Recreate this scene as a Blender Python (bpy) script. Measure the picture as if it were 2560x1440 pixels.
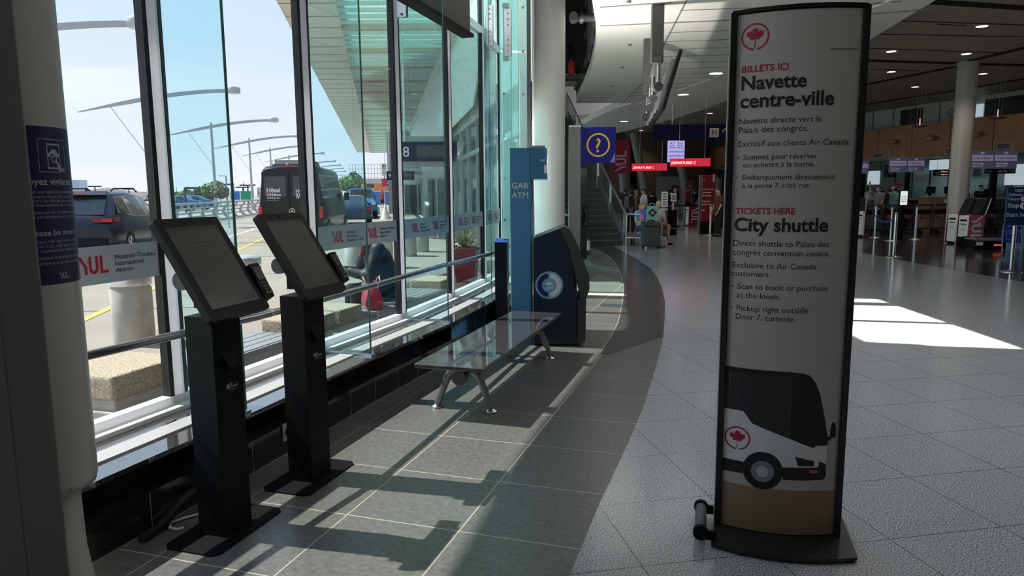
import bpy, math, random
import numpy as np
from mathutils import Vector, Matrix
for o in list(bpy.data.objects): bpy.data.objects.remove(o)
SC = bpy.context.scene; COL = SC.collection
random.seed(7); RNG = np.random.default_rng(7)
PI = math.pi; R = math.radians

# ------------------------------------------------------------------ camera, world, sun, exposure
FPX, EYE = 1760.0, 1.6                                   # focal length in pixels of a 2560 wide frame, eye height
CM = np.array([[0.99997237, 0.00743328, 0.0], [-0.00101408, 0.13642008, -0.99065056], [-0.00736379, 0.99062319, 0.1364239]])
cam = bpy.data.cameras.new('camera'); camo = bpy.data.objects.new('camera', cam); COL.objects.link(camo)
cam.sensor_width = 36.0; cam.lens = 36.0 * FPX / 2560.0; cam.clip_start = 0.05; cam.clip_end = 2000
camo.matrix_world = Matrix([[*CM[0], 0], [*CM[1], 0], [*CM[2], EYE], [0, 0, 0, 1]])
SC.camera = camo

w = bpy.data.worlds.new('hazy_sky'); SC.world = w; w.use_nodes = True
nt = w.node_tree; nt.nodes.clear()
out = nt.nodes.new('ShaderNodeOutputWorld'); bg = nt.nodes.new('ShaderNodeBackground'); bg.inputs['Strength'].default_value = 3.6
tc = nt.nodes.new('ShaderNodeTexCoord'); sx = nt.nodes.new('ShaderNodeSeparateXYZ'); rp = nt.nodes.new('ShaderNodeValToRGB')
nt.links.new(tc.outputs['Generated'], sx.inputs[0]); nt.links.new(sx.outputs['Z'], rp.inputs['Fac'])
e = rp.color_ramp.elements
e[0].position = 0.0; e[0].color = (0.83, 0.84, 0.93, 1); e[1].position = 0.75; e[1].color = (0.30, 0.52, 0.86, 1)
a = e.new(0.09); a.color = (0.80, 0.84, 0.95, 1); a = e.new(0.27); a.color = (0.60, 0.76, 0.95, 1)
mp = nt.nodes.new('ShaderNodeMapping'); mp.inputs['Scale'].default_value = (1, 1, 7)
nz = nt.nodes.new('ShaderNodeTexNoise'); nz.inputs['Scale'].default_value = 2.6; nz.inputs['Detail'].default_value = 5
cr = nt.nodes.new('ShaderNodeValToRGB'); cr.color_ramp.elements[0].position = 0.5; cr.color_ramp.elements[1].position = 0.78
mx = nt.nodes.new('ShaderNodeMix'); mx.data_type = 'RGBA'; mx.inputs['B'].default_value = (0.95, 0.94, 0.98, 1)
nt.links.new(tc.outputs['Generated'], mp.inputs[0]); nt.links.new(mp.outputs[0], nz.inputs['Vector']); nt.links.new(nz.outputs[0], cr.inputs[0])
nt.links.new(cr.outputs[0], mx.inputs['Factor']); nt.links.new(rp.outputs[0], mx.inputs['A']); nt.links.new(mx.outputs['Result'], bg.inputs['Color'])
nt.links.new(bg.outputs[0], out.inputs[0])

sun = bpy.data.lights.new('sun', 'SUN'); sun.energy = 21.0; sun.angle = R(0.53); sun.color = (1.0, 0.94, 0.85)
suno = bpy.data.objects.new('sun', sun); COL.objects.link(suno); suno.location = (-20, 5, 30)
suno.rotation_euler = Vector((0.975, -0.22, -1.22)).to_track_quat('-Z', 'Y').to_euler()

FILL, DOWN = 120.0, 110.0                                  # lamp powers: added fill lamps, downlights
SC.view_settings.view_transform = 'Standard'; SC.view_settings.look = 'None'
SC.view_settings.gamma = 1.0; SC.view_settings.use_curve_mapping = False; SC.view_settings.exposure = 0.65

# ------------------------------------------------------------------ helpers
def ray(px, py): return CM @ np.array([(px - 1280) / FPX, (720 - py) / FPX, -1.0])
def G(px, py, z=0.0):                                    # where the sight line of a photo point meets the level z
    v = ray(px, py); t = (z - EYE) / v[2]; return Vector((t * v[0], t * v[1], z))
def Yd(px, py, y):                                       # ... and the plane at distance y
    v = ray(px, py); t = y / v[1]; return Vector((t * v[0], y, EYE + t * v[2]))

class MB:
    def __init__(s): s.v = []; s.f = []; s.m = []; s.s = []
    def add(s, vs, fs, m=0, sm=False):
        b = len(s.v); s.v += [tuple(map(float, q)) for q in vs]
        for f in fs: s.f.append([i + b for i in f]); s.m.append(m); s.s.append(sm)
        return s
    def box(s, c, d, rz=0, m=0, rx=0, ry=0):
        M = Matrix.Rotation(rz, 3, 'Z') @ Matrix.Rotation(ry, 3, 'Y') @ Matrix.Rotation(rx, 3, 'X'); c = Vector(c)
        vs = [c + M @ Vector((i * d[0] / 2, j * d[1] / 2, k * d[2] / 2)) for i in (-1, 1) for j in (-1, 1) for k in (-1, 1)]
        return s.add(vs, [(0, 1, 3, 2), (4, 6, 7, 5), (0, 4, 5, 1), (2, 3, 7, 6), (0, 2, 6, 4), (1, 5, 7, 3)], m)
    def prism(s, poly, vec, m=0, sm=False):              # a 3D polygon pushed along vec
        n = len(poly); vec = Vector(vec); A = [Vector(p) for p in poly]; B = [p + vec for p in A]
        s.add(A + B, [list(range(n))[::-1], list(range(n, 2 * n))], m)
        return s.add(A + B, [(i, (i + 1) % n, n + (i + 1) % n, n + i) for i in range(n)], m, sm)
    def slab(s, poly, z0, z1, m=0): return s.prism([(p[0], p[1], z0) for p in poly], (0, 0, z1 - z0), m)
    def quad(s, a, b, c, d, m=0): return s.add([a, b, c, d], [(0, 1, 2, 3)], m)
    def beam(s, p, q, w, h, m=0, up=(0, 0, 1)):          # a rectangular bar from p to q
        p = Vector(p); q = Vector(q); d = (q - p).normalized(); x = d.cross(Vector(up))
        if x.length < 1e-4: x = d.cross(Vector((0, 1, 0)))
        x.normalize(); y = x.cross(d); x *= w / 2; y *= h / 2
        return s.prism([p - x - y, p + x - y, p + x + y, p - x + y], q - p, m)
    def tube(s, pts, r, n=10, m=0, cap=True):
        pts = [Vector(p) for p in pts]; N = len(pts); rr = r if isinstance(r, (list, tuple)) else [r] * N
        d0 = (pts[1] - pts[0]).normalized(); u = d0.cross(Vector((0, 0, 1)))
        if u.length < 1e-3: u = d0.cross(Vector((0, 1, 0)))
        u.normalize(); vs = []
        for i in range(N):
            d = (pts[min(i + 1, N - 1)] - pts[max(i - 1, 0)]).normalized()
            u = (u - d * u.dot(d)).normalized(); v = d.cross(u)
            vs += [pts[i] + (u * math.cos(2 * PI * k / n) + v * math.sin(2 * PI * k / n)) * rr[i] for k in range(n)]
        fs = [(i * n + k, i * n + (k + 1) % n, (i + 1) * n + (k + 1) % n, (i + 1) * n + k) for i in range(N - 1) for k in range(n)]
        s.add(vs, fs, m, True)
        if cap: s.add(vs[:n] + vs[-n:], [list(range(n))[::-1], list(range(n, 2 * n))], m)
        return s
    def cyl(s, p, q, r, r2=None, n=24, m=0): return s.tube([p, q], [r, r if r2 is None else r2], n, m)
    def lathe(s, prof, c=(0, 0, 0), n=32, m=0, sm=True, cap=True):
        vs = [(c[0] + r * math.cos(2 * PI * k / n), c[1] + r * math.sin(2 * PI * k / n), c[2] + z) for r, z in prof for k in range(n)]
        N = len(prof); fs = [(i * n + k, i * n + (k + 1) % n, (i + 1) * n + (k + 1) % n, (i + 1) * n + k) for i in range(N - 1) for k in range(n)]
        s.add(vs, fs, m, sm)
        if cap: s.add(vs[:n] + vs[-n:], [list(range(n))[::-1], list(range(n, 2 * n))], m)
        return s
    def ball(s, c, r, n=14, m=0, M=None):
        r = (r, r, r) if not isinstance(r, (tuple, list)) else r; vs = []; fs = []; h = n // 2 + 1
        for i in range(h + 1):
            t = PI * i / h
            for k in range(n):
                q = Vector((r[0] * math.sin(t) * math.cos(2 * PI * k / n), r[1] * math.sin(t) * math.sin(2 * PI * k / n), r[2] * math.cos(t)))
                if M is not None: q = M @ q
                vs.append(Vector(c) + q)
        for i in range(h):
            for k in range(n): fs.append((i * n + k, i * n + (k + 1) % n, (i + 1) * n + (k + 1) % n, (i + 1) * n + k))
        return s.add(vs, fs, m, True)
    def loft(s, rings, m=0, sm=True, cap=True, closed=True):
        n = len(rings[0]); vs = [p for r in rings for p in r]; K = n if closed else n - 1
        s.add(vs, [(i * n + k, i * n + (k + 1) % n, (i + 1) * n + (k + 1) % n, (i + 1) * n + k) for i in range(len(rings) - 1) for k in range(K)], m, sm)
        if cap: s.add(list(rings[0]) + list(rings[-1]), [list(range(n))[::-1], list(range(n, 2 * n))], m)
        return s
    def text(s, body, fn, width=None, size=1.0, bold=0.0, shear=0.0, x=0.0, y=0.0, m=0, align='L', maxh=None):
        vs, fs, wd = glyphs(body, bold, shear); k = size if width is None else width / wd
        kh = k if maxh is None else maxh / 0.73
        off = {'L': 0, 'C': -wd * k / 2, 'R': -wd * k}[align]
        return s.add([fn(x + off + a * k, y + b * kh) for a, b in vs], fs, m)
    def build(s, name, mats, parent=None, bevel=0, loc=None, rz=0, seg=2):
        me = bpy.data.meshes.new(name); me.from_pydata(s.v, [], s.f)
        for mt in (mats if isinstance(mats, (list, tuple)) else [mats]): me.materials.append(mt)
        me.polygons.foreach_set('material_index', s.m); me.polygons.foreach_set('use_smooth', s.s); me.update()
        o = bpy.data.objects.new(name, me); COL.objects.link(o)
        if parent is not None: o.parent = parent
        if loc is not None: o.location = loc
        o.rotation_euler.z = rz
        if bevel:
            b = o.modifiers.new('edge', 'BEVEL'); b.width = bevel; b.segments = seg; b.limit_method = 'ANGLE'; b.angle_limit = R(40)
        return o

_gl = {}
def glyphs(body, bold=0.0, shear=0.0):
    key = (body, bold, shear)
    if key in _gl: return _gl[key]
    cu = bpy.data.curves.new('t', 'FONT'); cu.body = body; cu.size = 1.0; cu.offset = bold; cu.shear = shear; cu.resolution_u = 3
    o = bpy.data.objects.new('t', cu); COL.objects.link(o); dg = bpy.context.evaluated_depsgraph_get(); ev = o.evaluated_get(dg); me = ev.to_mesh()
    vs = [(q.co.x, q.co.y) for q in me.vertices]; fs = [list(p.vertices) for p in me.polygons]; ev.to_mesh_clear()
    bpy.data.objects.remove(o); bpy.data.curves.remove(cu)
    x0 = min(q[0] for q in vs); x1 = max(q[0] for q in vs)
    _gl[key] = ([(q[0] - x0, q[1]) for q in vs], fs, x1 - x0); return _gl[key]

def tag(o, label=None, cat=None, group=None, kind=None):
    for k, v in (('label', label), ('category', cat), ('group', group), ('kind', kind)):
        if v: o[k] = v
    return o
def thing(name, label, cat, loc=(0, 0, 0), rz=0, group=None):
    o = bpy.data.objects.new(name, None); COL.objects.link(o); o.location = loc; o.rotation_euler.z = rz; o.empty_display_size = 0.1
    return tag(o, label, cat, group)
def struct(name, mb, mats, **k):
    return tag(mb.build(name, mats, **k), kind='structure')
def dup(root, loc, rz, label, group=None, scale=None):
    def cp(o, par):
        c = o.copy(); COL.objects.link(c); c.parent = par
        for ch in list(o.children): cp(ch, c)
        return c
    r = cp(root, None); r.location = loc; r.rotation_euler.z = rz; r['label'] = label
    if group: r['group'] = group
    if scale: r.scale = (scale,) * 3
    return r
def frame(o, u, v):                                      # maps flat (a, b) to o + a*u + b*v
    o = Vector(o); u = Vector(u); v = Vector(v); return lambda a, b: o + u * a + v * b

# ------------------------------------------------------------------ materials
MT = {}
def mat(name, col, rough=0.5, metal=0.0, spec=0.5, emit=None, es=1.0, noise=None, coat=0, bump=0):
    if name in MT: return MT[name]
    m = bpy.data.materials.new(name); m.use_nodes = True; n = m.node_tree; b = n.nodes['Principled BSDF']
    b.inputs['Base Color'].default_value = (*col, 1); b.inputs['Roughness'].default_value = rough; b.inputs['Metallic'].default_value = metal
    b.inputs['Specular IOR Level'].default_value = spec; b.inputs['Coat Weight'].default_value = coat
    if emit: b.inputs['Emission Color'].default_value = (*emit, 1); b.inputs['Emission Strength'].default_value = es
    if noise:
        sc, amt = noise[:2]
        t = n.nodes.new('ShaderNodeTexCoord'); z = n.nodes.new('ShaderNodeTexNoise'); z.inputs['Scale'].default_value = sc; z.inputs['Detail'].default_value = 6
        r = n.nodes.new('ShaderNodeValToRGB'); r.color_ramp.elements[0].position = 0.3; r.color_ramp.elements[1].position = 0.7
        r.color_ramp.elements[0].color = (*[c * (1 - amt) for c in col], 1); r.color_ramp.elements[1].color = (*[min(1, c * (1 + amt)) for c in col], 1)
        n.links.new(t.outputs['Object'], z.inputs['Vector']); n.links.new(z.outputs[0], r.inputs[0]); n.links.new(r.outputs[0], b.inputs['Base Color'])
        if bump:
            q = n.nodes.new('ShaderNodeBump'); q.inputs['Strength'].default_value = bump; q.inputs['Distance'].default_value = 0.02
            n.links.new(z.outputs[0], q.inputs['Height']); n.links.new(q.outputs[0], b.inputs['Normal'])
    MT[name] = m; return m
def glass(name, tint, rough=0.0, ior=1.5, body=None, fac=0.0, trans=False):
    m = bpy.data.materials.new(name); m.use_nodes = True; n = m.node_tree; n.nodes.clear()
    o = n.nodes.new('ShaderNodeOutputMaterial'); t = n.nodes.new('ShaderNodeBsdfTransparent'); g = n.nodes.new('ShaderNodeBsdfGlossy')
    t.inputs[0].default_value = (*tint, 1); g.inputs['Roughness'].default_value = rough
    f = n.nodes.new('ShaderNodeFresnel'); gm = n.nodes.new('ShaderNodeNewGeometry'); io = n.nodes.new('ShaderNodeMix')
    io.inputs['A'].default_value = ior; io.inputs['B'].default_value = 1 / ior
    n.links.new(gm.outputs['Backfacing'], io.inputs['Factor']); n.links.new(io.outputs['Result'], f.inputs['IOR']); x = n.nodes.new('ShaderNodeMixShader'); src = t
    if body:
        d = n.nodes.new('ShaderNodeBsdfTranslucent' if trans else 'ShaderNodeBsdfDiffuse'); d.inputs[0].default_value = (*body, 1); y = n.nodes.new('ShaderNodeMixShader'); y.inputs[0].default_value = fac
        n.links.new(t.outputs[0], y.inputs[1]); n.links.new(d.outputs[0], y.inputs[2]); src = y
    n.links.new(f.outputs[0], x.inputs[0]); n.links.new(src.outputs[0], x.inputs[1]); n.links.new(g.outputs[0], x.inputs[2]); n.links.new(x.outputs[0], o.inputs[0])
    MT[name] = m; return m
def tiled(name, org, ang, size, cols, grout, gw, rough, nscale, spec=0.5, ramp=(0.3, 0.7), big=0.0):
    m = bpy.data.materials.new(name); m.use_nodes = True; n = m.node_tree; b = n.nodes['Principled BSDF']
    t = n.nodes.new('ShaderNodeTexCoord'); mp = n.nodes.new('ShaderNodeMapping'); mp.vector_type = 'TEXTURE'
    mp.inputs['Location'].default_value = (*org, 0); mp.inputs['Rotation'].default_value = (0, 0, ang)
    n.links.new(t.outputs['Object'], mp.inputs[0])
    br = n.nodes.new('ShaderNodeTexBrick'); br.offset = 0; br.squash = 1; br.inputs['Scale'].default_value = 1; br.inputs['Brick Width'].default_value = size; br.inputs['Row Height'].default_value = size
    br.inputs['Mortar Size'].default_value = gw; br.inputs['Mortar Smooth'].default_value = 0.1; br.inputs['Mortar'].default_value = (*grout, 1)
    n.links.new(mp.outputs[0], br.inputs['Vector'])
    z = n.nodes.new('ShaderNodeTexNoise'); z.inputs['Scale'].default_value = nscale; z.inputs['Detail'].default_value = 8; z.inputs['Roughness'].default_value = 0.7
    n.links.new(mp.outputs[0], z.inputs['Vector'])
    r = n.nodes.new('ShaderNodeValToRGB'); r.color_ramp.elements[0].position = ramp[0]; r.color_ramp.elements[1].position = ramp[1]
    r.color_ramp.elements[0].color = (*cols[0], 1); r.color_ramp.elements[1].color = (*cols[1], 1); n.links.new(z.outputs[0], r.inputs[0])
    n.links.new(r.outputs[0], br.inputs['Color1']); n.links.new(r.outputs[0], br.inputs['Color2']); n.links.new(br.outputs['Color'], b.inputs['Base Color'])
    b.inputs['Roughness'].default_value = rough; b.inputs['Specular IOR Level'].default_value = spec
    MT[name] = m; return m

WHITE = mat('white_paint', (0.86, 0.86, 0.86), 0.35); OFFW = mat('soffit_white', (0.86, 0.84, 0.80), 0.6); BLACK = mat('black_gasket', (0.008, 0.008, 0.009), 0.4)
BLKM = mat('black_metal', (0.006, 0.0065, 0.008), 0.55, 0, 0.12, noise=(30, 0.3)); BLKP = mat('black_plastic', (0.010, 0.010, 0.011), 0.5, 0, 0.15)
STEEL = mat('brushed_steel', (0.62, 0.62, 0.62), 0.28, 1.0); ALU = mat('aluminium', (0.75, 0.76, 0.78), 0.35, 0.85); DSTEEL = mat('grey_steel', (0.25, 0.25, 0.26), 0.4, 0.6)
GREYP = mat('grey_panel', (0.17, 0.17, 0.175), 0.5); NAVY = mat('sign_navy', (0.010, 0.012, 0.065), 0.5, 0, 0.2); BLUES = mat('sign_blue', (0.010, 0.013, 0.20), 0.5, 0, 0.2)
REDS = mat('sign_red', (0.42, 0.012, 0.03), 0.4); YELS = mat('sign_yellow', (0.85, 0.48, 0.02), 0.4); PRINTK = mat('print_black', (0.012, 0.012, 0.014), 0.5)
PRINTW = mat('print_white', (0.82, 0.82, 0.82), 0.5); PRINTR = mat('print_red', (0.50, 0.015, 0.04), 0.45); DKGREY = mat('charcoal', (0.05, 0.05, 0.055), 0.5)
PANE = glass('window_glass', (0.435, 0.445, 0.448), ior=1.25); CLEAR = glass('clear_glass', (0.88, 0.89, 0.88), ior=1.3); FIN = glass('fin_glass', (0.82, 0.95, 0.962), ior=1.27); RAILG = glass('railing_glass', (0.85, 0.93, 0.9), ior=1.4)
TEAL = glass('teal_glass', (0.72, 0.90, 0.88), ior=1.5, body=(0.62, 0.82, 0.79), fac=0.55); CANG = glass('canopy_glass', (0.55, 0.85, 0.8), ior=1.4, body=(0.50, 0.78, 0.72), fac=0.6, trans=True)
CARG = mat('car_glass', (0.02, 0.024, 0.03), 0.05, 0.0, 0.8); RUB = mat('rubber', (0.012, 0.012, 0.012), 0.7); CHROME = mat('chrome', (0.8, 0.8, 0.8), 0.1, 1.0)
CONC = mat('concrete', (0.52, 0.49, 0.43), 0.85, noise=(9, 0.16), bump=0.25); CONCP = mat('pebble_concrete', (0.50, 0.43, 0.32), 0.9, noise=(60, 0.4), bump=0.6)
SKIN = mat('skin', (0.55, 0.34, 0.25), 0.5); HAIRD = mat('dark_hair', (0.025, 0.018, 0.014), 0.5, noise=(40, 0.3)); HAIRB = mat('blonde_hair', (0.30, 0.19, 0.09), 0.5, noise=(40, 0.4))
def cloth(name, c): return mat('cloth_' + name, c, 0.85, noise=(12, 0.15))

# ------------------------------------------------------------------ the setting: floors
TILE = tiled('dark_slate_tile', (-0.47, 4.48), R(-17.6), 0.6, ((0.080, 0.083, 0.082), (0.195, 0.19, 0.178)), (0.55, 0.50, 0.38), 0.003, 0.3, 34, 0.5)
GRAN = tiled('speckled_granite', (0.55, 2.83), R(10.6), 0.6, ((0.085, 0.09, 0.10), (0.82, 0.83, 0.86)), (0.04, 0.04, 0.045), 0.0022, 0.16, 150, 0.5, (0.42, 0.60))
RINGM = mat('polished_black_stone', (0.065, 0.064, 0.062), 0.2, noise=(120, 0.25)); DARKF = mat('dark_polished_floor', (0.055, 0.05, 0.05), 0.12, noise=(90, 0.3))
PAVE = mat('pavement_concrete', (0.335, 0.30, 0.255), 0.9, noise=(0.7, 0.09)); ROADY = mat('road_yellow', (0.72, 0.47, 0.10), 0.8); ROADW = mat('road_white', (0.78, 0.78, 0.78), 0.8)
EDGE = [(-1.2, -4), (-0.5, -1), (-0.12, 1), (0.06, 2.0), (0.23, 2.76), (0.44, 3.44), (0.66, 4.1), (0.91, 4.86), (1.15, 5.7), (1.38, 6.53), (1.66, 7.6), (1.89, 8.6), (2.2, 10.0), (2.47, 11.48), (2.70, 13.0), (2.86, 14.5), (2.93, 16.5), (2.93, 19), (2.9, 20.7)]
INNER = [(0.86, 6.8), (1.1, 7.66), (1.28, 8.4), (1.44, 9.21), (1.66, 10.4), (1.84, 11.52), (2.0, 12.6), (2.14, 13.82), (2.28, 15.4), (2.37, 17.26), (2.30, 19.18), (2.1, 20.7)]
MU = [(-5.4, -3.8), (-4.8, -2.5), (-4.2, -1.2), (-3.6, 0.1), (-3.0, 1.4), (-2.46, 2.70), (-1.99, 4.04), (-1.55, 5.42), (-1.08, 6.77), (-0.71, 8.12), (-0.38, 9.5), (-0.18, 10.85)]
MUV = [Vector((*p, 0)) for p in MU]
def tang(i):
    a = MUV[max(i - 1, 0)]; b = MUV[min(i + 1, len(MUV) - 1)]; return (b - a).normalized()
def inw(i): t = tang(i); return Vector((t.y, -t.x, 0))
def off(d, i0=0, i1=None): return [MUV[i] + inw(i) * d for i in range(i0, len(MUV) if i1 is None else i1)]
m = MB().slab([(-9, -10), (26, -10), (26, 58), (2, 58), (-6, 56), (-0.9, 17), (-0.1, 11.2)] + [(p.x, p.y) for p in off(0.1)[::-1]], -0.15, 0.0); struct('floor', m, GRAN)
m = MB().slab([(p.x, p.y) for p in off(0.3)] + [(0.3, 11.0), (-0.7, 17.5), (-1.0, 20.7)] + EDGE[::-1], 0.0, 0.0015); struct('floor_tile_border', m, TILE)
m = MB().slab(INNER + [p for p in EDGE[::-1] if p[1] > 7.0] + [(0.95, 6.75)], 0.0005, 0.003); struct('floor_ring', m, RINGM)
m = MB()
for a, b in zip(INNER[:-1], INNER[1:]): m.beam((*a, .0022), (*b, .0022), .006, .004)
struct('floor_ring_joint', m, mat('joint_cream', (.5, .46, .36), .6))
m = MB().slab([(8.8, 4), (26, 4), (26, 58), (8.8, 58), (8.8, 17.8), (8.7, 14.5)], 0.0, 0.0015); struct('floor_dark_bay', m, DARKF)
m = MB().slab([(-300, -60), (-5.6, -60), (-5.4, -3.8)] + [(p.x, p.y) for p in off(0.0)] + [(-0.1, 11.2), (-0.9, 17), (-8, 58), (-60, 400), (-300, 400)], -0.4, -0.003); struct('pavement', m, PAVE)
DV = Vector((-0.2, 0.98, 0)).normalized(); DN = Vector((DV.y, -DV.x, 0))          # the road's direction and its right
def strip(a, L, wd, z=0.004, m_=0, mb=None):
    a = Vector(a); mb = mb or MB(); b = a + DV * L; n = DN * wd / 2
    return mb.prism([(*(a - n).xy, z - 0.006), (*(a + n).xy, z - 0.006), (*(b + n).xy, z - 0.006), (*(b - n).xy, z - 0.006)], (0, 0, 0.006), m_)
m = strip((-4.2, 2.5, 0), 90, 0.12); struct('road_line', m, ROADY)
m = strip((-5.9, 4, 0), 150, 0.12); strip((-9.3, -2, 0), 150, 0.1, mb=m); strip((-13.2, 2, 0), 150, 0.1, mb=m); struct('road_line', m, ROADW)
m = MB()
for k in range(9):
    a = Vector((-3.0 - 0.2 * 4 * k, 6 + 4 * k, 0)); m.prism([(*(a).xy, -0.002), (*(a + DV * 0.025).xy, -0.002), (*(a + DV * 0.025 - DN * 9).xy, -0.002), (*(a - DN * 9).xy, -0.002)], (0, 0, 0.004))
struct('pavement_joint', m, mat('joint_dark', (0.16, 0.14, 0.12), 0.9))

# ------------------------------------------------------------------ curved glass front: sill, base, frames, panes, fins
STONE = mat('polished_sill_stone', (0.05, 0.047, 0.047), 0.06, 0.0, 1.0, noise=(70, 0.7), coat=1.0); SILLB = mat('black_wall_tile', (0.018, 0.018, 0.02), 0.12, 0, 0.6)
m = MB()
for i in range(len(MU) - 1):
    a, b = MUV[i] + inw(i) * 0.03, MUV[i + 1] + inw(i + 1) * 0.03; c, d = MUV[i + 1] + inw(i + 1) * 0.53, MUV[i] + inw(i) * 0.53
    m.slab([a.xy, b.xy, c.xy, d.xy], 0.335, 0.36)
    q = 0.20; a, b = MUV[i] + inw(i) * 0.03, MUV[i + 1] + inw(i + 1) * 0.03; c, d = MUV[i + 1] + inw(i + 1) * 0.11, MUV[i] + inw(i) * 0.11
    m.slab([a.xy, b.xy, c.xy, d.xy], 0.36, 0.385, 1)
struct('trim_sill', m, [STONE, WHITE])
m = MB()
for i in range(3, len(MU) - 1):
    ln = (MUV[i + 1] - MUV[i]).length
    for k in range(11):
        q = 0.255 + k * 0.011; a = MUV[i] + inw(i) * q; b = MUV[i + 1] + inw(i + 1) * q; t = (b - a).normalized(); a = a + t * 0.04; b = b - t * 0.04
        m.beam((a.x, a.y, 0.364), (b.x, b.y, 0.364), 0.0075, 0.012)
tag(m.build('sill_grille', mat('grille_metal', (0.72, 0.71, 0.70), 0.4, 0.3)), kind='structure')
m = MB(); L = off(0.52); U = off(0.36)
for i in range(len(MU) - 1):
    a, b = MUV[i] - inw(i) * 0.05, MUV[i + 1] - inw(i + 1) * 0.05
    if i >= 8: m.slab([a.xy, b.xy, L[i + 1].xy, L[i].xy], 0, 0.335)
    else:
        m.slab([a.xy, b.xy, L[i + 1].xy, L[i].xy], 0, 0.19); m.slab([a.xy, b.xy, U[i + 1].xy, U[i].xy], 0.19, 0.335)
    n = 4
    for k in range(n):                                   # pale joints between the tiles
        t = k / n; p = L[i].lerp(L[i + 1], t); nn = inw(i).lerp(inw(i + 1), t)
        m.box((p.x + nn.x * 0.0, p.y, 0.095 if i < 8 else 0.165), (0.004, 0.004, 0.18 if i < 8 else 0.32), 0, 1)
    m.beam((*L[i].xy, 0.003), (*L[i + 1].xy, 0.003), 0.006, 0.006, 1)
struct('baseboard_window', m, [SILLB, mat('pale_joint', (0.25, 0.24, 0.22), 0.7)])

TOP = 9.0
FROST = mat('frosted_white_strip', (0.86, 0.86, 0.88), 0.4); n_ = FROST.node_tree; tr_ = n_.nodes.new('ShaderNodeBsdfTranslucent'); tr_.inputs[0].default_value = (.84, .85, .88, 1)
ms_ = n_.nodes.new('ShaderNodeMixShader'); ms_.inputs[0].default_value = .22; ou_ = [q for q in n_.nodes if q.type == 'OUTPUT_MATERIAL'][0]
n_.links.new(n_.nodes['Principled BSDF'].outputs[0], ms_.inputs[1]); n_.links.new(tr_.outputs[0], ms_.inputs[2]); n_.links.new(ms_.outputs[0], ou_.inputs[0])
for i in range(len(MU)):                                 # frames: white face between two black gaskets
    t = tang(i); ang = math.atan2(t.y, t.x); p = MUV[i]
    m = MB(); m.box((*p.xy, 0.36 + (TOP - 0.36) / 2), (0.074, 0.058, TOP - 0.36), ang)
    for s in (-1, 1): m.box((*(p + t * s * 0.053).xy, 0.36 + (TOP - 0.36) / 2), (0.030, 0.054, TOP - 0.36), ang, 1)
    if i < len(MU) - 1:
        q = MUV[i + 1]; m.beam((p.x, p.y, 3.66), (q.x, q.y, 3.66), 0.09, 0.07); m.beam((p.x, p.y, 0.40), (q.x, q.y, 0.40), 0.07, 0.06)
    struct('trim_%d' % (i + 1), m, [FROST, BLACK])
BAND = mat('window_band_film', (0.50, 0.53, 0.57), 0.5)
def yul_logo(m, fn, h, mi=0, mj=1):
    """the slanted Y with its folded arm, the U and the L; h = letter height, origin at the lower left"""
    k = h
    m.add([fn(a * k, b * k) for a, b in [(-0.12, 1.0), (0.06, 1.0), (0.42, 0.42), (0.42, 0.0), (0.25, 0.0), (0.25, 0.40)]], [(0, 1, 2, 5), (5, 2, 3, 4)], mi)
    m.add([fn(a * k, b * k) for a, b in [(0.36, 0.60), (0.47, 0.86), (0.60, 0.86), (0.48, 0.60)]], [(0, 3, 2, 1)], mj)
    u = [(0.54, 0.98), (0.54, 0.30)] + [(0.83 - 0.29 * math.cos(t), 0.30 - 0.30 * math.sin(t)) for t in np.linspace(0.2, PI - 0.2, 9)] + [(1.12, 0.30), (1.12, 0.98)]
    v = [(0.70, 0.98), (0.70, 0.32)] + [(0.83 - 0.13 * math.cos(t), 0.32 - 0.16 * math.sin(t)) for t in np.linspace(0.2, PI - 0.2, 9)] + [(0.96, 0.32), (0.96, 0.98)]
    n = len(u); m.add([fn(a * k, b * k) for a, b in u + v], [(i, i + 1, n + i + 1, n + i) for i in range(n - 1)], mi)
    m.add([fn(a * k, b * k) for a, b in [(1.24, 1.0), (1.40, 1.0), (1.40, 0.16), (1.76, 0.16), (1.76, 0.0), (1.24, 0.0)]], [(0, 1, 2, 5), (2, 3, 4, 5)], mi)
PINK = mat('print_pink', (0.55, 0.28, 0.32), 0.5)
FR = ('Aéroport', 'International', 'Montréal-Trudeau'); EN = ('Montréal-Trudeau', 'International', 'Airport')
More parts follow.
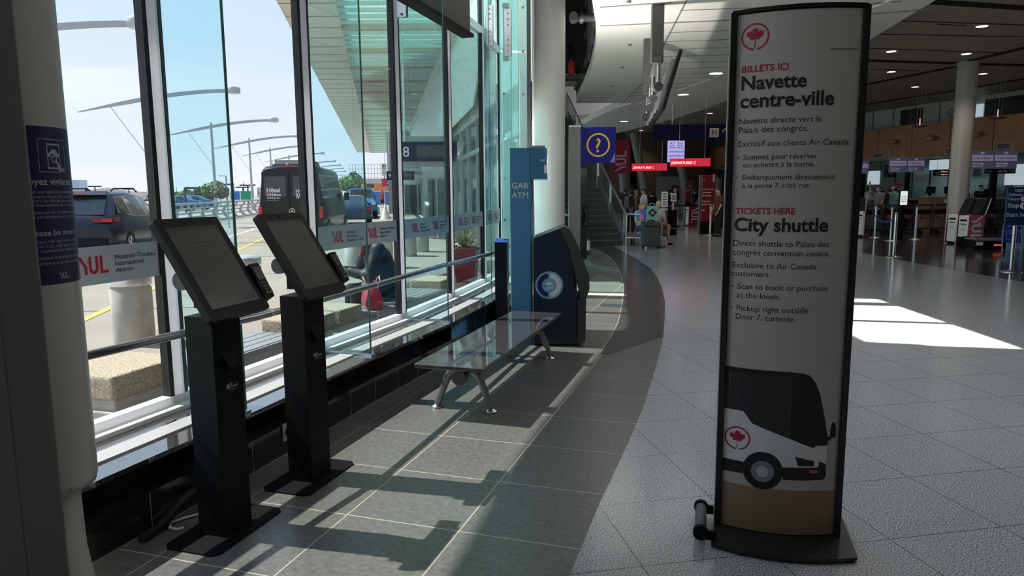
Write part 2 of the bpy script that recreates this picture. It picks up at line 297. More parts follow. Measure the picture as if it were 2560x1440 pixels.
for i in range(len(MU) - 1):
    a, b = MUV[i], MUV[i + 1]; t = (b - a).normalized(); n = Vector((t.y, -t.x, 0)); a2, b2 = a + t * 0.06, b - t * 0.06
    m = MB()
    for z0, z1 in ((0.42, 3.63), (3.69, TOP)):
        if z0 > 3: continue
        m.prism([(a2.x, a2.y, z0), (b2.x, b2.y, z0), (b2.x, b2.y, z1), (a2.x, a2.y, z1)], n * 0.012)
    wo = struct('window_%d' % (i + 1), m, PANE if i > 4 else CLEAR if i == 4 else mat('light_block_grey', (0.35, 0.36, 0.36), 0.4))  # unseen bays behind the camera made opaque to keep their light out
    if i >= 9:
        m = MB(); m.prism([(a2.x, a2.y, 3.69), (b2.x, b2.y, 3.69), (b2.x, b2.y, TOP), (a2.x, a2.y, TOP)], n * 0.012); struct('window_%d' % (i + 41), m, CLEAR)
    if i < 9:  # unseen upper front: clear band lets light in, added opaque panels block sun
        zs = 5.9 if i > 3 else 3.7
        if i > 3: m = MB(); m.prism([(a2.x, a2.y, 3.69), (b2.x, b2.y, 3.69), (b2.x, b2.y, 5.9), (a2.x, a2.y, 5.9)], n * 0.012); struct('window_%d' % (i + 41), m, CLEAR)
        m = MB(); m.prism([(a2.x, a2.y, zs), (b2.x, b2.y, zs), (b2.x, b2.y, TOP), (a2.x, a2.y, TOP)], n * 0.03)
        struct('wall_sun_block', m, mat('light_block_grey', (0.35, 0.36, 0.36), 0.4))
    if i < 5: z0, z1 = 1.12, 1.30
    else: z0, z1 = 1.14, 1.335
    bo = a2 + n * 0.014; Lb = (b2 - a2).length
    if i == 6: continue
    m = MB(); m.prism([(bo.x, bo.y, z0), (*(bo + t * Lb).xy, z0), (*(bo + t * Lb).xy, z1), (bo.x, bo.y, z1)], n * 0.001)
    bd = m.build('window_band', BAND, wo)
    if i >= 4:
        m = MB(); base = bo + n * 0.003
        if i in (4, 5): lay = ((0.80 if i == 5 else 0.1, EN),)
        else: lay = ((0.22, FR), (0.78, EN))
        for x0, lines in lay:
            fn = frame((*(base + t * x0).xy, z0 + 0.055), t, (0, 0, 1)); yul_logo(m, fn, 0.092)
            for k, s in enumerate(lines):
                m.text(s, fn, size=0.036, x=0.205, y=0.064 - k * 0.034, m=2, bold=0.0)
        m.build('lettering', [PRINTR, PINK, PRINTK], bd)
a, b = MUV[10], MUV[11]; t = (b - a).normalized(); n = Vector((t.y, -t.x, 0)); fn = frame((*(a + t * .62 + n * .02).xy, 1.95), t, (0, 0, 1)); m = MB()
m.add([fn(*p) for p in ((-.16, -.05), (.16, -.05), (.16, .72), (-.16, .72))], [(0, 1, 2, 3)]); f2 = lambda p, q: fn(p, q) + n * .002
for r0, r1 in ((.10, .12),): ts = np.linspace(0, 2 * PI, 33); m.add([f2(r0 * math.cos(q), .52 + r0 * math.sin(q)) for q in ts] + [f2(r1 * math.cos(q), .52 + r1 * math.sin(q)) for q in ts], [(k, k + 1, 34 + k, 33 + k) for k in range(32)], 1)
m.add([f2(*p) for p in ((-.08, .44), (-.065, .43), (.08, .60), (.065, .61))], [(0, 1, 2, 3)], 1)
for k, s in enumerate(('ZONE', 'NON FUMEURS', 'NO SMOKING', 'ZONE')): m.text(s, f2, size=.032, y=.28 - .07 * k, x=-.13, m=1)
m.build('door_decal', [glass('decal_film', (.35, .45, .60), ior=1.2), mat('decal_white', (.6, .65, .68), .5)], bpy.data.objects['window_11'])
for i in range(5, len(MU) - 1):                          # glass fins standing behind the frames, with their splice plates
    p = MUV[i]; t = tang(i); n = inw(i); m = MB(); z0, z1 = 0.375, TOP
    q0, q1 = p + n * 0.06 - t * 0.01, p + n * 0.49 - t * 0.01
    m.prism([(*q0.xy, z0), (*q1.xy, z0), (*q1.xy, z1), (*q0.xy, z1)], t * 0.019)
    fo = struct('window_fin_%d' % (i - 4), m, FIN)
    m = MB(); m.prism([(*(q1 + n * .0005).xy, z0), (*(q1 + n * .0045).xy, z0), (*(q1 + n * .0045).xy, z1), (*(q1 + n * .0005).xy, z1)], t * 0.019)
    m.build('polished_edge', mat('glass_edge', (0.10, 0.22, 0.22), 0.15), fo)
    m = MB(); m.box((*(p + n * 0.28).xy, 0.367), (0.46, 0.05, 0.012), math.atan2(n.y, n.x)); m.build('floor_shoe', ALU, fo)
    for zz, hh, uu in ((3.27, 0.17, 0.10),) if i < 9 else ((3.43, 0.17, 0.10),) if i == 9 else ((3.72, 0.50, 0.12), (3.62, 0.58, 0.36)):
        for s in (-1, 1):
            m = MB(); c = p + n * uu + t * s * 0.016; m.box((*c.xy, zz), (0.09, 0.012, hh), math.atan2(n.y, n.x)); pl = m.build('splice_plate', ALU, fo)
            m = MB()
            for k in ((-0.36, 0.36) if hh < 0.4 else (-0.4, -0.28, -0.16, 0.16, 0.28, 0.4)):
                m.cyl((*(c + t * s * 0.004).xy, zz + k * hh), (*(c + t * s * 0.022).xy, zz + k * hh), 0.013, 0.009, 12)
            m.build('bolt', DSTEEL, pl)
# teal glass end wall between the curved front and the tall white column
for k, (x0, x1, y0, y1) in enumerate(((-0.15, 0.02, 10.72, 10.75), (0.0, 0.24, 10.79, 10.82))):
    m = MB()
    for z0, z1 in ((0, 3.63), (3.66, TOP)): m.prism([(x0, y0, z0), (x1, y1, z0), (x1, y1, z1), (x0, y0, z1)], (0, 0.03, 0))
    wo = struct('wall_glass_end_%d' % (k + 1), m, TEAL)
    m = MB()
    for j in range(12):
        z = 0.55 + 0.62 * j; x = x0 + 0.05 if k == 0 else x1 - 0.05; y = y0 if k == 0 else y1
        m.cyl((x, y - 0.014, z), (x, y + 0.02, z), 0.017, n=16)
    m.build('bolt', DSTEEL, wo)
    if k == 0:
        m = MB(); m.box((-0.06, 10.70, 3.9), (0.09, 0.014, 0.82)); pl = m.build('splice_plate', ALU, wo)
        m = MB()
        for z in (3.56, 3.66, 3.76, 4.04, 4.14, 4.24): m.cyl((-0.06, 10.70, z), (-0.06, 10.675, z), 0.02, 0.014, 12)
        m.build('bolt', DSTEEL, pl)
m = MB(); m.box((0.275, 10.85, TOP / 2), (0.06, 0.05, TOP)); m.box((0.34, 10.9, TOP / 2), (0.03, 0.05, TOP), 0, 1); struct('trim_13', m, [mat('dark_frame', (0.05, 0.07, 0.07), 0.4), ALU])
# straight glass front of the terminal beyond, with its revolving doors
def wl(y): return -0.6 - 0.17 * (y - 16)
m = MB()
ys = [11.3, 13, 15, 17, 19, 21] + list(range(23, 58, 2))
for a, b in zip(ys[:-1], ys[1:]):
    m.prism([(wl(a), a, 0.1), (wl(b), b, 0.1), (wl(b), b, 3.3), (wl(a), a, 3.3)], (0.02, 0, 0))
struct('window_21', m, glass('front_glass', (0.72, 0.84, 0.82), ior=1.5, body=(0.5, 0.6, 0.58), fac=0.22))
m = MB()
for a in ys: m.box((wl(a), a, 1.7), (0.12, 0.08, 3.4), 0.17)
m.beam((wl(11.3), 11.3, 0.05), (wl(57), 57, 0.05), 0.15, 0.1); m.beam((wl(11.3), 11.3, 2.55), (wl(57), 57, 2.55), 0.12, 0.1)
m.prism([(wl(11.3) - .06, 11.3, 3.3), (wl(57) - .06, 57, 3.3), (wl(57) - .06, 57, 9.0), (wl(11.3) - .06, 11.3, 9.0)], (0.2, 0, 0), 1)
struct('trim_21', m, [mat('front_frame', (0.52, 0.56, 0.54), 0.4, 0.3), mat('soffit_greygreen', (0.72, 0.76, 0.72), 0.5)])

# ------------------------------------------------------------------ canopy over the kerb: beige outer boards, glass inner strip with ribs
CZ = 6.0
o0, o1 = G(690, 0, CZ), G(895, 385, CZ); b0, b1 = G(852, 60, CZ), G(910, 310, CZ); i0, i1 = G(1100, 150, CZ), G(1015, 345, CZ)
def ext(p, q, y): return Vector((p.x + (q.x - p.x) * (y - p.y) / (q.y - p.y), y, p.z))
YN, YF = 13.5, 80.0
m = MB()
A = [ext(o0, o1, YN), ext(o0, o1, YF)]; B = [ext(b0, b1, YN), ext(b0, b1, YF)]; I = [ext(i0, i1, YN), ext(i0, i1, YF)]
m.prism([A[0], A[1], B[1], B[0]], (0, 0, 0.35))
yy = YN
while yy < YF:                                           # board joints
    a, b = ext(o0, o1, yy), ext(b0, b1, yy); m.prism([a - Vector((0, 0, .004)), b - Vector((0, 0, .004)), b + Vector((0, .05, -.004)), a + Vector((0, .05, -.004))], (0, 0, 0.006), 1); yy += 1.25
struct('canopy_boards', m, [mat('canopy_beige', (0.78, 0.74, 0.64), 0.6), mat('canopy_joint', (0.2, 0.18, 0.15), 0.7)])
m = MB(); m.prism([B[0] + Vector((0, 0, .1)), B[1] + Vector((0, 0, .1)), I[1] + Vector((0, 0, .1)), I[0] + Vector((0, 0, .1))], (0, 0, 0.03)); struct('canopy_glass', m, CANG)
m = MB(); yy = YN; k = 0
while yy < YF:
    a, b = ext(b0, b1, yy), ext(i0, i1, yy); wd = 0.16 if k % 5 == 0 else 0.06
    m.beam(a + Vector((0, 0, -.02)), b + Vector((0, 0, -.02)), wd, 0.14 if k % 5 == 0 else 0.09, 1 if k % 5 == 0 else 0); yy += 0.62; k += 1
m.beam(I[0], I[1], 0.25, 0.3); struct('canopy_ribs', m, [mat('rib_greygreen', (0.62, 0.66, 0.62), 0.5), mat('rib_tan', (0.50, 0.44, 0.36), 0.5)])
m = MB()                                                 # unseen canopy piece shaped to block the sun, and the wall above the doors
m.slab([(-5.45, 2.2), (-4.85, 4.86), (-4.65, 5.62), (-3.94, 7.9), (-3.4, 9.4), (-2.95, 12.6), (-2.8, 13.5), (-0.8, 13.5), (-1.0, 11.3), (-1.25, 9.4), (-1.3, 8.4), (-0.78, 8.25), (-1.17, 6.8), (-1.64, 5.4), (-2.08, 4.0), (-2.66, 2.2)][::-1], 6.0, 6.3); struct('canopy_sun_block', m, mat('canopy_beige', (0.5, 0.5, 0.5)))
m = MB(); m.prism([(I[0].x + .1, I[0].y, 6), (I[1].x + .1, I[1].y, 6), (wl(YF) - .3, YF, 3.4), (wl(YN + 2) - .3, YN + 2, 3.4)], (0.05, 0, 0.05)); struct('wall_canopy_cove', m, mat('soffit_greygreen', (0.5, 0.5, 0.5)))

# ------------------------------------------------------------------ ceilings
CA = 5.0
SOFF = [(-3, -9.5), (-1.4, -4), (-0.2, 0), (0.62, 4), (1.12, 8), (1.32, 11), (1.48, 13.27), (1.75, 15.0), (1.96, 16.68), (2.15, 18.8), (2.31, 21.06), (2.47, 24.5), (2.57, 28.38), (4.79, 28.5)]
far = [G(px, py, CA) for px, py in ((1530, 275), (1490, 293), (1455, 312))]
RIM = [(6.65, 41.5), (7.9, 35), (8.3, 29.2), (8.5, 23), (8.34, 17.1), (7.78, 13.45), (6.9, 8), (5.5, 0), (4, -9.5)]
m = MB(); m.slab(SOFF + [(p.x, p.y) for p in far] + [(3.2, 44), (6.0, 46)] + RIM, CA, CA + 0.28)
struct('ceiling', m, OFFW)
m = MB()                                                 # joints of the boarded band and its white edge strips
lx = lambda y: np.interp(y, [9, 13.3, 17, 22, 28.3], [2.6, 3.2, 3.6, 4.2, 4.4]); rx = lambda y: np.interp(y, [9, 14, 20, 24, 28.3], [7.3, 6.9, 6.6, 6.0, 5.1])
y = 9.0
while y < 28.2: m.beam((lx(y), y + .3, CA - .004), (rx(y), y - .1, CA - .004), 0.035, 0.006); y += 0.95
y = 9.0
for y in np.arange(9, 28.2, 1.0):
    m.beam((lx(y), y, CA - .004), (lx(y + 1), y + 1, CA - .004), 0.03, 0.006); m.beam((rx(y), y, CA - .01), (rx(y + 1), y + 1, CA - .01), 0.09, 0.02, 1)
for (p, q) in (((1500, 64), (1830, 50)), ((1500, 18), (1680, 5)), ((2180, 34), (2330, 22)), ((2180, 8), (2255, 2)), ((1560, 327), (1800, 262))):
    a, b = G(*p, CA), G(*q, CA); m.beam((*a.xy, CA - .004), (*b.xy, CA - .004), 0.06, 0.008, 1 if p[0] == 1560 else 0)
struct('ceiling_joints', m, [mat('joint_grey', (0.25, 0.24, 0.22), 0.7), WHITE])
WOODC = mat('brown_ceiling', (0.50, 0.40, 0.33), 0.55, noise=(3, 0.08)); CB = 5.6
m = MB(); m.slab([(5, -9.5), (26, -9.5), (26, 58), (1.5, 58), (1.5, 43), (6, 40), (7.0, 29), (7, 8)], CB, CB + 0.3); struct('ceiling_hall', m, WOODC)
m = MB()
for (p, q, wd) in (((2330, 4), (2600, 22), 0.35), ((2160, 151), (2390, 158), 0.35), ((2420, 160), (2600, 163), 0.35), ((2150, 214), (2390, 166), 0.3), ((2425, 152), (2600, 110), 0.3), ((2150, 263), (2400, 224), 0.3), ((2400, 224), (2600, 190), 0.3), ((2345, 60), (2415, 64), .05), ((2160, 120), (2500, 132), .05), ((2160, 172), (2300, 176), .05), ((2200, 50), (2560, 62), .05), ((2200, 85), (2560, 92), .05)):
    a, b = G(*p, CB), G(*q, CB); m.beam((*a.xy, CB - .004), (*b.xy, CB - .004), wd, 0.01)
struct('ceiling_slots', m, mat('slot_black', (0.01, 0.009, 0.009), 0.8))
m = MB(); m.slab([(-9, -10), (8.6, -10), (9, 58), (-9, 58), (-9, 30), (-0.8, 17), (-0.3, 10.9)] + [(p.x, p.y) for p in off(0.05)[::-1]], TOP, TOP + 0.2); struct('ceiling_void', m, mat('void_dark', (0.05, 0.052, 0.055), 0.8))
VD = mat('void_black', (0.016, 0.017, 0.018), 0.4); VG = mat('void_grey', (0.09, 0.09, 0.09), 0.5)
m = MB()                                                 # dark upstand and framing behind the curved soffit edge
m.prism([(-5, 40, 4.5), (2.9, 40, 4.5), (2.9, 40, TOP), (-5, 40, TOP)], (0, .1, 0))
for a, b in zip(SOFF[5:12], SOFF[6:13]):
    m.prism([(*a, CA + .28), (*b, CA + .28), (*b, TOP), (*a, TOP)], (0.06, 0, 0)); m.beam((a[0] - .03, a[1], CA + .3), (a[0] - .03, a[1], TOP), 0.1, 0.1, 1)
    for z in (5.55, 6.4, 7.4): m.beam((a[0] - .04, a[1], z), (b[0] - .04, b[1], z), 0.08, 0.12, 1)
m.prism([(1.0, 23, 5.3), (2.45, 23.2, 5.3), (2.45, 23.2, TOP), (1.0, 23, TOP)], (0, .1, 0)); struct('wall_void_upstand', m, [VD, VG])

# ------------------------------------------------------------------ hall walls
W0, W1 = Vector((22.1, 21, 0)), Vector((13.6, 53, 0)); WT = (W1 - W0).normalized(); WNN = Vector((-WT.y, WT.x, 0))  # WNN points into the hall
def wp(s, d=0.0): q = W0 + WT * s + WNN * d; return (q.x, q.y)
WL = (W1 - W0).length
WOOD = mat('warm_wood_panel', (0.42, 0.175, 0.075), 0.45, noise=(2.5, 0.15)); PLASTER = mat('plaster', (0.45, 0.44, 0.42), 0.8); TEALW = mat('teal_glass_wall', (0.10, 0.14, 0.135), 0.08)
m = MB(); m.slab([wp(-9), wp(WL), wp(WL, -.3), wp(-9, -.3)], 3.0, 4.5)
for s in np.arange(-8, WL, 2.1): m.box((*wp(s, .002), 3.75), (0.02, 0.012, 1.5), math.atan2(WT.y, WT.x), 1)
struct('wall_right', m, [WOOD, mat('wood_gap', (0.05, 0.025, 0.012), 0.7)])
m = MB(); m.slab([wp(-9, -1.2), wp(WL, -1.2), wp(WL, -1.4), wp(-9, -1.4)], 0, 3.0)
for s in np.arange(-8, WL, 1.05): m.box((*wp(s, -1.19), 1.5), (0.05, 0.04, 3.0), math.atan2(WT.y, WT.x), 1)
struct('wall_right_glazed', m, [TEALW, DKGREY])
m = MB(); m.slab([wp(-9, -1.5), wp(WL, -1.5), wp(WL, -1.7), wp(-9, -1.7)], 4.5, CB)
for s in np.arange(-8, WL, 1.4): m.box((*wp(s, -1.49), 5.05), (0.03, 0.03, 1.1), math.atan2(WT.y, WT.x), 1)
struct('wall_right_upper', m, [PLASTER, DKGREY])
m = MB(); m.slab([wp(-9, -.31), wp(WL, -.31), wp(WL, -1.4), wp(-9, -1.4)], 2.98, 3.08); m.slab([wp(-9, -.31), wp(WL, -.31), wp(WL, -1.7), wp(-9, -1.7)], 4.42, 4.5); struct('ceiling_counter_soffit', m, PLASTER)
def on_wall(px, z, d=0.0):                               # the point of the wall plane (pushed d into the hall) seen in photo column px at height z
    v = ray(px, 478); k = (v[1] / v[0]); A0 = Vector((*wp(0, d), 0)); # x*k = y
    s = (A0.x * k - A0.y) / (WT.y - WT.x * k); q = A0 + WT * s; return Vector((q.x, q.y, z)), s
WA = math.atan2(WT.y, WT.x)
for n, (px0, px1, z0, z1, mt) in enumerate(((2240, 2262, 4.72, 5.45, CARG), (2266, 2292, 4.72, 5.45, CARG), (2410, 2442, 4.7, 5.25, mat('daylit_opening', (0.6, 0.7, 0.75), 0.5, emit=(0.55, 0.66, 0.72), es=0.38)), (2446, 2600, 4.6, 5.4, CARG), (2350, 2392, 4.55, 5.5, PLASTER))):
    a, _ = on_wall(px0, 0, -1.45); b, _ = on_wall(px1, 0, -1.45); m = MB(); m.prism([(*a.xy, z0), (*b.xy, z0), (*b.xy, z1), (*a.xy, z1)], WNN * 0.03)
    struct('window_%d' % (31 + n), m, mt)
DAY = mat('daylit_opening', (0.6, 0.7, 0.75))
for n, (px0, px1, z0, z1) in enumerate(((2168, 2198, 1.8, 2.5), (2320, 2368, 2.45, 2.9), (2510, 2560, 1.7, 2.55))):
    a, _ = on_wall(px0, 0, -1.18); b, _ = on_wall(px1, 0, -1.18); m = MB(); m.prism([(*a.xy, z0), (*b.xy, z0), (*b.xy, z1), (*a.xy, z1)], WNN * 0.03); struct('window_%d' % (36 + n), m, DAY)
BROWN = mat('brown_slab', (0.10, 0.065, 0.045), 0.7, noise=(1.5, 0.2))
m = MB(); m.slab([(-9, 52), (20, 52), (20, 52.3), (-9, 52.3)], 0, TOP); struct('wall_far', m, mat('far_plaster', (0.30, 0.29, 0.28), 0.8))
for n, (px0, px1, pb) in enumerate(((1520, 1576, 500), (1600, 1655, 500), (1712, 1762, 500))):
    a, b = Yd(px0, 478, 50), Yd(px1, 478, 50); m = MB(); m.prism([(a.x, 50, 0), (b.x, 50, 0), (b.x - .1, 50, CB), (a.x - .5, 50, CB)], (0, 1.2, 0)); struct('wall_far_slab_%d' % (n + 1), m, BROWN)
for n, (p, q) in enumerate((((1584, 332), (1613, 480)), ((1699, 400), (1717, 482)), ((1556, 420), (1560, 480)))):
    a, b = Yd(*p, 47), Yd(*q, 47); m = MB(); m.tube([a, b], 0.28, 16); struct('trim_slanted_post_%d' % (n + 1), m, mat('post_grey', (0.30, 0.30, 0.29), 0.5))
m = MB(); m.slab([(-9, -9.6), (26, -9.6), (26, -9.4), (-9, -9.4)], 0, TOP); struct('wall_back', m, PLASTER)
m = MB(); m.slab([(-5.4, -3.75), (-9, -9.6), (-9.2, -9.5), (-5.6, -3.7)], 0, TOP); struct('wall_left_rear', m, PLASTER)
m = MB(); m.slab([(24.5, -9.6), (24.7, -9.6), (24.7, 12), (24.5, 12)], 0, TOP); struct('wall_right_near', m, PLASTER)
for n, (px, y, r, zt) in enumerate(((2396, 23.4, 0.30, CB), (2330, 40, 0.33, CB))):
    x = Yd(px, 478, y).x; m = MB(); m.lathe([(r, 0), (r, zt)], (x, y, 0), 40); struct('column_hall_%d' % (n + 1), m, mat('column_cream', (0.52, 0.49, 0.46), 0.35))
m = MB(); m.lathe([(0.295, 0), (0.295, TOP)], (Yd(1373.5, 478, 13.6).x, 13.6, 0), 56); struct('column_window', m, mat('column_white', (0.62, 0.62, 0.60), 0.3))

# ------------------------------------------------------------------ bodies: smooth union of tapered limbs turned into one surface
def sdf_mesh(caps, res=0.02, k=0.03, balls=()):
    P = np.array([list(c[0]) for c in caps] + [list(c[1]) for c in caps]); rmax = max(max(c[2], c[3]) for c in caps)
    if balls: P = np.vstack([P] + [np.array([np.array(b[0]) + max(b[1]), np.array(b[0]) - max(b[1])]) for b in balls])
    lo = P.min(0) - rmax - 2.5 * res; hi = P.max(0) + rmax + 2.5 * res; n = np.maximum(np.ceil((hi - lo) / res).astype(int), 4)
    X = np.stack(np.meshgrid(*[lo[i] + res * np.arange(n[i]) for i in range(3)], indexing='ij'), -1); acc = None
    def smin(a, b):
        if a is None: return b
        h = np.clip(0.5 + 0.5 * (b - a) / k, 0, 1); return b * (1 - h) + a * h - k * h * (1 - h)
    for c in caps:
        a, b, ra, rb = np.array(c[0], float), np.array(c[1], float), c[2], c[3]; sq = c[4] if len(c) > 4 else None
        d = b - a; L = max(d @ d, 1e-9); h = np.clip(((X - a) @ d) / L, 0, 1); q = X - a - h[..., None] * d
        if sq is not None: q = q / np.array(sq)
        acc = smin(acc, np.sqrt((q * q).sum(-1)) - (ra + (rb - ra) * h))
    for c, r in balls:
        r = np.array(r, float); q = (X - np.array(c, float)) / r; l = np.sqrt((q * q).sum(-1)); acc = smin(acc, (l - 1) * r.min())
    S = acc < 0; V = np.zeros(n - 1); corners = [(i, j, l) for i in (0, 1) for j in (0, 1) for l in (0, 1)]
    def cut(A, c): return A[c[0]:n[0] - 1 + c[0], c[1]:n[1] - 1 + c[1], c[2]:n[2] - 1 + c[2]]
    cnt = sum(cut(S, c).astype(int) for c in corners); act = (cnt > 0) & (cnt < 8)
    pos = np.zeros(tuple(n - 1) + (3,)); wt = np.zeros(tuple(n - 1))
    for c in corners:
        for ax in range(3):
            if c[ax]: continue
            c2 = list(c); c2[ax] = 1; A, B = cut(acc, c), cut(acc, c2); x = (A < 0) != (B < 0)
            t = np.where(x, A / np.where(np.abs(A - B) < 1e-9, 1e-9, A - B), 0); base = np.array(c, float)
            p = np.broadcast_to(base, pos.shape).copy(); p[..., ax] = t; pos += p * x[..., None]; wt += x
    idx = -np.ones(tuple(n - 1), int); ids = np.argwhere(act); idx[act] = np.arange(len(ids))
    vs = lo + res * (ids + pos[act] / wt[act][:, None]); fs = []
    for ax in range(3):
        u, v = [(1, 2), (2, 0), (0, 1)][ax]; sl = [slice(1, -1)] * 3; sl[ax] = slice(0, -1); sh = list(sl); sh[ax] = slice(1, None)
        A, B = S[tuple(sl)], S[tuple(sh)]; ed = np.argwhere(A != B); off0 = np.ones(3, int); off0[ax] = 0
        for e_ in ed:
            g = e_ + off0; q = []
            for du, dv in ((0, 0), (-1, 0), (-1, -1), (0, -1)):
                h = g.copy(); h[u] += du; h[v] += dv
                if (h < 0).any() or (h >= n - 1).any(): q = None; break
                q.append(idx[tuple(h)])
            if q and min(q) >= 0: fs.append(q if A[tuple(e_)] else q[::-1])
    return vs, fs
def blob(mb, caps, res=0.02, k=0.03, balls=(), m=0):
    vs, fs = sdf_mesh(caps, res, k, balls); return mb.add(vs, fs, m, True)
def hand(mb, wrist, d, palm, L=0.18, curl=0.5, m=0, side=1):
    """palm, four unequal bent fingers and a thumb leaving the side of the palm"""
    w_ = Vector(wrist); d = Vector(d).normalized(); p = Vector(palm); p = (p - d * p.dot(d)).normalized(); x = d.cross(p) * side
    rings = []
    for t, ww, tt in ((0, .028, .018), (.3, .036, .016), (.75, .042, .014), (1, .038, .011)):
        c = w_ + d * t * L * 0.52; ww *= L / .18; tt *= L / .18; rings.append([c + x * math.cos(q) * ww + p * math.sin(q) * tt for q in np.linspace(0, 2 * PI, 11)[:-1]])
    mb.loft(rings, m)
    for k, ln in enumerate((0.42, 0.48, 0.45, 0.36)):
        b = w_ + d * L * 0.5 + x * (0.030 - 0.020 * k) * L / .18; pts = [b]; dd = d.copy()
        for j in range(3): dd = (dd * math.cos(curl * .55) + p * math.sin(curl * .55)).normalized(); pts.append(pts[-1] + dd * ln * L * (0.45, 0.32, 0.25)[j])
        mb.tube(pts, [r * L / .18 for r in (0.0095, 0.0088, 0.008, 0.006)], 8, m)
    b = w_ + d * L * 0.14 + x * 0.028 * L / .18; q = (d * 0.75 + x * 0.6 + p * 0.35).normalized(); r_ = (d * 0.9 + x * 0.05 + p * 0.5).normalized()
    mb.tube([b, b + q * L * 0.22, b + q * L * 0.22 + r_ * L * 0.2], [0.012 * L / .18, 0.0105 * L / .18, 0.008 * L / .18], 8, m)

# ------------------------------------------------------------------ shuttle ticket totem
TH = -0.231; SW = 0.53; SAG = 0.06
sg = thing('information_totem', 'tall curved free-standing totem in grey and black advertising the city shuttle in French and English', 'sign', (1.225, 3.11, 0), TH)
def sf(x, z, d=0.0): return Vector((x, -SAG * (1 - (2 * x / SW) ** 2) - d, z))
m = MB(); N = 24; xs = np.linspace(-SW / 2 + .008, SW / 2 - .008, N)
front = [sf(x, 0) for x in xs]; back = [Vector((x, SAG * (1 - (2 * x / SW) ** 2) + 0.02, 0)) for x in xs[::-1]]
ring = front + back; m.prism([Vector((p.x, p.y, 0.03)) for p in ring], (0, 0, 2.31)); m.s = [True] * len(m.s); m.s[0] = m.s[1] = False
pn = m.build('panel', mat('totem_grey', (0.52, 0.50, 0.47), 0.42), sg)
for s in (-1, 1):
    m = MB(); m.prism([(s * SW / 2 + s * .012, -.022, .02), (s * SW / 2 + s * .012, .034, .02), (s * SW / 2 - s * .016, .034, .02), (s * SW / 2 - s * .016, -.022, .02)], (0, 0, 2.33))
    m.build('edge_post', mat('totem_black', (0.008, 0.008, 0.009), 0.35), sg, bevel=.004)
m = MB(); m.box((-SW / 2 - .0135, 0.006, 1.185), (0.003, 0.03, 2.33)); m.build('edge_trim', ALU, sg)
m = MB(); m.prism([Vector((p.x * 1.05, p.y * 1.12, 2.345)) for p in ring], (0, 0, 0.016)); m.build('top_cap', mat('totem_black', (0, 0, 0)), sg)
m = MB(); fr = [(x, -0.20 - 0.07 * (1 - (2 * x / .62) ** 2)) for x in np.linspace(-.30, .31, 16)]
m.slab(fr + [(.33, .20), (-.25, .23)], 0.012, 0.026); m.build('base_plate', mat('base_black', (0.02, 0.019, 0.02), 0.35, noise=(60, .5)), sg, bevel=.004)
for x, y in ((-.26, -.18), (.27, -.19), (.28, .16), (-.2, .18)): m = MB(); m.cyl((x, y, 0), (x, y, .0125), .02, n=12); m.build('foot', RUB, sg)
m = MB(); m.tube([(-.345, -.17, .055), (-.335, .10, .055)], .026, 16); m.build('transport_roller', mat('roller_grey', (0.10, .105, .11), .5), sg)
for y in (-.17, .10): m = MB(); m.tube([(-.345 + (y + .17) * .04, y - .012, .055), (-.345 + (y + .17) * .04, y + .012, .055)], .034, 16); m.box((-.31, y, .045), (.07, .02, .04)); m.build('roller_bracket', BLKM, sg)
# the printing on the front
pn_t = pn
PK, PR, PB = mat('totem_ink', (0.02, 0.02, 0.024), 0.5), mat('totem_red', (0.45, 0.02, 0.05), 0.45), PRINTK
on = lambda a, b: sf(a, b, .0012)
for body, x, z, wd, bold, mi in (('BILLETS ICI', -.2245, 2.099, .183, .022, 1), ('Navette', -.2253, 2.0265, .2597, .028, 0), ('centre-ville', -.2276, 1.9504, .3755, .028, 0), ('Navette directe vers le', -.2284, 1.881, .3309, 0, 0), ('Palais des congrès.', -.2288, 1.8428, .2767, 0, 0), ('Exclusif aux clients Air Canada.', -.2284, 1.7846, .4526, 0, 0), ('Scannez pour réserver', -.207, 1.7286, .2976, 0, 0), ('ou achetez à la borne.', -.2074, 1.6946, .2899, 0, 0), ('Embarquement directement', -.2072, 1.6403, .3734, 0, 0), ('à la porte 7, côté rue.', -.2076, 1.6055, .2749, 0, 0), ('TICKETS HERE', -.2317, 1.4922, .244, .022, 1), ('City shuttle', -.2342, 1.4177, .3854, .028, 0), ('Direct shuttle to Palais des', -.2353, 1.3508, .3934, 0, 0), ('congrès convention centre.', -.2356, 1.3102, .4009, 0, 0), ('Exclusive to Air Canada', -.2354, 1.2536, .3445, 0, 0), ('customers.', -.2375, 1.2154, .1588, 0, 0), ('Scan to book or purchase', -.2122, 1.158, .3755, 0, 0), ('at the kiosk.', -.2142, 1.1182, .1789, 0, 0), ('Pickup right outside', -.2122, 1.0593, .2973, 0, 0), ('Door 7, curbside.', -.2142, 1.0208, .2459, 0, 0), ('montreal.landline.com', .1229, 2.1728, .1105, 0, 0)):
    m = MB(); m.text(body, on, width=wd, bold=bold, x=x, y=z, m=mi); m.build('lettering', [PK, PR], pn_t)
for x, z in ((-.2268, 1.7385), (-.2288, 1.6515), (-.2327, 1.1697), (-.2328, 1.0708)): m = MB(); m.add([on(x + .0035 * math.cos(t), z + .0035 * math.sin(t)) for t in np.linspace(0, 2 * PI, 11)[:-1]], [list(range(10))]); m.build('bullet', PK, pn)
LEAF = [(0, 1.0), (.17, .68), (.36, .78), (.28, .30), (.56, .58), (.62, .42), (.95, .47), (.85, .20), (.98, .10), (.47, -.30), (.54, -.50), (.07, -.43)]
LEAF = LEAF + [(-a, b) for a, b in LEAF[::-1] if a > 0]
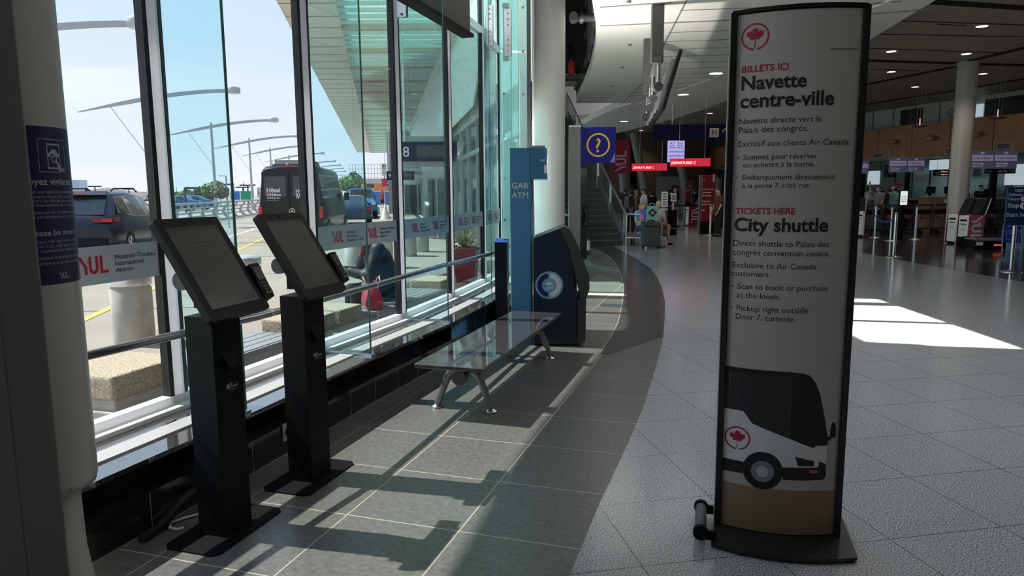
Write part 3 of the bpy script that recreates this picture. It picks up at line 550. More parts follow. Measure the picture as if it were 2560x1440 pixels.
def leaf_logo(m, fn, r, mi=0, c=(0, 0)):
    f2 = lambda a, b: fn(c[0] + a * r, c[1] + b * r)
    n = len(LEAF); m.add([f2(0, 0.1)] + [f2(a * .66, b * .66 + .08) for a, b in LEAF], [(0, i + 1, (i + 1) % n + 1) for i in range(n)], mi)
    m.add([f2(-.03, -.2), f2(.03, -.2), f2(.03, -.72), f2(-.10, -1.0), f2(-.03, -.72)], [(0, 1, 2, 4), (4, 2, 3)], mi)
    ts = np.linspace(-PI / 2 + .16, 1.5 * PI - .10, 48); A = [f2(math.cos(t), math.sin(t)) for t in ts]; B = [f2(.88 * math.cos(t), .88 * math.sin(t)) for t in ts]
    m.add(A + B, [(i, i + 1, 48 + i + 1, 48 + i) for i in range(47)], mi)
m = MB(); leaf_logo(m, on, .0555, 0, (-.1774, 2.2445)); m.build('leaf_emblem', PR, pn)
def patch(m, poly, d, mi):                               # a printed shape, cut in columns so that it follows the curved face
    xs_ = sorted(set([p[0] for p in poly] + list(np.linspace(min(p[0] for p in poly), max(p[0] for p in poly), 22))))
    fn = lambda a, b: sf(a, b, d); n = len(poly)
    for x0, x1 in zip(xs_[:-1], xs_[1:]):
        xm = (x0 + x1) / 2; cr_ = []
        for i in range(n):
            (ax, ay), (bx, by) = poly[i], poly[(i + 1) % n]
            if min(ax, bx) <= xm < max(ax, bx):
                g = lambda x: ay + (by - ay) * (x - ax) / (bx - ax)
                cr_.append((g(xm), g(x0), g(x1)))
        cr_.sort()
        for a, b in zip(cr_[0::2], cr_[1::2]): m.quad(fn(x0, a[1]), fn(x1, a[2]), fn(x1, b[2]), fn(x0, b[1]), mi)
el = lambda c, rx, rz, n=40: [(c[0] + rx * math.cos(t), c[1] + rz * math.sin(t)) for t in np.linspace(0, 2 * PI, n + 1)[:-1]]
XL = -.2485
m = MB()
patch(m, [(XL, .245), (-.158, .242), (.245, .243), (.2485, .03), (XL, .03)], .001, 3)
patch(m, [(XL, .598), (-.167, .596), (-.128, .545), (.029, .49), (.138, .447), (.153, .458), (.2, .458), (.198, .358), (.008, .351), (-.162, .354), (XL, .357)], .001, 1)
patch(m, [(XL, .797), (.032, .794), (.085, .788), (.109, .778), (.134, .746), (.157, .689), (.183, .573), (.202, .478), (.2, .456), (.151, .456), (.138, .445), (.029, .488), (-.128, .543), (-.167, .596), (XL, .598)], .0016, 0)
patch(m, [(XL, .774), (.028, .774), (.029, .49), (-.128, .545), (-.167, .596), (XL, .598)], .0022, 2)
patch(m, [(-.2295, .774), (-.2282, .774), (-.226, .600), (-.2273, .600)], .0026, 4); patch(m, [(.0275, .774), (.0287, .774), (.0297, .49), (.0285, .49)], .0026, 4)
patch(m, [(.045, .765), (.083, .757), (.105, .742), (.128, .695), (.150, .62), (.178, .48), (.155, .47), (.048, .50)], .0022, 5)
patch(m, [(XL, .357), (-.158, .355), (-.162, .299), (XL, .297)], .0018, 0)
patch(m, [(.005, .351), (.164, .352), (.166, .383), (.197, .369), (.2, .317), (.191, .296), (.108, .293), (.012, .292)], .0018, 0)
patch(m, [(.061, .404), (.145, .384), (.144, .36), (.075, .36)], .0018, 0); patch(m, [(.126, .341), (.163, .341), (.164, .328), (.127, .328)], .0024, 6)
patch(m, [(.196, .497), (.208, .5), (.21, .543), (.218, .566), (.228, .56), (.234, .535), (.234, .495), (.219, .49), (.202, .478)], .0018, 0)
patch(m, el((-.075, .326), .086, .089), .0022, 0); patch(m, el((-.076, .322), .05, .05), .0028, 7); patch(m, el((-.076, .322), .0255, .026), .0034, 8)
for k in range(6): patch(m, el((-.076 + .015 * math.cos(k * PI / 3), .322 + .015 * math.sin(k * PI / 3)), .0022, .0022, 8), .004, 7)
f3 = lambda a, b: sf(a, b, .0018); leaf_logo(m, f3, .0555, 9, (-.1887, .4635))
m.build('bus_picture', [mat('bus_black', (0.012, 0.012, 0.016), .5), mat('bus_white', (.78, .78, .80), .5), mat('bus_glass', (.03, .03, .036), .5), mat('bus_tan', (.30, .215, .13), .5), mat('bus_line', (.2, .2, .2), .5), mat('bus_screen', (.008, .008, .012), .5), mat('bus_orange', (.55, .16, .04), .5), mat('bus_rim', (.25, .25, .26), .5), mat('bus_hub', (.55, .57, .62), .5), PR], pn)

# ------------------------------------------------------------------ two self-service ticket kiosks
kw, kd = 0.19, 0.15
def make_kiosk(label, loc):
    r = thing('ticket_kiosk', label, 'kiosk', loc, 1.27, 'shuttle ticket kiosks by the window')
    m = MB(); c_ = .03
    pl = [(-.25, -.12), (-.22, -.15), (.22, -.15), (.25, -.12), (.25, .12), (.22, .15), (-.22, .15), (-.25, .12)]; m.slab(pl, 0.0015, 0.009); m.build('base_plate', BLKM, r, bevel=.002)
    m = MB(); m.prism([(-kw / 2, -kd / 2, .009), (kw / 2, -kd / 2, .009), (kw / 2, kd / 2, .009), (-kw / 2, kd / 2, .009)], (0, 0, 1.04)); co = m.build('column', BLKM, r, bevel=.003)
    m = MB(); m.prism([(-.045, -kd / 2, .86), (.045, -kd / 2, .86), (.035, -kd / 2 - .028, .80), (-.035, -kd / 2 - .028, .80)], (0, 0, 0.012)); m.prism([(-.045, -kd / 2, .865), (-.035, -kd / 2 - .028, .805), (-.045, -kd / 2, .80)], (.006, 0, 0)); m.prism([(.045, -kd / 2, .865), (.035, -kd / 2 - .028, .805), (.045, -kd / 2, .80)], (-.006, 0, 0)); m.build('receipt_hood', BLKM, co)
    m = MB(); fn = frame((-.03, -kd / 2 - .001, .70), (1, 0, 0), (0, 0, 1)); m.box((-.018, -kd / 2 - .001, .714), (.014, .002, .018)); m.box((.004, -kd / 2 - .0004, .706), (.085, .001, .055), 0, 1)
    m.text('AIR', fn, size=.013, bold=.02, x=.022, y=.016); m.text('STEWARD', fn, size=.013, bold=.02, x=.022, y=.003); m.text('by Landline', fn, size=.008, x=.022, y=-.009)
    m.build('maker_label', [mat('label_grey', (.45, .45, .46), .5), BLKP], co)
    # tilted display: local frame X along its width, V up along its face
    al = 1.0; v = Vector((0, math.cos(al), math.sin(al))); nn = Vector((0, -math.sin(al), math.cos(al))); o = Vector((.025, -.15, 1.049)); wd, ln, tk = .405, .522, .034
    def q(a, b, d): return o + Vector((1, 0, 0)) * a + v * b + nn * d
    m = MB(); rr = .016; out = []
    for cx_, cy_, t0 in ((wd / 2 - rr, rr, -PI / 2), (wd / 2 - rr, ln - rr, 0), (-wd / 2 + rr, ln - rr, PI / 2), (-wd / 2 + rr, rr, PI)):
        out += [(cx_ + rr * math.cos(t0 + t), cy_ + rr * math.sin(t0 + t)) for t in np.linspace(0, PI / 2, 5)]
    m.prism([q(a, b, -tk) for a, b in out], nn * tk); hs = m.build('display_housing', BLKP, r, bevel=.003)
    m = MB(); m.quad(q(-.162, .055, .0012), q(.162, .055, .0012), q(.162, .475, .0012), q(-.162, .475, .0012)); m.quad(q(-.162, .45, .0016), q(.162, .45, .0016), q(.162, .475, .0016), q(-.162, .475, .0016), 1)
    m.quad(q(.06, .068, .0016), q(.15, .068, .0016), q(.15, .092, .0016), q(.06, .092, .0016), 2)
    for z, a in ((.385, .10), (.365, .08)): m.quad(q(-a, z, .0016), q(a, z, .0016), q(a, z + .006, .0016), q(-a, z + .006, .0016), 1)
    m.build('screen', [mat('screen_grey', (.05, .046, .042), .22, 0, .25), mat('screen_dark', (.035, .032, .03), .25, 0, .2), mat('screen_key', (.032, .032, .05), .25, 0, .2)], hs)
    m = MB(); m.cyl(q(-.02, .505, -.004), q(-.02, .505, .004), .012, n=20); m.build('camera_eye', BLKP, hs)
    m = MB(); m.box((.02, .035, 1.16), (.13, .05, .16)); m.build('neck', BLKM, r)
    # payment terminal on the side of the display
    o2 = Vector((wd / 2 + .005, 0, 0))
    m = MB(); m.prism([q(wd / 2 - .002, .05, -.045), q(wd / 2 + .07, .05, -.045), q(wd / 2 + .07, .235, -.03), q(wd / 2 - .002, .235, -.03)], nn * .05); tm = m.build('card_terminal', BLKP, hs, bevel=.006)
    m = MB(); m.prism([q(wd / 2 + .008, .145, .004), q(wd / 2 + .062, .145, .004), q(wd / 2 + .062, .215, .008), q(wd / 2 + .008, .215, .008)], nn * .013); m.build('terminal_screen', mat('screen_grey', (0, 0, 0)), tm)
    m = MB()
    for i in range(3):
        for j in range(4): c0 = q(wd / 2 + .018 + i * .017, .068 + j * .018, .006); m.prism([c0, c0 + Vector((.013, 0, 0)), c0 + Vector((.013, 0, 0)) + v * .013, c0 + v * .013], nn * .008, 1 if j == 0 else 0)
    m.build('keypad', [mat('key_dark', (.035, .035, .037), .5), mat('key_olive', (.16, .15, .03), .5)], tm)
    m = MB(); m.cyl((-kw / 2 - .035, .05, 1.215), (-kw / 2, .05, 1.215), .042, n=32); m.cyl((-kw / 2 - .002, .05, 1.215), (-.03, .05, 1.205), .02); m.build('tilt_knob', mat('knob_grey', (.045, .046, .05), .45), r, bevel=.004)
    return r
K1 = make_kiosk('black ticket kiosk with tilted screen standing closest to the white pillar', (-1.385, 3.205, 0))
K2 = dup(K1, (-1.155, 3.825, 0), 1.27, 'black ticket kiosk with tilted screen standing between the other kiosk and the bench')

# ------------------------------------------------------------------ bench of polished stone
bn = thing('waiting_bench', 'long bench with a polished dark stone seat on grey tubular legs', 'bench', (-0.1, 5.86, 0), -math.atan2(.695, 2.19))
m = MB(); m.box((0, 0, .385), (.52, 2.30, .032)); m.build('seat', mat('bench_stone', (0.07, 0.07, 0.072), 0.05, 0, 1.0, noise=(60, .5), coat=1.0), bn, bevel=.007, seg=3)
m = MB(); m.tube([(0, -.93, .262), (0, .93, .262)], .042, 20); m.build('beam', DSTEEL, bn)
for s in (-1, 1): m = MB(); m.cyl((0, s * .93, .262), (0, s * .955, .262), .056, n=28); m.build('beam_cap', mat('cap_grey', (.12, .12, .125), .4), bn, bevel=.004)
for s in (-1, 1):
    y = s * .86
    for x in (-1, 1):
        m = MB(); m.tube([(x * .02, y, .285), (x * .075, y, .298), (x * .105, y, .28), (x * .13, y, .235), (x * .215, y, .03)], [.027, .029, .029, .028, .024], 18); lg = m.build('leg', mat('leg_grey', (.32, .32, .31), .35, .7), bn)
        m = MB(); m.lathe([(.012, .0), (.047, .002), (.047, .011), (.03, .02), (.014, .026), (.014, .045)], (x * .216, y, 0), 24); m.build('foot_disc', STEEL, lg)
        m = MB(); m.beam((x * .02, y - s * .10, .30), (x * .15, y - s * .10, .368), .02, .03); m.cyl((x * .14, y - s * .115, .356), (x * .14, y - s * .085, .356), .014, n=12); m.build('seat_bracket', BLKM, bn)

# ------------------------------------------------------------------ handrail along the window
hp = [G(120, 912, .9), G(460, 833, .9), G(640, 793, .9), G(800, 750, .9), G(935, 713, .9), G(1095, 667, .9), G(1226, 635, .9)]
hr = thing('handrail', 'steel handrail tube running along the glass front above the sill', 'handrail', (0, 0, 0))
m = MB(); m.tube(hp, .021, 18); m.build('rail_tube', mat('rail_steel', (.42, .42, .43), .25, .9), hr)
for p in (hp[2].lerp(hp[3], .2), hp[4].lerp(hp[5], .02), hp[5].lerp(hp[6], .05)): d = (hp[4] - hp[3]).normalized() * .012; m = MB(); m.cyl(p - d, p + d, .0225, n=18); m.build('joint_ring', ALU, hr)
for i in (6, 7, 8, 9, 10):
    p = MUV[i]; n = inw(i); q1 = p + n * 0.43; j = min(range(60), key=lambda s: (hp[0].lerp(hp[-1], s / 59).xy - q1.xy).length)
    tgt = min((hp[a].lerp(hp[a + 1], b / 10) for a in range(6) for b in range(11)), key=lambda s: (s.xy - q1.xy).length)
    m = MB(); t = tang(i) * 0.02; m.prism([(*(q1 + t).xy, .875), (*(q1 + t).xy, .925), (tgt.x, tgt.y, .912), (tgt.x, tgt.y, .888)], tang(i) * .008); m.build('bracket', ALU, hr)

# ------------------------------------------------------------------ white round column cladding with the notice, and the grey frame beside the camera
CC = Vector((-1.655, 2.36, 0)); CR = 0.17
zb = Yd(250, 1192, 2.44).z
pl = thing('column_cladding', 'white round column cover with a dark blue rideshare notice wrapped around it', 'column', (CC.x, CC.y, 0))
m = MB(); m.lathe([(CR - .03, zb), (CR - .006, zb + .004), (CR, zb + .03), (CR, 5.0)], n=72); m.build('shell', mat('cladding_white', (.50, .49, .47), .35), pl)
m = MB(); m.lathe([(.15, 0.0), (.145, .1), (.115, .33), (.11, zb + .01)], n=40); m.build('foot', mat('cladding_white', (0, 0, 0)), pl)
def cyl_at(px, py, r=CR + .0015):                        # the point of the round cover seen at a photo point, as angle and height
    v = ray(px, py); a = v[0] ** 2 + v[1] ** 2; b = -2 * (v[0] * CC.x + v[1] * CC.y); c = CC.x ** 2 + CC.y ** 2 - r * r; q = max(b * b - 4 * a * c, 0)
    t = (-b - math.sqrt(q)) / (2 * a); return math.atan2(t * v[1] - CC.y, t * v[0] - CC.x), EYE + t * v[2]
za, zz = cyl_at(130, 318)[1], cyl_at(130, 712)[1]; aR = cyl_at(176, 500)[0]
m = MB(); ts = np.linspace(aR + .25, aR - 2.1, 40); rr = CR + .001
m.loft([[(rr * math.cos(t), rr * math.sin(t), za), (rr * math.cos(t), rr * math.sin(t), zz)] for t in ts], 0, True, False, False); nb = m.build('notice', mat('notice_navy', (.016, .018, .075), .4), pl)
al_, zl_ = cyl_at(92, 480); aw = (aR - al_) / 1.0
def cm(a0): return lambda a, b: Vector(((CR + .002) * math.cos(a0 + a / CR), (CR + .002) * math.sin(a0 + a / CR), b))
m = MB(); NOT = [('Soyez vigilants !', 462, .19, .02), ("Si vous utilisez une application mobile pour", 483, .235, 0), ('réserver un transport depuis YUL, assurez-vous', 494, .235, 0), ("de monter à bord du véhicule que vous avez", 505, .235, 0), ("réservé par l'intermédiaire de votre appli.", 516, .235, 0), ('La sollicitation par les chauffeurs sur le', 534, .225, 0), ('territoire aéroportuaire est interdite.', 545, .22, 0), ('Please be aware !', 588, .19, .02), ("If you're using a ride app service to get", 606, .235, 0), ("picked-up from YUL, only take trips that", 618, .235, 0), ('you have requested through the app.', 629, .22, 0), ('Unauthorized soliciting by drivers', 647, .21, 0), ('on airport property is strictly prohibited.', 660, .225, 0)]
a_end = cyl_at(181, 480)[0]
for body, py, wd, bo in NOT:
    z = cyl_at(140, py)[1]; m = MB(); m.text(body, cm(a_end), width=wd, bold=bo, x=-wd - .008, y=z); m.build('notice_lettering', mat('notice_ink', (.42, .42, .44), .5), nb)
m = MB(); z = cyl_at(150, 697)[1]; f5 = cm(a_end); yul_logo(m, lambda a, b: f5(a - .115, z + b), .021); m.build('notice_emblem', [MT['notice_ink']] * 2, nb); m = MB()
a0_, zi = cyl_at(104, 346)
def loop(pts, wd, fn):
    n = len(pts); c = Vector((sum(p[0] for p in pts) / n, sum(p[1] for p in pts) / n)); 
    inn = [tuple(Vector(p) + (c - Vector(p)).normalized() * wd) for p in pts]
    m.add([fn(*p) for p in pts] + [fn(*p) for p in inn], [(i, (i + 1) % n, n + (i + 1) % n, n + i) for i in range(n)])
sq = lambda x0, x1, y0, y1: [(x0 + (x1 - x0) * t, y0) for t in np.linspace(0, 1, 8)[:-1]] + [(x1, y0), (x1, y1)] + [(x1 - (x1 - x0) * t, y1) for t in np.linspace(0, 1, 8)[1:-1]] + [(x0, y1)]
z1 = cyl_at(140, 349)[1]; z0 = cyl_at(140, 431)[1]; hgt = z1 - z0
loop(sq(-.148, -.045, z0, z1), .0025, f5); loop(sq(-.12, -.07, z0 + .01, z1 - .014), .006, f5)
fi = lambda a, b: f5(a - .095, z0 + hgt * .52 + b)
m.add([fi(*p) for p in [(-.022, -.006), (.022, -.006), (.022, .006), (.014, .008), (.009, .018), (-.009, .018), (-.014, .008), (-.022, .006)]], [list(range(8))])
loop([(-.095 + .012 * math.cos(t), z0 + hgt * .40 + .012 * math.sin(t)) for t in np.linspace(0, 2 * PI, 20)[:-1]], .0035, f5)
m.add([f5(*p) for p in [(-.093, z0 + hgt * .4), (-.084, z0 + hgt * .36), (-.066, z0 + .012), (-.052, z0 + .016), (-.052, z0 + .006), (-.078, z0 + .003), (-.088, z0 + hgt * .28)]], [list(range(7))])
m.build('notice_symbol', MT['notice_ink'], nb)
m = MB(); z = cyl_at(190, 1228)[1]; a1 = cyl_at(214, 1215)[0]; f6 = cm(a1); m.text('R.3', f6, size=.022, x=-.06, y=z + .002); m.build('stencil', mat('stencil_grey', (.16, .15, .15), .6), pl)
m = MB(); p0, p1 = Vector((-1.418, 2.10)), Vector((-1.505, 2.035)); m.slab([p0, p1, (-1.62, 2.2), (-1.53, 2.27)], 0, 5.0); struct('wall_left_return', m, GREYP, bevel=.004)
m = MB(); m.slab([(-1.50, 2.028), (-2.1, 1.45), (-2.3, 1.66), (-1.56, 2.16)], 0, 5.0); struct('wall_left', m, GREYP)

# ------------------------------------------------------------------ socket, cable and hose at the foot of the window wall
so = Vector((*Yd(690, 1072, 4.18).xy, Yd(690, 1072, 4.18).z)); t = tang(6); an = math.atan2(t.y, t.x)
k_ = off(0.52)[6].lerp(off(0.52)[7], .22)
oo = thing('power_outlet', 'small grey power outlet plate on the black window wall between the kiosks', 'power outlet', (k_.x + .004, k_.y, 0.085), an)
m = MB(); m.box((0, -.004, .06), (.085, .008, .11)); pp = m.build('plate', mat('outlet_grey', (.40, .40, .39), .4), oo, bevel=.002)
m = MB(); m.cyl((0, -.008, .06), (0, -.016, .06), .022, n=24); m.build('plug', BLKP, oo)
m = MB(); b = Vector((-1.56, 3.22, .012)); m.tube([b + Vector(p) for p in ((.0, .12, 0), (-.03, .10, 0), (-.07, .07, 0), (-.11, .02, 0), (-.09, -.03, 0), (-.05, -.045, 0), (-.02, -.03, 0))], .007, 10)
tag(m.build('power_cable', mat('cable_white', (.62, .60, .58), .5)), 'white looped power cable on the floor behind the kiosk by the pillar', 'cable')
m = MB(); b = Vector((-1.62, 3.32, 0)); m.tube([b + Vector(p) for p in ((-.10, -.26, .022), (-.075, -.18, .025), (-.045, -.10, .05), (-.02, -.03, .095), (0, .04, .11), (.0, .12, .09), (.01, .2, .05))], .021, 14)
tag(m.build('cable_hose', RUB), 'thick black cable hose arching along the foot of the window wall', 'hose')

# ------------------------------------------------------------------ cash machine with its blue surround
AC = Vector((0.0, 7.25, 0)); ar = -0.06
at = thing('cash_machine', 'dark blue cash machine with grey sloping front standing in the blue surround', 'cash machine', AC, ar)
def az(px, py): q = Yd(px, py, 7.17); return (q.x, q.z)
body = [az(1335, 862), az(1335, 597), az(1400, 571), az(1418, 590), az(1430, 640), az(1443, 700), az(1443, 858)]
body = [(x, max(z, .012)) for x, z in body]
m = MB(); m.prism([(x, -.06, z) for x, z in body], (0, .62, 0)); bo = m.build('body', mat('atm_navy', (.012, .024, .045), .35), at, bevel=.008)
bez = [az(1400, 571), az(1412, 566), az(1428, 577), az(1448, 620), az(1466, 668), az(1474, 690), az(1474, 722), az(1466, 745), az(1452, 746), az(1440, 690), az(1425, 625)]
m = MB(); m.prism([(x, -.075, z) for x, z in bez], (0, .65, 0)); m.build('front_bezel', mat('atm_grey', (.06, .06, .062), .4), at, bevel=.012)
lowp = [az(1445, 747), az(1466, 747), az(1464, 850), az(1452, 860), az(1445, 860)]; m = MB(); m.prism([(x, -.07, max(z, .015)) for x, z in lowp], (0, .64, 0)); lp = m.build('safe_door', mat('atm_grey', (0, 0, 0)), at, bevel=.006)
m = MB(); a, b = az(1428, 577), az(1466, 668); d = Vector((b[0] - a[0], 0, b[1] - a[1])); nn = Vector((-d.z, 0, d.x)).normalized() * -1
o = Vector((a[0], .0, a[1])) + nn * .012; m.quad(o, o + Vector((0, .48, 0)), o + d + Vector((0, .48, 0)), o + d); m.build('screen', CARG, at)
m = MB(); x_, z_ = az(1437, 680); m.box((x_ - .0, -.066, z_), (.012, .012, .32)); m.build('hinge_strip', BLKP, at)
x_, z_ = az(1374, 713); m = MB(); fn = lambda a, b: Vector((x_ + a, -.0605, z_ + b)); rr = .143
def disc(m, fn, r0, r1, t0, t1, mi, n=40):
    ts = np.linspace(t0, t1, n); m.add([fn(r0 * math.cos(t), r0 * math.sin(t)) for t in ts] + [fn(r1 * math.cos(t), r1 * math.sin(t)) for t in ts], [(i, i + 1, n + i + 1, n + i) for i in range(n - 1)], mi)
disc(m, fn, 0.0, rr, 0, 2 * PI, 0); f2 = lambda a, b: Vector((x_ + a, -.062, z_ + b))
disc(m, f2, .075, rr * .86, PI / 2 + .12, 1.5 * PI - .12, 1); disc(m, f2, .075, rr * .86, -PI / 2 + .12, PI / 2 - .12, 2)
f4 = lambda a, b: Vector((x_ + a, -.064, z_ + b)); disc(m, f2, 0, .055, 0, 2 * PI, 2); disc(m, f4, .036, .066, .0, 1.72 * PI, 0); m.add([f4(*p) for p in [(-.06, .002), (.066, .002), (.066, -.016), (-.06, -.016)]], [(0, 1, 2, 3)], 0)
m.build('e_emblem', [mat('emblem_sky', (.22, .48, .72), .4), mat('emblem_navy', (.01, .012, .14), .4), PRINTW], bo)
m = MB(); q = az(1464, 800); m.add([(q[0] + .01, .25 + .12 * math.cos(t), q[1] + .12 * math.sin(t)) for t in np.linspace(0, 2 * PI, 30)[:-1]], [list(range(29))]); m.build('e_emblem', mat('emblem_sky', (0, 0, 0)), lp)
SB = mat('surround_blue', (.075, .25, .45), .25); 
sr = thing('cash_machine_surround', 'tall blue panel surround lettered GAB ATM behind the cash machine', 'panel', AC, ar)
m = MB(); pr = [(-.015, .0), (.195, -.03), (.205, -.015), (.205, .93), (.02, .93), (.02, .3)]; m.slab(pr, 0, 2.03); wp_ = m.build('side_panel', SB, sr, bevel=.01)
m = MB(); hd = [(.20, -.03), (.29, -.025), (.335, -.0), (.355, .05), (.36, .12), (.36, .93), (.20, .93)]; m.slab(hd, 1.72, 2.03); hh = m.build('header', SB, sr)
m = MB(); fn = lambda a, b: Vector((-.015 + a, -.0015 - a * .143, b)); m.text('GAB', fn, width=.165, x=.022, y=1.625, bold=.008); m.build('lettering', PRINTW, wp_); m = MB(); m.text('ATM', fn, width=.165, x=.022, y=1.53); m.build('lettering', PRINTW, wp_)
m = MB(); fn = lambda a, b: Vector((.3615, .10 + a, b)); m.text('GAB ATM', fn, width=.62, x=.05, y=1.90, bold=.018); m.build('lettering', PRINTW, hh); m = MB()
hf = [(.29, -.0265), (.337, -.0015), (.357, .049)]
m.text('GAB', lambda a, b: Vector((.292 + a * .86, -.028 + a * .52, b)), width=.06, y=1.895, bold=.02); m.build('lettering', PRINTW, hh)
for k in range(2): m = MB(); m.box((.342 + .012 * k, .012 + .03 * k, 1.82), (.002, .026, .085), -.5); m.build('pictogram', PRINTW, hh)
m = MB(); m.box((.209, .07, 1.56), (.008, .10, .32)); nt_ = m.build('notice_plate', mat('plate_grey', (.22, .22, .23), .5), sr)
m = MB(); m.box((.2135, .07, 1.55), (.002, .08, .16)); m.build('notice_print', NAVY, nt_)

def fill_uplight(par, c, sx_, sy_, en, tilt=(0, 0)):          # an added, unseen flat lamp on top of a fixture, brightening the ceiling
    m = MB(); m.box((c[0], c[1], c[2] + .015), (sx_ + .04, sy_ + .04, .03)); m.build('fill_uplight', ALU, par)
    la = bpy.data.lights.new('fill_uplight', 'AREA'); la.shape = 'RECTANGLE'; la.size = sx_; la.size_y = sy_; la.energy = en; la.color = (1, .96, .9)
    lo = bpy.data.objects.new('fill_uplight_lamp', la); COL.objects.link(lo); lo.parent = par; lo.location = (c[0], c[1], c[2] + .04); lo.rotation_euler = Vector((tilt[0], tilt[1], 1)).to_track_quat('-Z', 'Y').to_euler()
fill_uplight(sr, (.27, .5, 2.032), .1, .7, FILL * .5, (1.2, 1.1))

bx = thing('black_pedestal', 'narrow black pedestal with a bright blue top beside the blue cash machine surround', 'pedestal', (-.112, 7.98, 0), -.06)
m = MB(); m.box((0, 0, .515), (.14, .30, 1.03)); m.build('body', mat('pedestal_black', (.006, .007, .011), .25), bx, bevel=.004)
m = MB(); m.prism([(-.075, -.15, 1.03), (.075, -.15, 1.03), (.075, .15, 1.05), (-.075, .15, 1.05)], (0, 0, .012)); tp = m.build('top_panel', mat('pedestal_blue', (.03, .10, .55), .3), bx)
m = MB(); m.box((-.02, -.03, 1.053), (.04, .09, .006)); m.box((.05, .06, 1.059), (.05, .12, .006), 0, 1); m.build('sticker', [PRINTW, mat('sticker_orange', (.7, .2, .06), .5)], tp)

# dark display board hung along the fins, seen from behind
bd = thing('hanging_display_board', 'long dark grey display board hung high along the glass fins', 'display board', (0, 0, 0))
p0, p1 = Vector((-.50, 7.62, 0)), Vector((-1.75, 3.4, 0)); d = (p1 - p0).normalized(); n = Vector((-d.y, d.x, 0))
m = MB(); m.prism([(*p0.xy, 3.2), (*p1.xy, 3.2), (*p1.xy, 4.1), (*p0.xy, 4.1)], n * .09); m.build('panel', mat('board_grey', (.05, .05, .052), .45), bd, bevel=.006)
m = MB(); m.prism([(*p0.xy, 3.18), (*p1.xy, 3.18), (*p1.xy, 3.215), (*p0.xy, 3.215)], n * .13); m.build('bottom_trim', BLKM, bd)
m = MB()
for t_ in (.12, .5, .85): q = p0.lerp(p1, t_); m.box((*(q - n * .01).xy, 3.55), (.012, .14, .32), math.atan2(n.y, n.x)); m.cyl((*(q - n * .012).xy, 4.0), (*(q - n * .012).xy, TOP), .012)
m.build('hanger', DSTEEL, bd)
for k in range(4):                                       # added linear lamps, hidden on top of the board, brighten the white soffit
    c = p0.lerp(p1, .12 + .25 * k) + n * .05; m = MB(); m.beam((*(c - d * .45).xy, 4.13), (*(c + d * .45).xy, 4.13), .06, .05); m.build('fill_lamp', ALU, bd)
    la = bpy.data.lights.new('fill_lamp', 'AREA'); la.shape = 'RECTANGLE'; la.size = .9; la.size_y = .06; la.energy = FILL * .025; la.color = (1, .96, .9)
    lo = bpy.data.objects.new('fill_light', la); COL.objects.link(lo); lo.location = (*(c + n * .12).xy, 4.17)
    zv = -(Vector((n.x * .9, n.y * .9, 0.45))).normalized(); xv = -d; yv = zv.cross(xv); lo.rotation_euler = Matrix((xv, yv, zv)).transposed().to_euler()

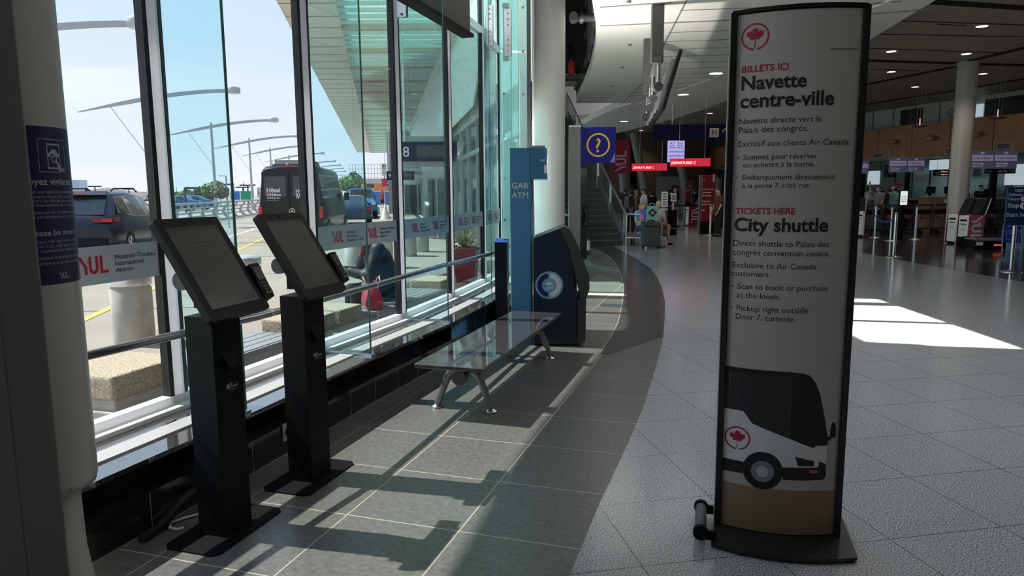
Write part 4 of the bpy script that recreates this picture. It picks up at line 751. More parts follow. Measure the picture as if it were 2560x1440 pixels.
# ================================================================== OUTSIDE
# ------------------------------------------------------------------ people
def person(name_label, loc, rz, shirt, trouser, h=1.72, hair=HAIRD, hairl='short', shorts=False, sleeve='short', arms=((0.05, 0.02), (0.05, 0.02)), lean=0.0, step=0.0, res=0.026, skin=SKIN, group=None, cap=None, pack=None, seated=False, joints=None, shoes=None):
    """standing (or given joints) figure facing local -y; body one surface, hair and clothing its children"""
    s = h / 1.72; r = thing('person', name_label, 'person', loc, rz, group)
    J = dict(pel=(0, 0, .93), che=(0, 0, 1.27), nec=(0, .01, 1.46), hea=(0, -.015, 1.60))
    for k, q in ((-1, 'l'), (1, 'r')):
        st = step * k
        J['sh' + q] = (k * .175, .01, 1.40); J['hi' + q] = (k * .09, 0, .90); J['kn' + q] = (k * .095, -.02 - st * .5 - abs(step) * .04, .49); J['an' + q] = (k * .1, .02 - st, .085)
        a = arms[0 if k < 0 else 1]                      # (forward raise of the upper arm, of the forearm) in radians
        u = Vector((k * .10, -math.sin(a[0]), -math.cos(a[0]))).normalized() * .29; v = Vector((-k * .04 * (a[1] > .6), -math.sin(a[1]), -math.cos(a[1]))).normalized() * .25
        e = Vector(J['sh' + q]) + u; J['el' + q] = tuple(e); J['wr' + q] = tuple(e + v)
    if lean:
        c, sn = math.cos(lean), math.sin(lean)
        for k in ('che', 'nec', 'hea', 'shl', 'shr', 'ell', 'elr', 'wrl', 'wrr'):
            x, y, z = J[k]; z -= .93; J[k] = (x, y * c - z * sn, .93 + z * c + y * sn)
    if joints: J.update(joints)
    V = {k: Vector(p) * s for k, p in J.items()}; up = (V['hea'] - V['nec']).normalized(); fw = Vector((0, -1, 0))
    fw = (fw - up * fw.dot(up)).normalized(); hd = V['hea']
    m = MB(); caps = [(V['pel'], V['che'], .125 * s, .135 * s), (V['che'], V['nec'], .12 * s, .055 * s), (V['nec'], hd, .052 * s, .055 * s), (V['shl'], V['shr'], .06 * s, .06 * s)]
    for q in 'lr':
        caps += [(V['sh' + q], V['el' + q], .050 * s, .040 * s), (V['el' + q], V['wr' + q], .040 * s, .026 * s), (V['hi' + q], V['kn' + q], .082 * s, .055 * s), (V['kn' + q], V['an' + q], .056 * s, .038 * s), (V['an' + q] + Vector((0, .02, -.03)) * s, V['an' + q] + Vector((0, -.14, -.05)) * s, .042 * s, .032 * s)]
    sd = up.cross(fw)
    balls = [(hd + up * .01 * s, (.078 * s, .095 * s, .115 * s))] + [(hd + fw * .098 * s - up * .015 * s, (.014 * s, .018 * s, .022 * s))] + [(hd + sd * k * .08 * s, (.014 * s, .02 * s, .03 * s)) for k in (-1, 1)]
    vs, fs = sdf_mesh([c for c in caps], res, .03 * s, balls); m.add(vs, fs, 0, True)
    for q, k in (('l', -1), ('r', 1)):
        d = (V['wr' + q] - V['el' + q]).normalized(); hand(m, V['wr' + q] - d * .01, d, Vector((-k, -.3, 0)), .18 * s, .6, 0, k)
    body = m.build('body', skin, r)
    m = MB(); c2 = [(V['pel'] + Vector((0, 0, -.06)) * s, V['che'], .142 * s, .150 * s), (V['che'], V['nec'] - up * .03 * s, .135 * s, .062 * s), (V['shl'], V['shr'], .072 * s, .072 * s)]
    for q in 'lr':
        e = V['el' + q]
        if sleeve == 'short': c2.append((V['sh' + q], V['sh' + q].lerp(e, .75), .064 * s, .060 * s))
        else: c2 += [(V['sh' + q], e, .064 * s, .054 * s), (e, V['wr' + q].lerp(e, .1), .053 * s, .040 * s)]
    blob(m, c2, res, .035 * s); m.build('shirt', shirt, r)
    m = MB(); c3 = [(V['hil'], V['hir'], .105 * s, .105 * s), (V['pel'] - Vector((0, 0, .02)) * s, V['pel'] + Vector((0, 0, .03)) * s, .135 * s, .130 * s)]
    for q in 'lr':
        if shorts: c3.append((V['hi' + q], V['hi' + q].lerp(V['kn' + q], .92), .098 * s, .085 * s))
        else: c3 += [(V['hi' + q], V['kn' + q], .096 * s, .068 * s), (V['kn' + q], V['an' + q], .068 * s, .055 * s)]
    blob(m, c3, res, .03 * s); m.build('shorts' if shorts else 'trousers', trouser, r)
    for q in 'lr':
        m = MB(); a = V['an' + q]; blob(m, [(a + Vector((0, .035, -.045)) * s, a + Vector((0, -.15, -.055)) * s, .045 * s, .036 * s)], min(res, .016), .02); m.build('shoe', shoes or BLKP, r)
    m = MB(); hb = [(hd + up * .035 * s - fw * .02 * s, (.088 * s, .100 * s, .098 * s)), (hd - fw * .045 * s, (.078 * s, .065 * s, .085 * s))]; hc = [(hd + up * .06 * s, hd + up * .061 * s, .03, .03)]
    if hairl == 'long': hc += [(hd - fw * .05 * s + sd * k * .05 * s, hd - fw * .08 * s - up * .30 * s + sd * k * .05 * s, .06 * s, .045 * s) for k in (-1, 1)]
    if hairl != 'bald': blob(m, hc, min(res, .018), .02, hb); m.build('hair', hair, r)
    if cap: m = MB(); m.ball(hd + up * .05 * s, (.096 * s, .108 * s, .085 * s)); m.box(hd + fw * .13 * s + up * .045 * s, (.13 * s, .11 * s, .012)); m.build('cap', cap, r)
    if pack: m = MB(); blob(m, [(V['che'] + Vector((0, .20, -.16)) * s, V['che'] + Vector((0, .19, .12)) * s, .13 * s, .11 * s)], .026, .02); m.build('backpack', pack, r)
    m = MB()
    for k in (-1, 1): m.ball(hd + fw * .088 * s + sd * k * .032 * s + up * .012 * s, (.012 * s, .008 * s, .008 * s), 8)
    m.build('eyes', PRINTK, body); m = MB(); m.box(hd + fw * .092 * s - up * .055 * s, (.042 * s, .012 * s, .010 * s)); m.build('mouth', mat('lips', (.35, .12, .10), .5), body)
    return r
SH = {k: cloth(k, c) for k, c in dict(white=(.62, .62, .63), black=(.012, .012, .014), grey=(.20, .20, .21), navy=(.015, .02, .045), sky=(.30, .50, .68), red=(.42, .03, .04), maroon=(.12, .03, .035), khaki=(.25, .19, .12), brown=(.10, .07, .05), blue=(.35, .52, .75), denim=(.05, .08, .14), teal=(.18, .40, .45)).items()}
def walker(px, pf, depth, **k): p = Yd(px, 500, depth); return (p.x, depth, 0)
OUTG = None
person('person in a light blue shirt walking away towards the far revolving door', walker(1047, 0, 62, ), PI + .1, SH['sky'], SH['black'], 1.72, sleeve='long', step=.12, hair=HAIRB)
person('person in a dark jacket walking beside the one in light blue', walker(1059, 0, 60), PI - .1, SH['navy'], SH['denim'], 1.62, sleeve='long', step=-.1)
person('person in a red shirt and dark shorts standing beside the white kerb posts', walker(955.5, 0, 72), PI, SH['red'], SH['black'], 1.70, shorts=True, res=.03)
person('person in a pale blue shirt bending down to a blue suitcase at the kerb', walker(925, 0, 51), -1.9, SH['blue'], SH['brown'], 1.74, sleeve='short', lean=.75, arms=((.9, .75), (.8, .7)))
sc_ = thing('suitcase', 'small blue suitcase held by the person bending at the kerb', 'suitcase', (Yd(941, 500, 50.6).x, 50.6, 0), .3)
m = MB(); m.box((0, 0, .30), (.40, .25, .52)); m.build('shell', SH['teal'], sc_, bevel=.04)
m = MB(); m.tube([(-.1, .1, .55), (-.1, .1, .72), (.1, .1, .72), (.1, .1, .55)], .012); m.build('handle', BLKP, sc_)
for x in (-.15, .15): m = MB(); m.cyl((x - .015, .08, .03), (x + .015, .08, .03), .03, n=14); m.build('wheel', RUB, sc_)

# seated woman on the bench outside, bent over her phone
wo_ = Vector((-1.36, 7.88, 0)); wr_ = R(-62)             # local -y is where she faces: towards the road
wj = dict(pel=(0, 0, .55), che=(0, -.15, .86), nec=(0, -.24, 1.03), hea=(0, -.34, 1.125), shl=(-.18, -.20, .98), shr=(.18, -.20, .98), ell=(-.22, -.33, .70), elr=(.22, -.33, .70), wrl=(-.07, -.53, .76), wrr=(.06, -.51, .76),
          hil=(-.09, -.02, .53), hir=(.09, -.02, .53), knl=(-.10, -.44, .52), knr=(.10, -.44, .52), anl=(-.10, -.46, .09), anr=(.10, -.44, .09))
V = {k: Vector(p) for k, p in wj.items()}
wm = thing('person', 'person in a black coat with white collar and glasses seated outside reading a phone', 'person', wo_, wr_)
up = Vector((0, -.5, .866)).normalized(); fw = Vector((0, -.866, -.5)).normalized(); sd = Vector((1, 0, 0)); hd = V['hea']
m = MB(); caps = [(V['pel'], V['che'], .13, .12), (V['che'], V['nec'], .105, .05), (V['nec'], hd, .046, .05), (V['shl'], V['shr'], .055, .055)]
for q in 'lr': caps += [(V['sh' + q], V['el' + q], .045, .038), (V['el' + q], V['wr' + q], .037, .024), (V['hi' + q], V['kn' + q], .085, .058), (V['kn' + q], V['an' + q], .055, .036), (V['an' + q] + Vector((0, .02, -.03)), V['an' + q] + Vector((0, -.14, -.05)), .038, .030)]
balls = [(hd + up * .018, (.070, .085, .100)), (hd + fw * .035 - up * .055, (.045, .045, .05)), (hd + fw * .094 - up * .015, (.012, .020, .020))] + [(hd + sd * k * .072 - fw * .005, (.01, .018, .028)) for k in (-1, 1)]
vs, fs = sdf_mesh(caps, .0125, .02, balls); m.add(vs, fs, 0, True)
for q, k in (('l', -1), ('r', 1)):
    d = Vector((-k * .25, -.95, .12)).normalized(); hand(m, V['wr' + q] - d * .01, d, Vector((-k * .6, 0, 1)), .165, .9, 0, k)
bd_ = m.build('body', SKIN, wm)
m = MB(); c2 = [(V['pel'], V['che'], .14, .155), (V['che'], V['nec'] - Vector((0, 0, .05)), .145, .07), (V['shl'], V['shr'], .078, .078), ((0, .06, .53), (0, -.30, .53), .10, .09)]
for q in 'lr': c2 += [(V['sh' + q], V['el' + q], .072, .064), (V['el' + q], V['wr' + q].lerp(V['el' + q], .15), .062, .048)]
blob(m, c2, .014, .035); m.build('coat', mat('coat_black', (.012, .012, .014), .55, noise=(25, .4)), wm)
m = MB(); m.loft([[(math.cos(t) * r_, V['nec'].y + .04 + math.sin(t) * r_ * .95 + yo, z - .035) for t in np.linspace(.35, 2 * PI - .35, 28) - PI / 2 - PI] for r_, yo, z in ((.062, -.02, 1.085), (.088, -.01, 1.055), (.112, .01, 1.01), (.108, .01, 1.005))], 0, True, False, False); m.build('collar', PRINTW, wm)
m = MB(); c3 = [(V['hil'], V['hir'], .10, .10)]
for q in 'lr': c3 += [(V['hi' + q], V['kn' + q], .10, .070), (V['kn' + q], V['an' + q] + Vector((0, 0, .05)), .068, .055)]
blob(m, c3, .018, .03); m.build('trousers', SH['black'], wm)
for q in 'lr': m = MB(); a_ = V['an' + q]; blob(m, [(a_ + Vector((0, .035, -.045)), a_ + Vector((0, -.15, -.055)), .043, .034)], .016, .02); m.build('shoe', BLKP, wm)
m = MB(); blob(m, [(hd + up * .05 - fw * .07, hd - fw * .13 - up * .02, .05, .045), (hd - fw * .13 - up * .02, hd - fw * .14 - up * .15, .042, .022)], .012, .02, [(hd + up * .045 - fw * .018, (.079, .092, .088)), (hd - fw * .04 + up * .01, (.074, .062, .085))]); m.build('hair', HAIRD, wm)
m = MB()
for k in (-1, 1):
    c = hd + fw * .088 + up * .018 + sd * k * .034; m.tube([c + sd * .028 * math.cos(t) + up * .019 * math.sin(t) for t in np.linspace(0, 2 * PI, 17)], .0035, 6, 0, False); m.tube([c + sd * k * .028, hd + sd * k * .077 + fw * .01 + up * .02], .0035, 6)
    m.add([c + sd * .026 * math.cos(t) + up * .017 * math.sin(t) for t in np.linspace(0, 2 * PI, 13)[:-1]], [list(range(12))], 1)
m.build('glasses', [PRINTK, CARG], wm)
m = MB()
for k in (-1, 1): m.ball(hd + fw * .080 + up * .018 + sd * k * .033, (.011, .008, .008), 8)
m.build('eyes', PRINTK, bd_); m = MB(); m.box(hd + fw * .085 - up * .055, (.036, .012, .010), 0, 0, -.4); m.build('mouth', mat('lips', (.35, .12, .10), .5), bd_)
m = MB(); blob(m, [(Vector((0, -.305, .985)), Vector((0, -.34, .91)), .03, .022)], .012, .01); m.build('scarf', cloth('scarf_red', (.35, .04, .08)), wm)
ph = thing('phone', 'dark mobile phone held in the hands of the person on the outdoor bench', 'phone', wo_, wr_)
m = MB(); c = Vector((0, -.65, .805)); vy = Vector((0, -.80, .45)).normalized(); vz = Vector((0, .45, .80)).normalized()
m.prism([c + sd * a + vy * b for a, b in ((-.036, -.07), (.036, -.07), (.036, .07), (-.036, .07))], vz * .009); m.build('case', BLKP, ph, bevel=.003)
m = MB(); m.quad(*[c + sd * a + vy * b + vz * .0098 for a, b in ((-.033, -.066), (.033, -.066), (.033, .066), (-.033, .066))]); m.build('screen', CARG, ph)
hb_ = thing('handbag', 'red handbag with looped handles on the bench beside the seated person', 'bag', (-1.46, 7.25, .407), R(-70))
m = MB(); m.loft([[(sx_ * a, sy_ * b, z) for a, b in ((-1, -1), (0, -1.2), (1, -1), (1.1, 0), (1, 1), (0, 1.2), (-1, 1), (-1.1, 0))] for sx_, sy_, z in ((.15, .07, 0), (.17, .09, .06), (.165, .075, .16), (.14, .03, .23))]); m.build('body', mat('bag_red', (.42, .02, .05), .35), hb_, bevel=.01)
for k in (-1, 1): m = MB(); m.tube([(-.09, k * .045, .19), (-.08, k * .075, .29), (0, k * .085, .325), (.08, k * .075, .29), (.09, k * .045, .19)], .009, 8); m.build('handle', mat('bag_pink', (.55, .22, .22), .4), hb_)

# ------------------------------------------------------------------ benches and concrete ends outside the glass
def bl(label, y, dx=0.0, w_=.42, d_=.5, h=.5, steps=True):
    x = -2.5 + .32 * (y - 4.5) + dx; an = -.30; r = thing('concrete_block', label, 'concrete block', (x, y, 0), an)
    m = MB(); m.box((0, 0, .14), (w_ * 1.06, d_ * 1.04, .28)); m.box((0, 0, .285), (w_ * .96, d_ * .94, .13)); m.build('plinth', CONC, r, bevel=.012)
    m = MB(); m.box((0, 0, h - .075), (w_ * 1.04, d_ * 1.03, .15)); m.build('cap', CONCP, r, bevel=.018)
    return r
bl('pebbled concrete bench end block outside the pane beside the white column', 4.52, -.10, .52, .60); bl('pebbled concrete bench end block seen between the two ticket kiosks', 6.28); bl('pebbled concrete bench end block at the feet of the seated person', 6.80, .0, .42, .40); bl('concrete bench end block outside the pane to the right of the seated person', 9.0, .05); bl('concrete bench end block behind the red planter', 11.6, -.1)
def slat_bench(label, y0, y1, dx=0.0):
    f = lambda y: Vector((-2.5 + dx + .32 * (y - 4.5), y, 0)); a, b = f(y0), f(y1); d = (b - a).normalized(); L = (b - a).length
    r = thing('outdoor_bench', label, 'bench', (a + b) / 2, math.atan2(d.y, d.x), 'slatted benches outside the glass')
    for k in range(4):
        m = MB(); m.box((0, -.165 + .11 * k, .39), (L, .10, .03)); m.build('slat', mat('slat_grey', (.38, .40, .42), .45, .5), r, bevel=.004)
    for s in (-1, 1): m = MB(); m.box((0, s * .235, .32), (L, .02, .16)); m.build('side_rail', mat('slat_grey', (0, 0, 0)), r)
    for s in (-1, 1): m = MB(); m.box((s * (L / 2 - .14), 0, .19), (.06, .36, .37)); m.build('support', mat('slat_grey', (0, 0, 0)), r)
slat_bench('grey slatted bench outside between the first two concrete blocks', 4.84, 5.98); slat_bench('grey slatted bench on which the person in the black coat sits', 7.08, 8.7, .09); slat_bench('grey slatted bench in front of the red planter', 9.40, 10.9, -.60)

# ------------------------------------------------------------------ bollards
def make_bollard(label, x, y):
    r = thing('bollard', label, 'bollard', (x, y, 0), 0, 'concrete bollards along the kerb')
    m = MB(); m.lathe([(.20, 0), (.205, .02), (.205, .60), (.19, .615), (.19, .63)], n=40); m.build('concrete_post', mat('bollard_concrete', (.46, .44, .40), .85, noise=(4, .22), bump=.15), r)
    m = MB(); m.lathe([(.212, .635), (.212, .715), (.205, .735), (.12, .752), (0.001, .757)], n=40); m.build('metal_cap', ALU, r); return r
B0 = make_bollard('concrete bollard with metal cap seen just right of the white column', -4.1, 7.5)
for (x, y), lb in (((-3.64, 9.57), 'concrete bollard with metal cap seen between the two ticket kiosks'), ((-3.0, 13.5), 'concrete bollard partly covered by the seated person'), ((-2.74, 15.0), 'concrete bollard seen behind the hair of the seated person'), ((-2.60, 17.7), 'concrete bollard through the third pane, in front of its pair'), ((-2.44, 19.0), 'concrete bollard through the third pane, behind its pair'), ((-7.3, 47), 'far concrete bollard at the kerb, front one of the white pair'), ((-8.6, 55), 'far concrete bollard at the kerb, rear one of the white pair')):
    dup(B0, (x, y, 0), 0, lb)

# ------------------------------------------------------------------ red planter
pt = thing('flower_planter', 'tall square red planter with spiky grass and red flowers outside the glass', 'planter', (-.70, 10.30, 0), -.1)
m = MB(); m.loft([[(s * a, s * b, z) for a, b in ((-1, -1), (1, -1), (1, 1), (-1, 1))] for s, z in ((.15, 0.02), (.20, .76), (.205, .79), (.18, .79), (.18, .74))], 0, False); m.build('pot', mat('planter_red', (.30, .02, .035), .35), pt, bevel=.008)
m = MB(); m.box((0, 0, .735), (.36, .36, .02)); m.build('soil', mat('soil', (.05, .035, .025), .9), pt)
m = MB()
for i in range(46):
    a = random.uniform(0, 2 * PI); l = random.uniform(.25, .62); b = random.uniform(.15, .9); p = [Vector((0, 0, .74)) + Vector((math.cos(a) * b * l * t ** 1.3, math.sin(a) * b * l * t ** 1.3, l * t - b * l * .55 * t * t)) for t in np.linspace(0, 1, 6)]
    sd_ = Vector((-math.sin(a), math.cos(a), 0)); m.loft([[q - sd_ * w_, q + sd_ * w_] for q, w_ in zip(p, (.007, .009, .009, .007, .004, .001))], 0, True, False, False)
m.build('grass_blades', mat('blade_green', (.26, .34, .13), .6), pt)
m = MB()
for i in range(240):
    a = random.uniform(0, 2 * PI); rr = random.uniform(.02, .24); c = Vector((math.cos(a) * rr, math.sin(a) * rr, .76 + random.uniform(0, .20) * (1.2 - rr * 3))); u_ = Vector((random.uniform(-1, 1), random.uniform(-1, 1), random.uniform(-.3, 1))).normalized(); v_ = u_.orthogonal().normalized(); s = random.uniform(.012, .028)
    m.quad(c - u_ * s, c + v_ * s * .6, c + u_ * s, c - v_ * s * .6)
tag(m.build('foliage', mat('leaf_mid', (.12, .22, .06), .6), pt), kind='stuff')
m = MB()
for i in range(60):
    a = random.uniform(0, 2 * PI); rr = random.uniform(.06, .27); c = Vector((math.cos(a) * rr, math.sin(a) * rr, .80 + random.uniform(0, .20)))
    for k in range(5): t = k * 1.256; m.add([c, c + Vector((.02 * math.cos(t), .02 * math.sin(t), .008)), c + Vector((.02 * math.cos(t + .8), .02 * math.sin(t + .8), .008))], [(0, 1, 2)])
tag(m.build('flowers', mat('flower_red', (.62, .05, .06), .6), pt), kind='stuff')

# ------------------------------------------------------------------ vehicles
def car_sections(st):
    out = []
    for y, zb, zm, zbelt, zt, hs, hb_, ht in st:
        L_ = [(-hs * .92, zb), (-hs, zb + .06), (-hs * 1.0, zm), (-hb_, zbelt), (-ht - (hb_ - ht) * .12, zbelt + (zt - zbelt) * .88), (-ht * .86, zt - (zt - zbelt) * .02), (-ht * .4, zt + .012)]
        out.append([Vector((a, y, b)) for a, b in L_] + [Vector((-a, y, b)) for a, b in L_[::-1]])
    return out
def side_pt(st, y, t, sgn, off_=.006):
    ys_ = [q[0] for q in st]; zb_, zt_, hb_, ht_ = [np.interp(y, ys_, [q[i] for q in st]) for i in (3, 4, 6, 7)]; te = ht_ + (hb_ - ht_) * .12; tz = zb_ + (zt_ - zb_) * .88
    x = hb_ + (te - hb_) * t + off_; return Vector((sgn * x, y, zb_ + (tz - zb_) * t))
def wheel(par, x, y, r=.35, w_=.22):
    s = 1 if x > 0 else -1
    m = MB(); m.lathe([(r * .62, -w_ / 2), (r * .95, -w_ / 2), (r, -w_ * .3), (r, w_ * .3), (r * .95, w_ / 2), (r * .62, w_ / 2)], n=36, cap=False); T_ = Matrix.Rotation(PI / 2, 3, 'Y'); m.v = [tuple(T_ @ Vector(q) + Vector((x, y, r))) for q in m.v]; wo2 = m.build('wheel', RUB, par)
    m = MB(); c = Vector((x + s * w_ * .40, y, r)); m.cyl(c - Vector((s * .06, 0, 0)), c - Vector((s * .04, 0, 0)), r * .62, n=30, m=1)
    for k in range(5): a = k * 2 * PI / 5; m.beam(c, c + Vector((0, math.cos(a), math.sin(a))) * r * .6, .05, .04)
    m.cyl(c - Vector((s * .02, 0, 0)), c + Vector((s * .012, 0, 0)), .05, n=16); m.build('rim', [ALU, DKGREY], wo2)
def make_car(label, loc, rz, paint, st, wins, wy, name='car', wr=.35, tail=True, rails=False, group=None):
    r = thing(name, label, 'car' if name != 'shuttle_van' else 'van', loc, rz, group)
    m = MB(); m.loft(car_sections(st)); m.build('body', paint, r)
    for x in (-1, 1):
        for y in wy: wheel(r, x * (st[2][5] - .10), y, wr)
    for sgn in (-1, 1):
        for poly in wins:
            c = Vector((sum(p[0] for p in poly) / len(poly), sum(p[1] for p in poly) / len(poly)))
            m = MB(); m.add([side_pt(st, y, t, sgn) for y, t in poly], [list(range(len(poly)))]); wi = m.build('side_window', CARG, r)
            m = MB(); n_ = len(poly); ins = [tuple(Vector(p) + (Vector(p) - c) * .045) for p in poly]; m.add([side_pt(st, y, t, sgn, .009) for y, t in poly] + [side_pt(st, y, t, sgn, .009) for y, t in ins], [(i, (i + 1) % n_, n_ + (i + 1) % n_, n_ + i) for i in range(n_)]); m.build('window_trim', CHROME, wi)
    return r
PAINT = mat('suv_paint', (.010, .012, .030), .3, 0, .35, coat=.15); LAMPR = mat('tail_lamp', (.35, .01, .01), .2, emit=(.9, .03, .02), es=.5); LAMPD = mat('lamp_dark_red', (.16, .01, .012), .2)
ST = [(-2.28, .42, .62, .74, .76, .86, .84, .74), (-2.22, .32, .66, .98, 1.02, .92, .88, .70), (-2.05, .30, .70, 1.04, 1.16, .94, .89, .66), (-1.55, .28, .70, 1.06, 1.60, .95, .89, .60), (-.4, .26, .68, 1.02, 1.665, .95, .89, .60), (.5, .26, .68, .99, 1.58, .95, .88, .58), (1.15, .26, .66, .96, 1.06, .94, .86, .66), (2.0, .28, .62, .86, .90, .90, .80, .62), (2.28, .34, .58, .72, .74, .80, .70, .55)]
spx = Yd(322, 600, 17.6); sv = make_car('dark blue SUV driving past on the road outside the first pane', (-10.72, 18.94, 0), .15, PAINT, ST, [[(-1.72, .30), (-1.0, .05), (-1.0, .93), (-1.45, .95)], [(-.95, .05), (.05, .05), (.05, .93), (-.95, .95)], [(.10, .05), (.95, .06), (.45, .85), (.10, .93)]], (-1.38, 1.38))
m = MB(); m.prism([(-.66, -2.12, 1.10), (.66, -2.12, 1.10), (.58, -1.64, 1.555), (-.58, -1.64, 1.555)], (0, -.02, .015)); m.build('rear_window', CARG, sv, bevel=.005)
m = MB(); m.prism([(-.60, -1.66, 1.56), (.60, -1.66, 1.56), (.56, -1.50, 1.66), (-.56, -1.50, 1.66)], (0, -.10, .02)); sp = m.build('roof_spoiler', PAINT, sv, bevel=.01)
m = MB(); m.box((0, -1.77, 1.60), (.30, .02, .025)); m.build('brake_light', LAMPR, sp)
for s in (-1, 1):
    m = MB(); m.box((s * .67, -2.268, .985), (.46, .05, .10), s * .06, 1); m.box((s * .79, -2.285, .975), (.20, .04, .07), s * .06); m.box((s * .915, -2.06, .99), (.03, .34, .09), s * .04, 1); m.build('tail_light', [LAMPR, LAMPD], sv)
    m = MB(); m.tube([(s * .56, -1.35, 1.67), (s * .57, -1.2, 1.735), (s * .57, .1, 1.745), (s * .56, .35, 1.65)], .018, 8); m.build('roof_rail', BLKP, sv)
m = MB(); m.prism([(0, -1.45, 1.66), (0, -1.22, 1.68), (0, -1.42, 1.76)], (.03, 0, 0)); m.build('roof_fin', PAINT, sv, bevel=.006)
m = MB(); m.box((0, -2.30, .46), (1.5, .08, .20)); m.build('bumper', BLKP, sv, bevel=.03)

VP = mat('van_paint', (.010, .010, .012), .28, 0, .35, coat=.15)
VS = [(-3.0, .40, .8, 1.25, 2.36, .92, .93, .80), (-2.9, .38, .8, 1.28, 2.44, .98, .98, .82), (-1.2, .38, .8, 1.28, 2.46, .99, .98, .82), (1.4, .38, .8, 1.28, 2.44, .99, .98, .82), (2.0, .38, .8, 1.25, 2.22, .98, .96, .78), (2.75, .38, .8, 1.20, 1.36, .96, .92, .78), (3.3, .40, .75, 1.02, 1.10, .90, .84, .68), (3.5, .45, .7, .85, .88, .80, .72, .6)]
vc = Yd(730, 500, 22.0); vn = make_car('black shuttle van with hotel lettering on its rear doors parked at the kerb', (-7.24, 25.29, 0), .098, VP, VS, [[(-2.75, .15), (-1.35, .15), (-1.35, .85), (-2.75, .85)], [(-1.25, .15), (.2, .15), (.2, .85), (-1.25, .85)], [(.3, .15), (1.3, .15), (1.3, .85), (.3, .85)], [(1.5, .1), (2.4, .1), (1.9, .8), (1.5, .85)]], (-1.9, 2.3), 'shuttle_van', .37)
for s in (-1, 1):
    m = MB(); m.box((s * .43, -3.012, 1.35), (.82, .025, 1.78)); dr = m.build('rear_door', VP, vn, bevel=.03)
    m = MB(); m.box((s * .43, -3.028, 1.80), (.66, .012, .62)); m.build('rear_window', CARG, dr, bevel=.02)
    m = MB(); fn = frame((s * .43 - .27, -3.037, 1.40), (1, 0, 0), (0, 0, 1))
    if s < 0:
        m.text('Hôtel', fn, width=.40, bold=.03, y=.22); m.text('Hilton', fn, width=.32, x=.11, y=.10, bold=.02); m.text('Garden Inn', fn, width=.40, bold=.02, y=.015); m.text('Aéroport de Montréal', fn, width=.34, y=-.04); m.quad(fn(.0, .10), fn(.09, .10), fn(.09, .19), fn(.0, .19), 1)
    else: m.text('HÔTEL', fn, width=.46, bold=.03, x=.03, y=.20); m.text('RADISSON', fn, width=.50, bold=.03, x=.04, y=.02, maxh=.17)
    m.build('lettering', [PRINTW, PINK], dr)
    m = MB(); m.box((s * .93, -2.98, .98), (.11, .08, .36)); m.build('tail_light', LAMPR, vn, bevel=.01)
    m = MB(); m.box((s * 1.09, 2.0, 1.45), (.18, .12, .30)); m.build('wing_mirror', BLKP, vn, bevel=.03)
m = MB(); fn = lambda a, b: Vector((.05 + a, -3.05, 1.02 + b)); disc(m, fn, .075, .09, 0, 2 * PI, 0)
for k in range(3): t = PI / 2 + k * 2 * PI / 3; m.add([fn(.078 * math.cos(t), .078 * math.sin(t)), fn(.016 * math.cos(t + 1.05), .016 * math.sin(t + 1.05)), fn(0, 0), fn(.016 * math.cos(t - 1.05), .016 * math.sin(t - 1.05))], [(0, 1, 2, 3)])
m.build('star_emblem', CHROME, vn)
m = MB(); m.loft([[(a, y, z) for a, z in ((-w_, 2.44), (-w_ * .95, 2.44 + h_ * .8), (-w_ * .85, 2.44 + h_), (w_ * .85, 2.44 + h_), (w_ * .95, 2.44 + h_ * .8), (w_, 2.44))] for y, w_, h_ in ((-2.7, .58, .06), (-2.55, .62, .19), (-1.0, .62, .20), (-.6, .58, .06))], 0, False); m.build('roof_cooler', mat('cooler_grey', (.07, .08, .08), .4), vn, bevel=.015)
m = MB(); m.box((0, -3.0, 2.40), (.46, .08, .04)); m.build('brake_light', LAMPR, vn, bevel=.01)
m = MB(); m.ball((-.02, -3.0, 2.47), (.07, .08, .06)); m.build('rear_camera', DSTEEL, vn)
m = MB(); m.box((0, -3.06, .46), (1.8, .16, .20)); m.build('bumper', BLKP, vn, bevel=.04)
m = MB(); m.box((0, -2.96, .64), (.50, .012, .13)); m.build('licence_plate', PRINTW, vn)
SED = [(-2.3, .4, .6, .70, .72, .84, .80, .70), (-2.2, .3, .62, .86, .92, .90, .85, .68), (-1.5, .28, .64, .92, 1.02, .91, .86, .66), (-.9, .26, .64, .93, 1.38, .91, .86, .58), (.2, .26, .62, .92, 1.45, .91, .86, .57), (1.0, .26, .62, .90, 1.0, .91, .85, .64), (2.0, .28, .6, .80, .84, .88, .80, .62), (2.25, .34, .55, .68, .7, .8, .72, .55)]
SW_ = [[(-1.15, .08), (-.3, .06), (-.3, .92), (-.8, .9)], [(-.25, .06), (.8, .08), (.35, .85), (-.25, .92)]]
PKU = [(-2.7, .5, .8, 1.05, 1.08, .92, .90, .88), (-.9, .45, .8, 1.10, 1.13, .95, .93, .88), (-.75, .45, .8, 1.12, 1.78, .95, .93, .70), (.5, .45, .8, 1.10, 1.85, .95, .93, .68), (1.2, .45, .8, 1.10, 1.22, .95, .92, .78), (2.3, .48, .8, 1.05, 1.10, .94, .88, .80), (2.6, .5, .75, .95, .98, .9, .84, .75)]
p_ = make_car('blue pickup truck parked beyond the shuttle van and facing the terminal', (Yd(902, 500, 45).x, 45, 0), PI + .22, mat('pickup_blue', (.05, .13, .30), .3, .2, .6), PKU, [[(-.6, .08), (.9, .08), (.5, .88), (-.6, .9)]], (-1.7, 1.7), wr=.40)
m = MB(); m.prism([(-.66, 1.12, 1.26), (.66, 1.12, 1.26), (.6, .62, 1.74), (-.6, .62, 1.74)], (0, .03, .02)); m.build('windscreen', CARG, p_)
for s in (-1, 1): m = MB(); m.box((s * .72, 2.58, .92), (.26, .06, .16)); m.build('headlight', ALU, p_, bevel=.02)
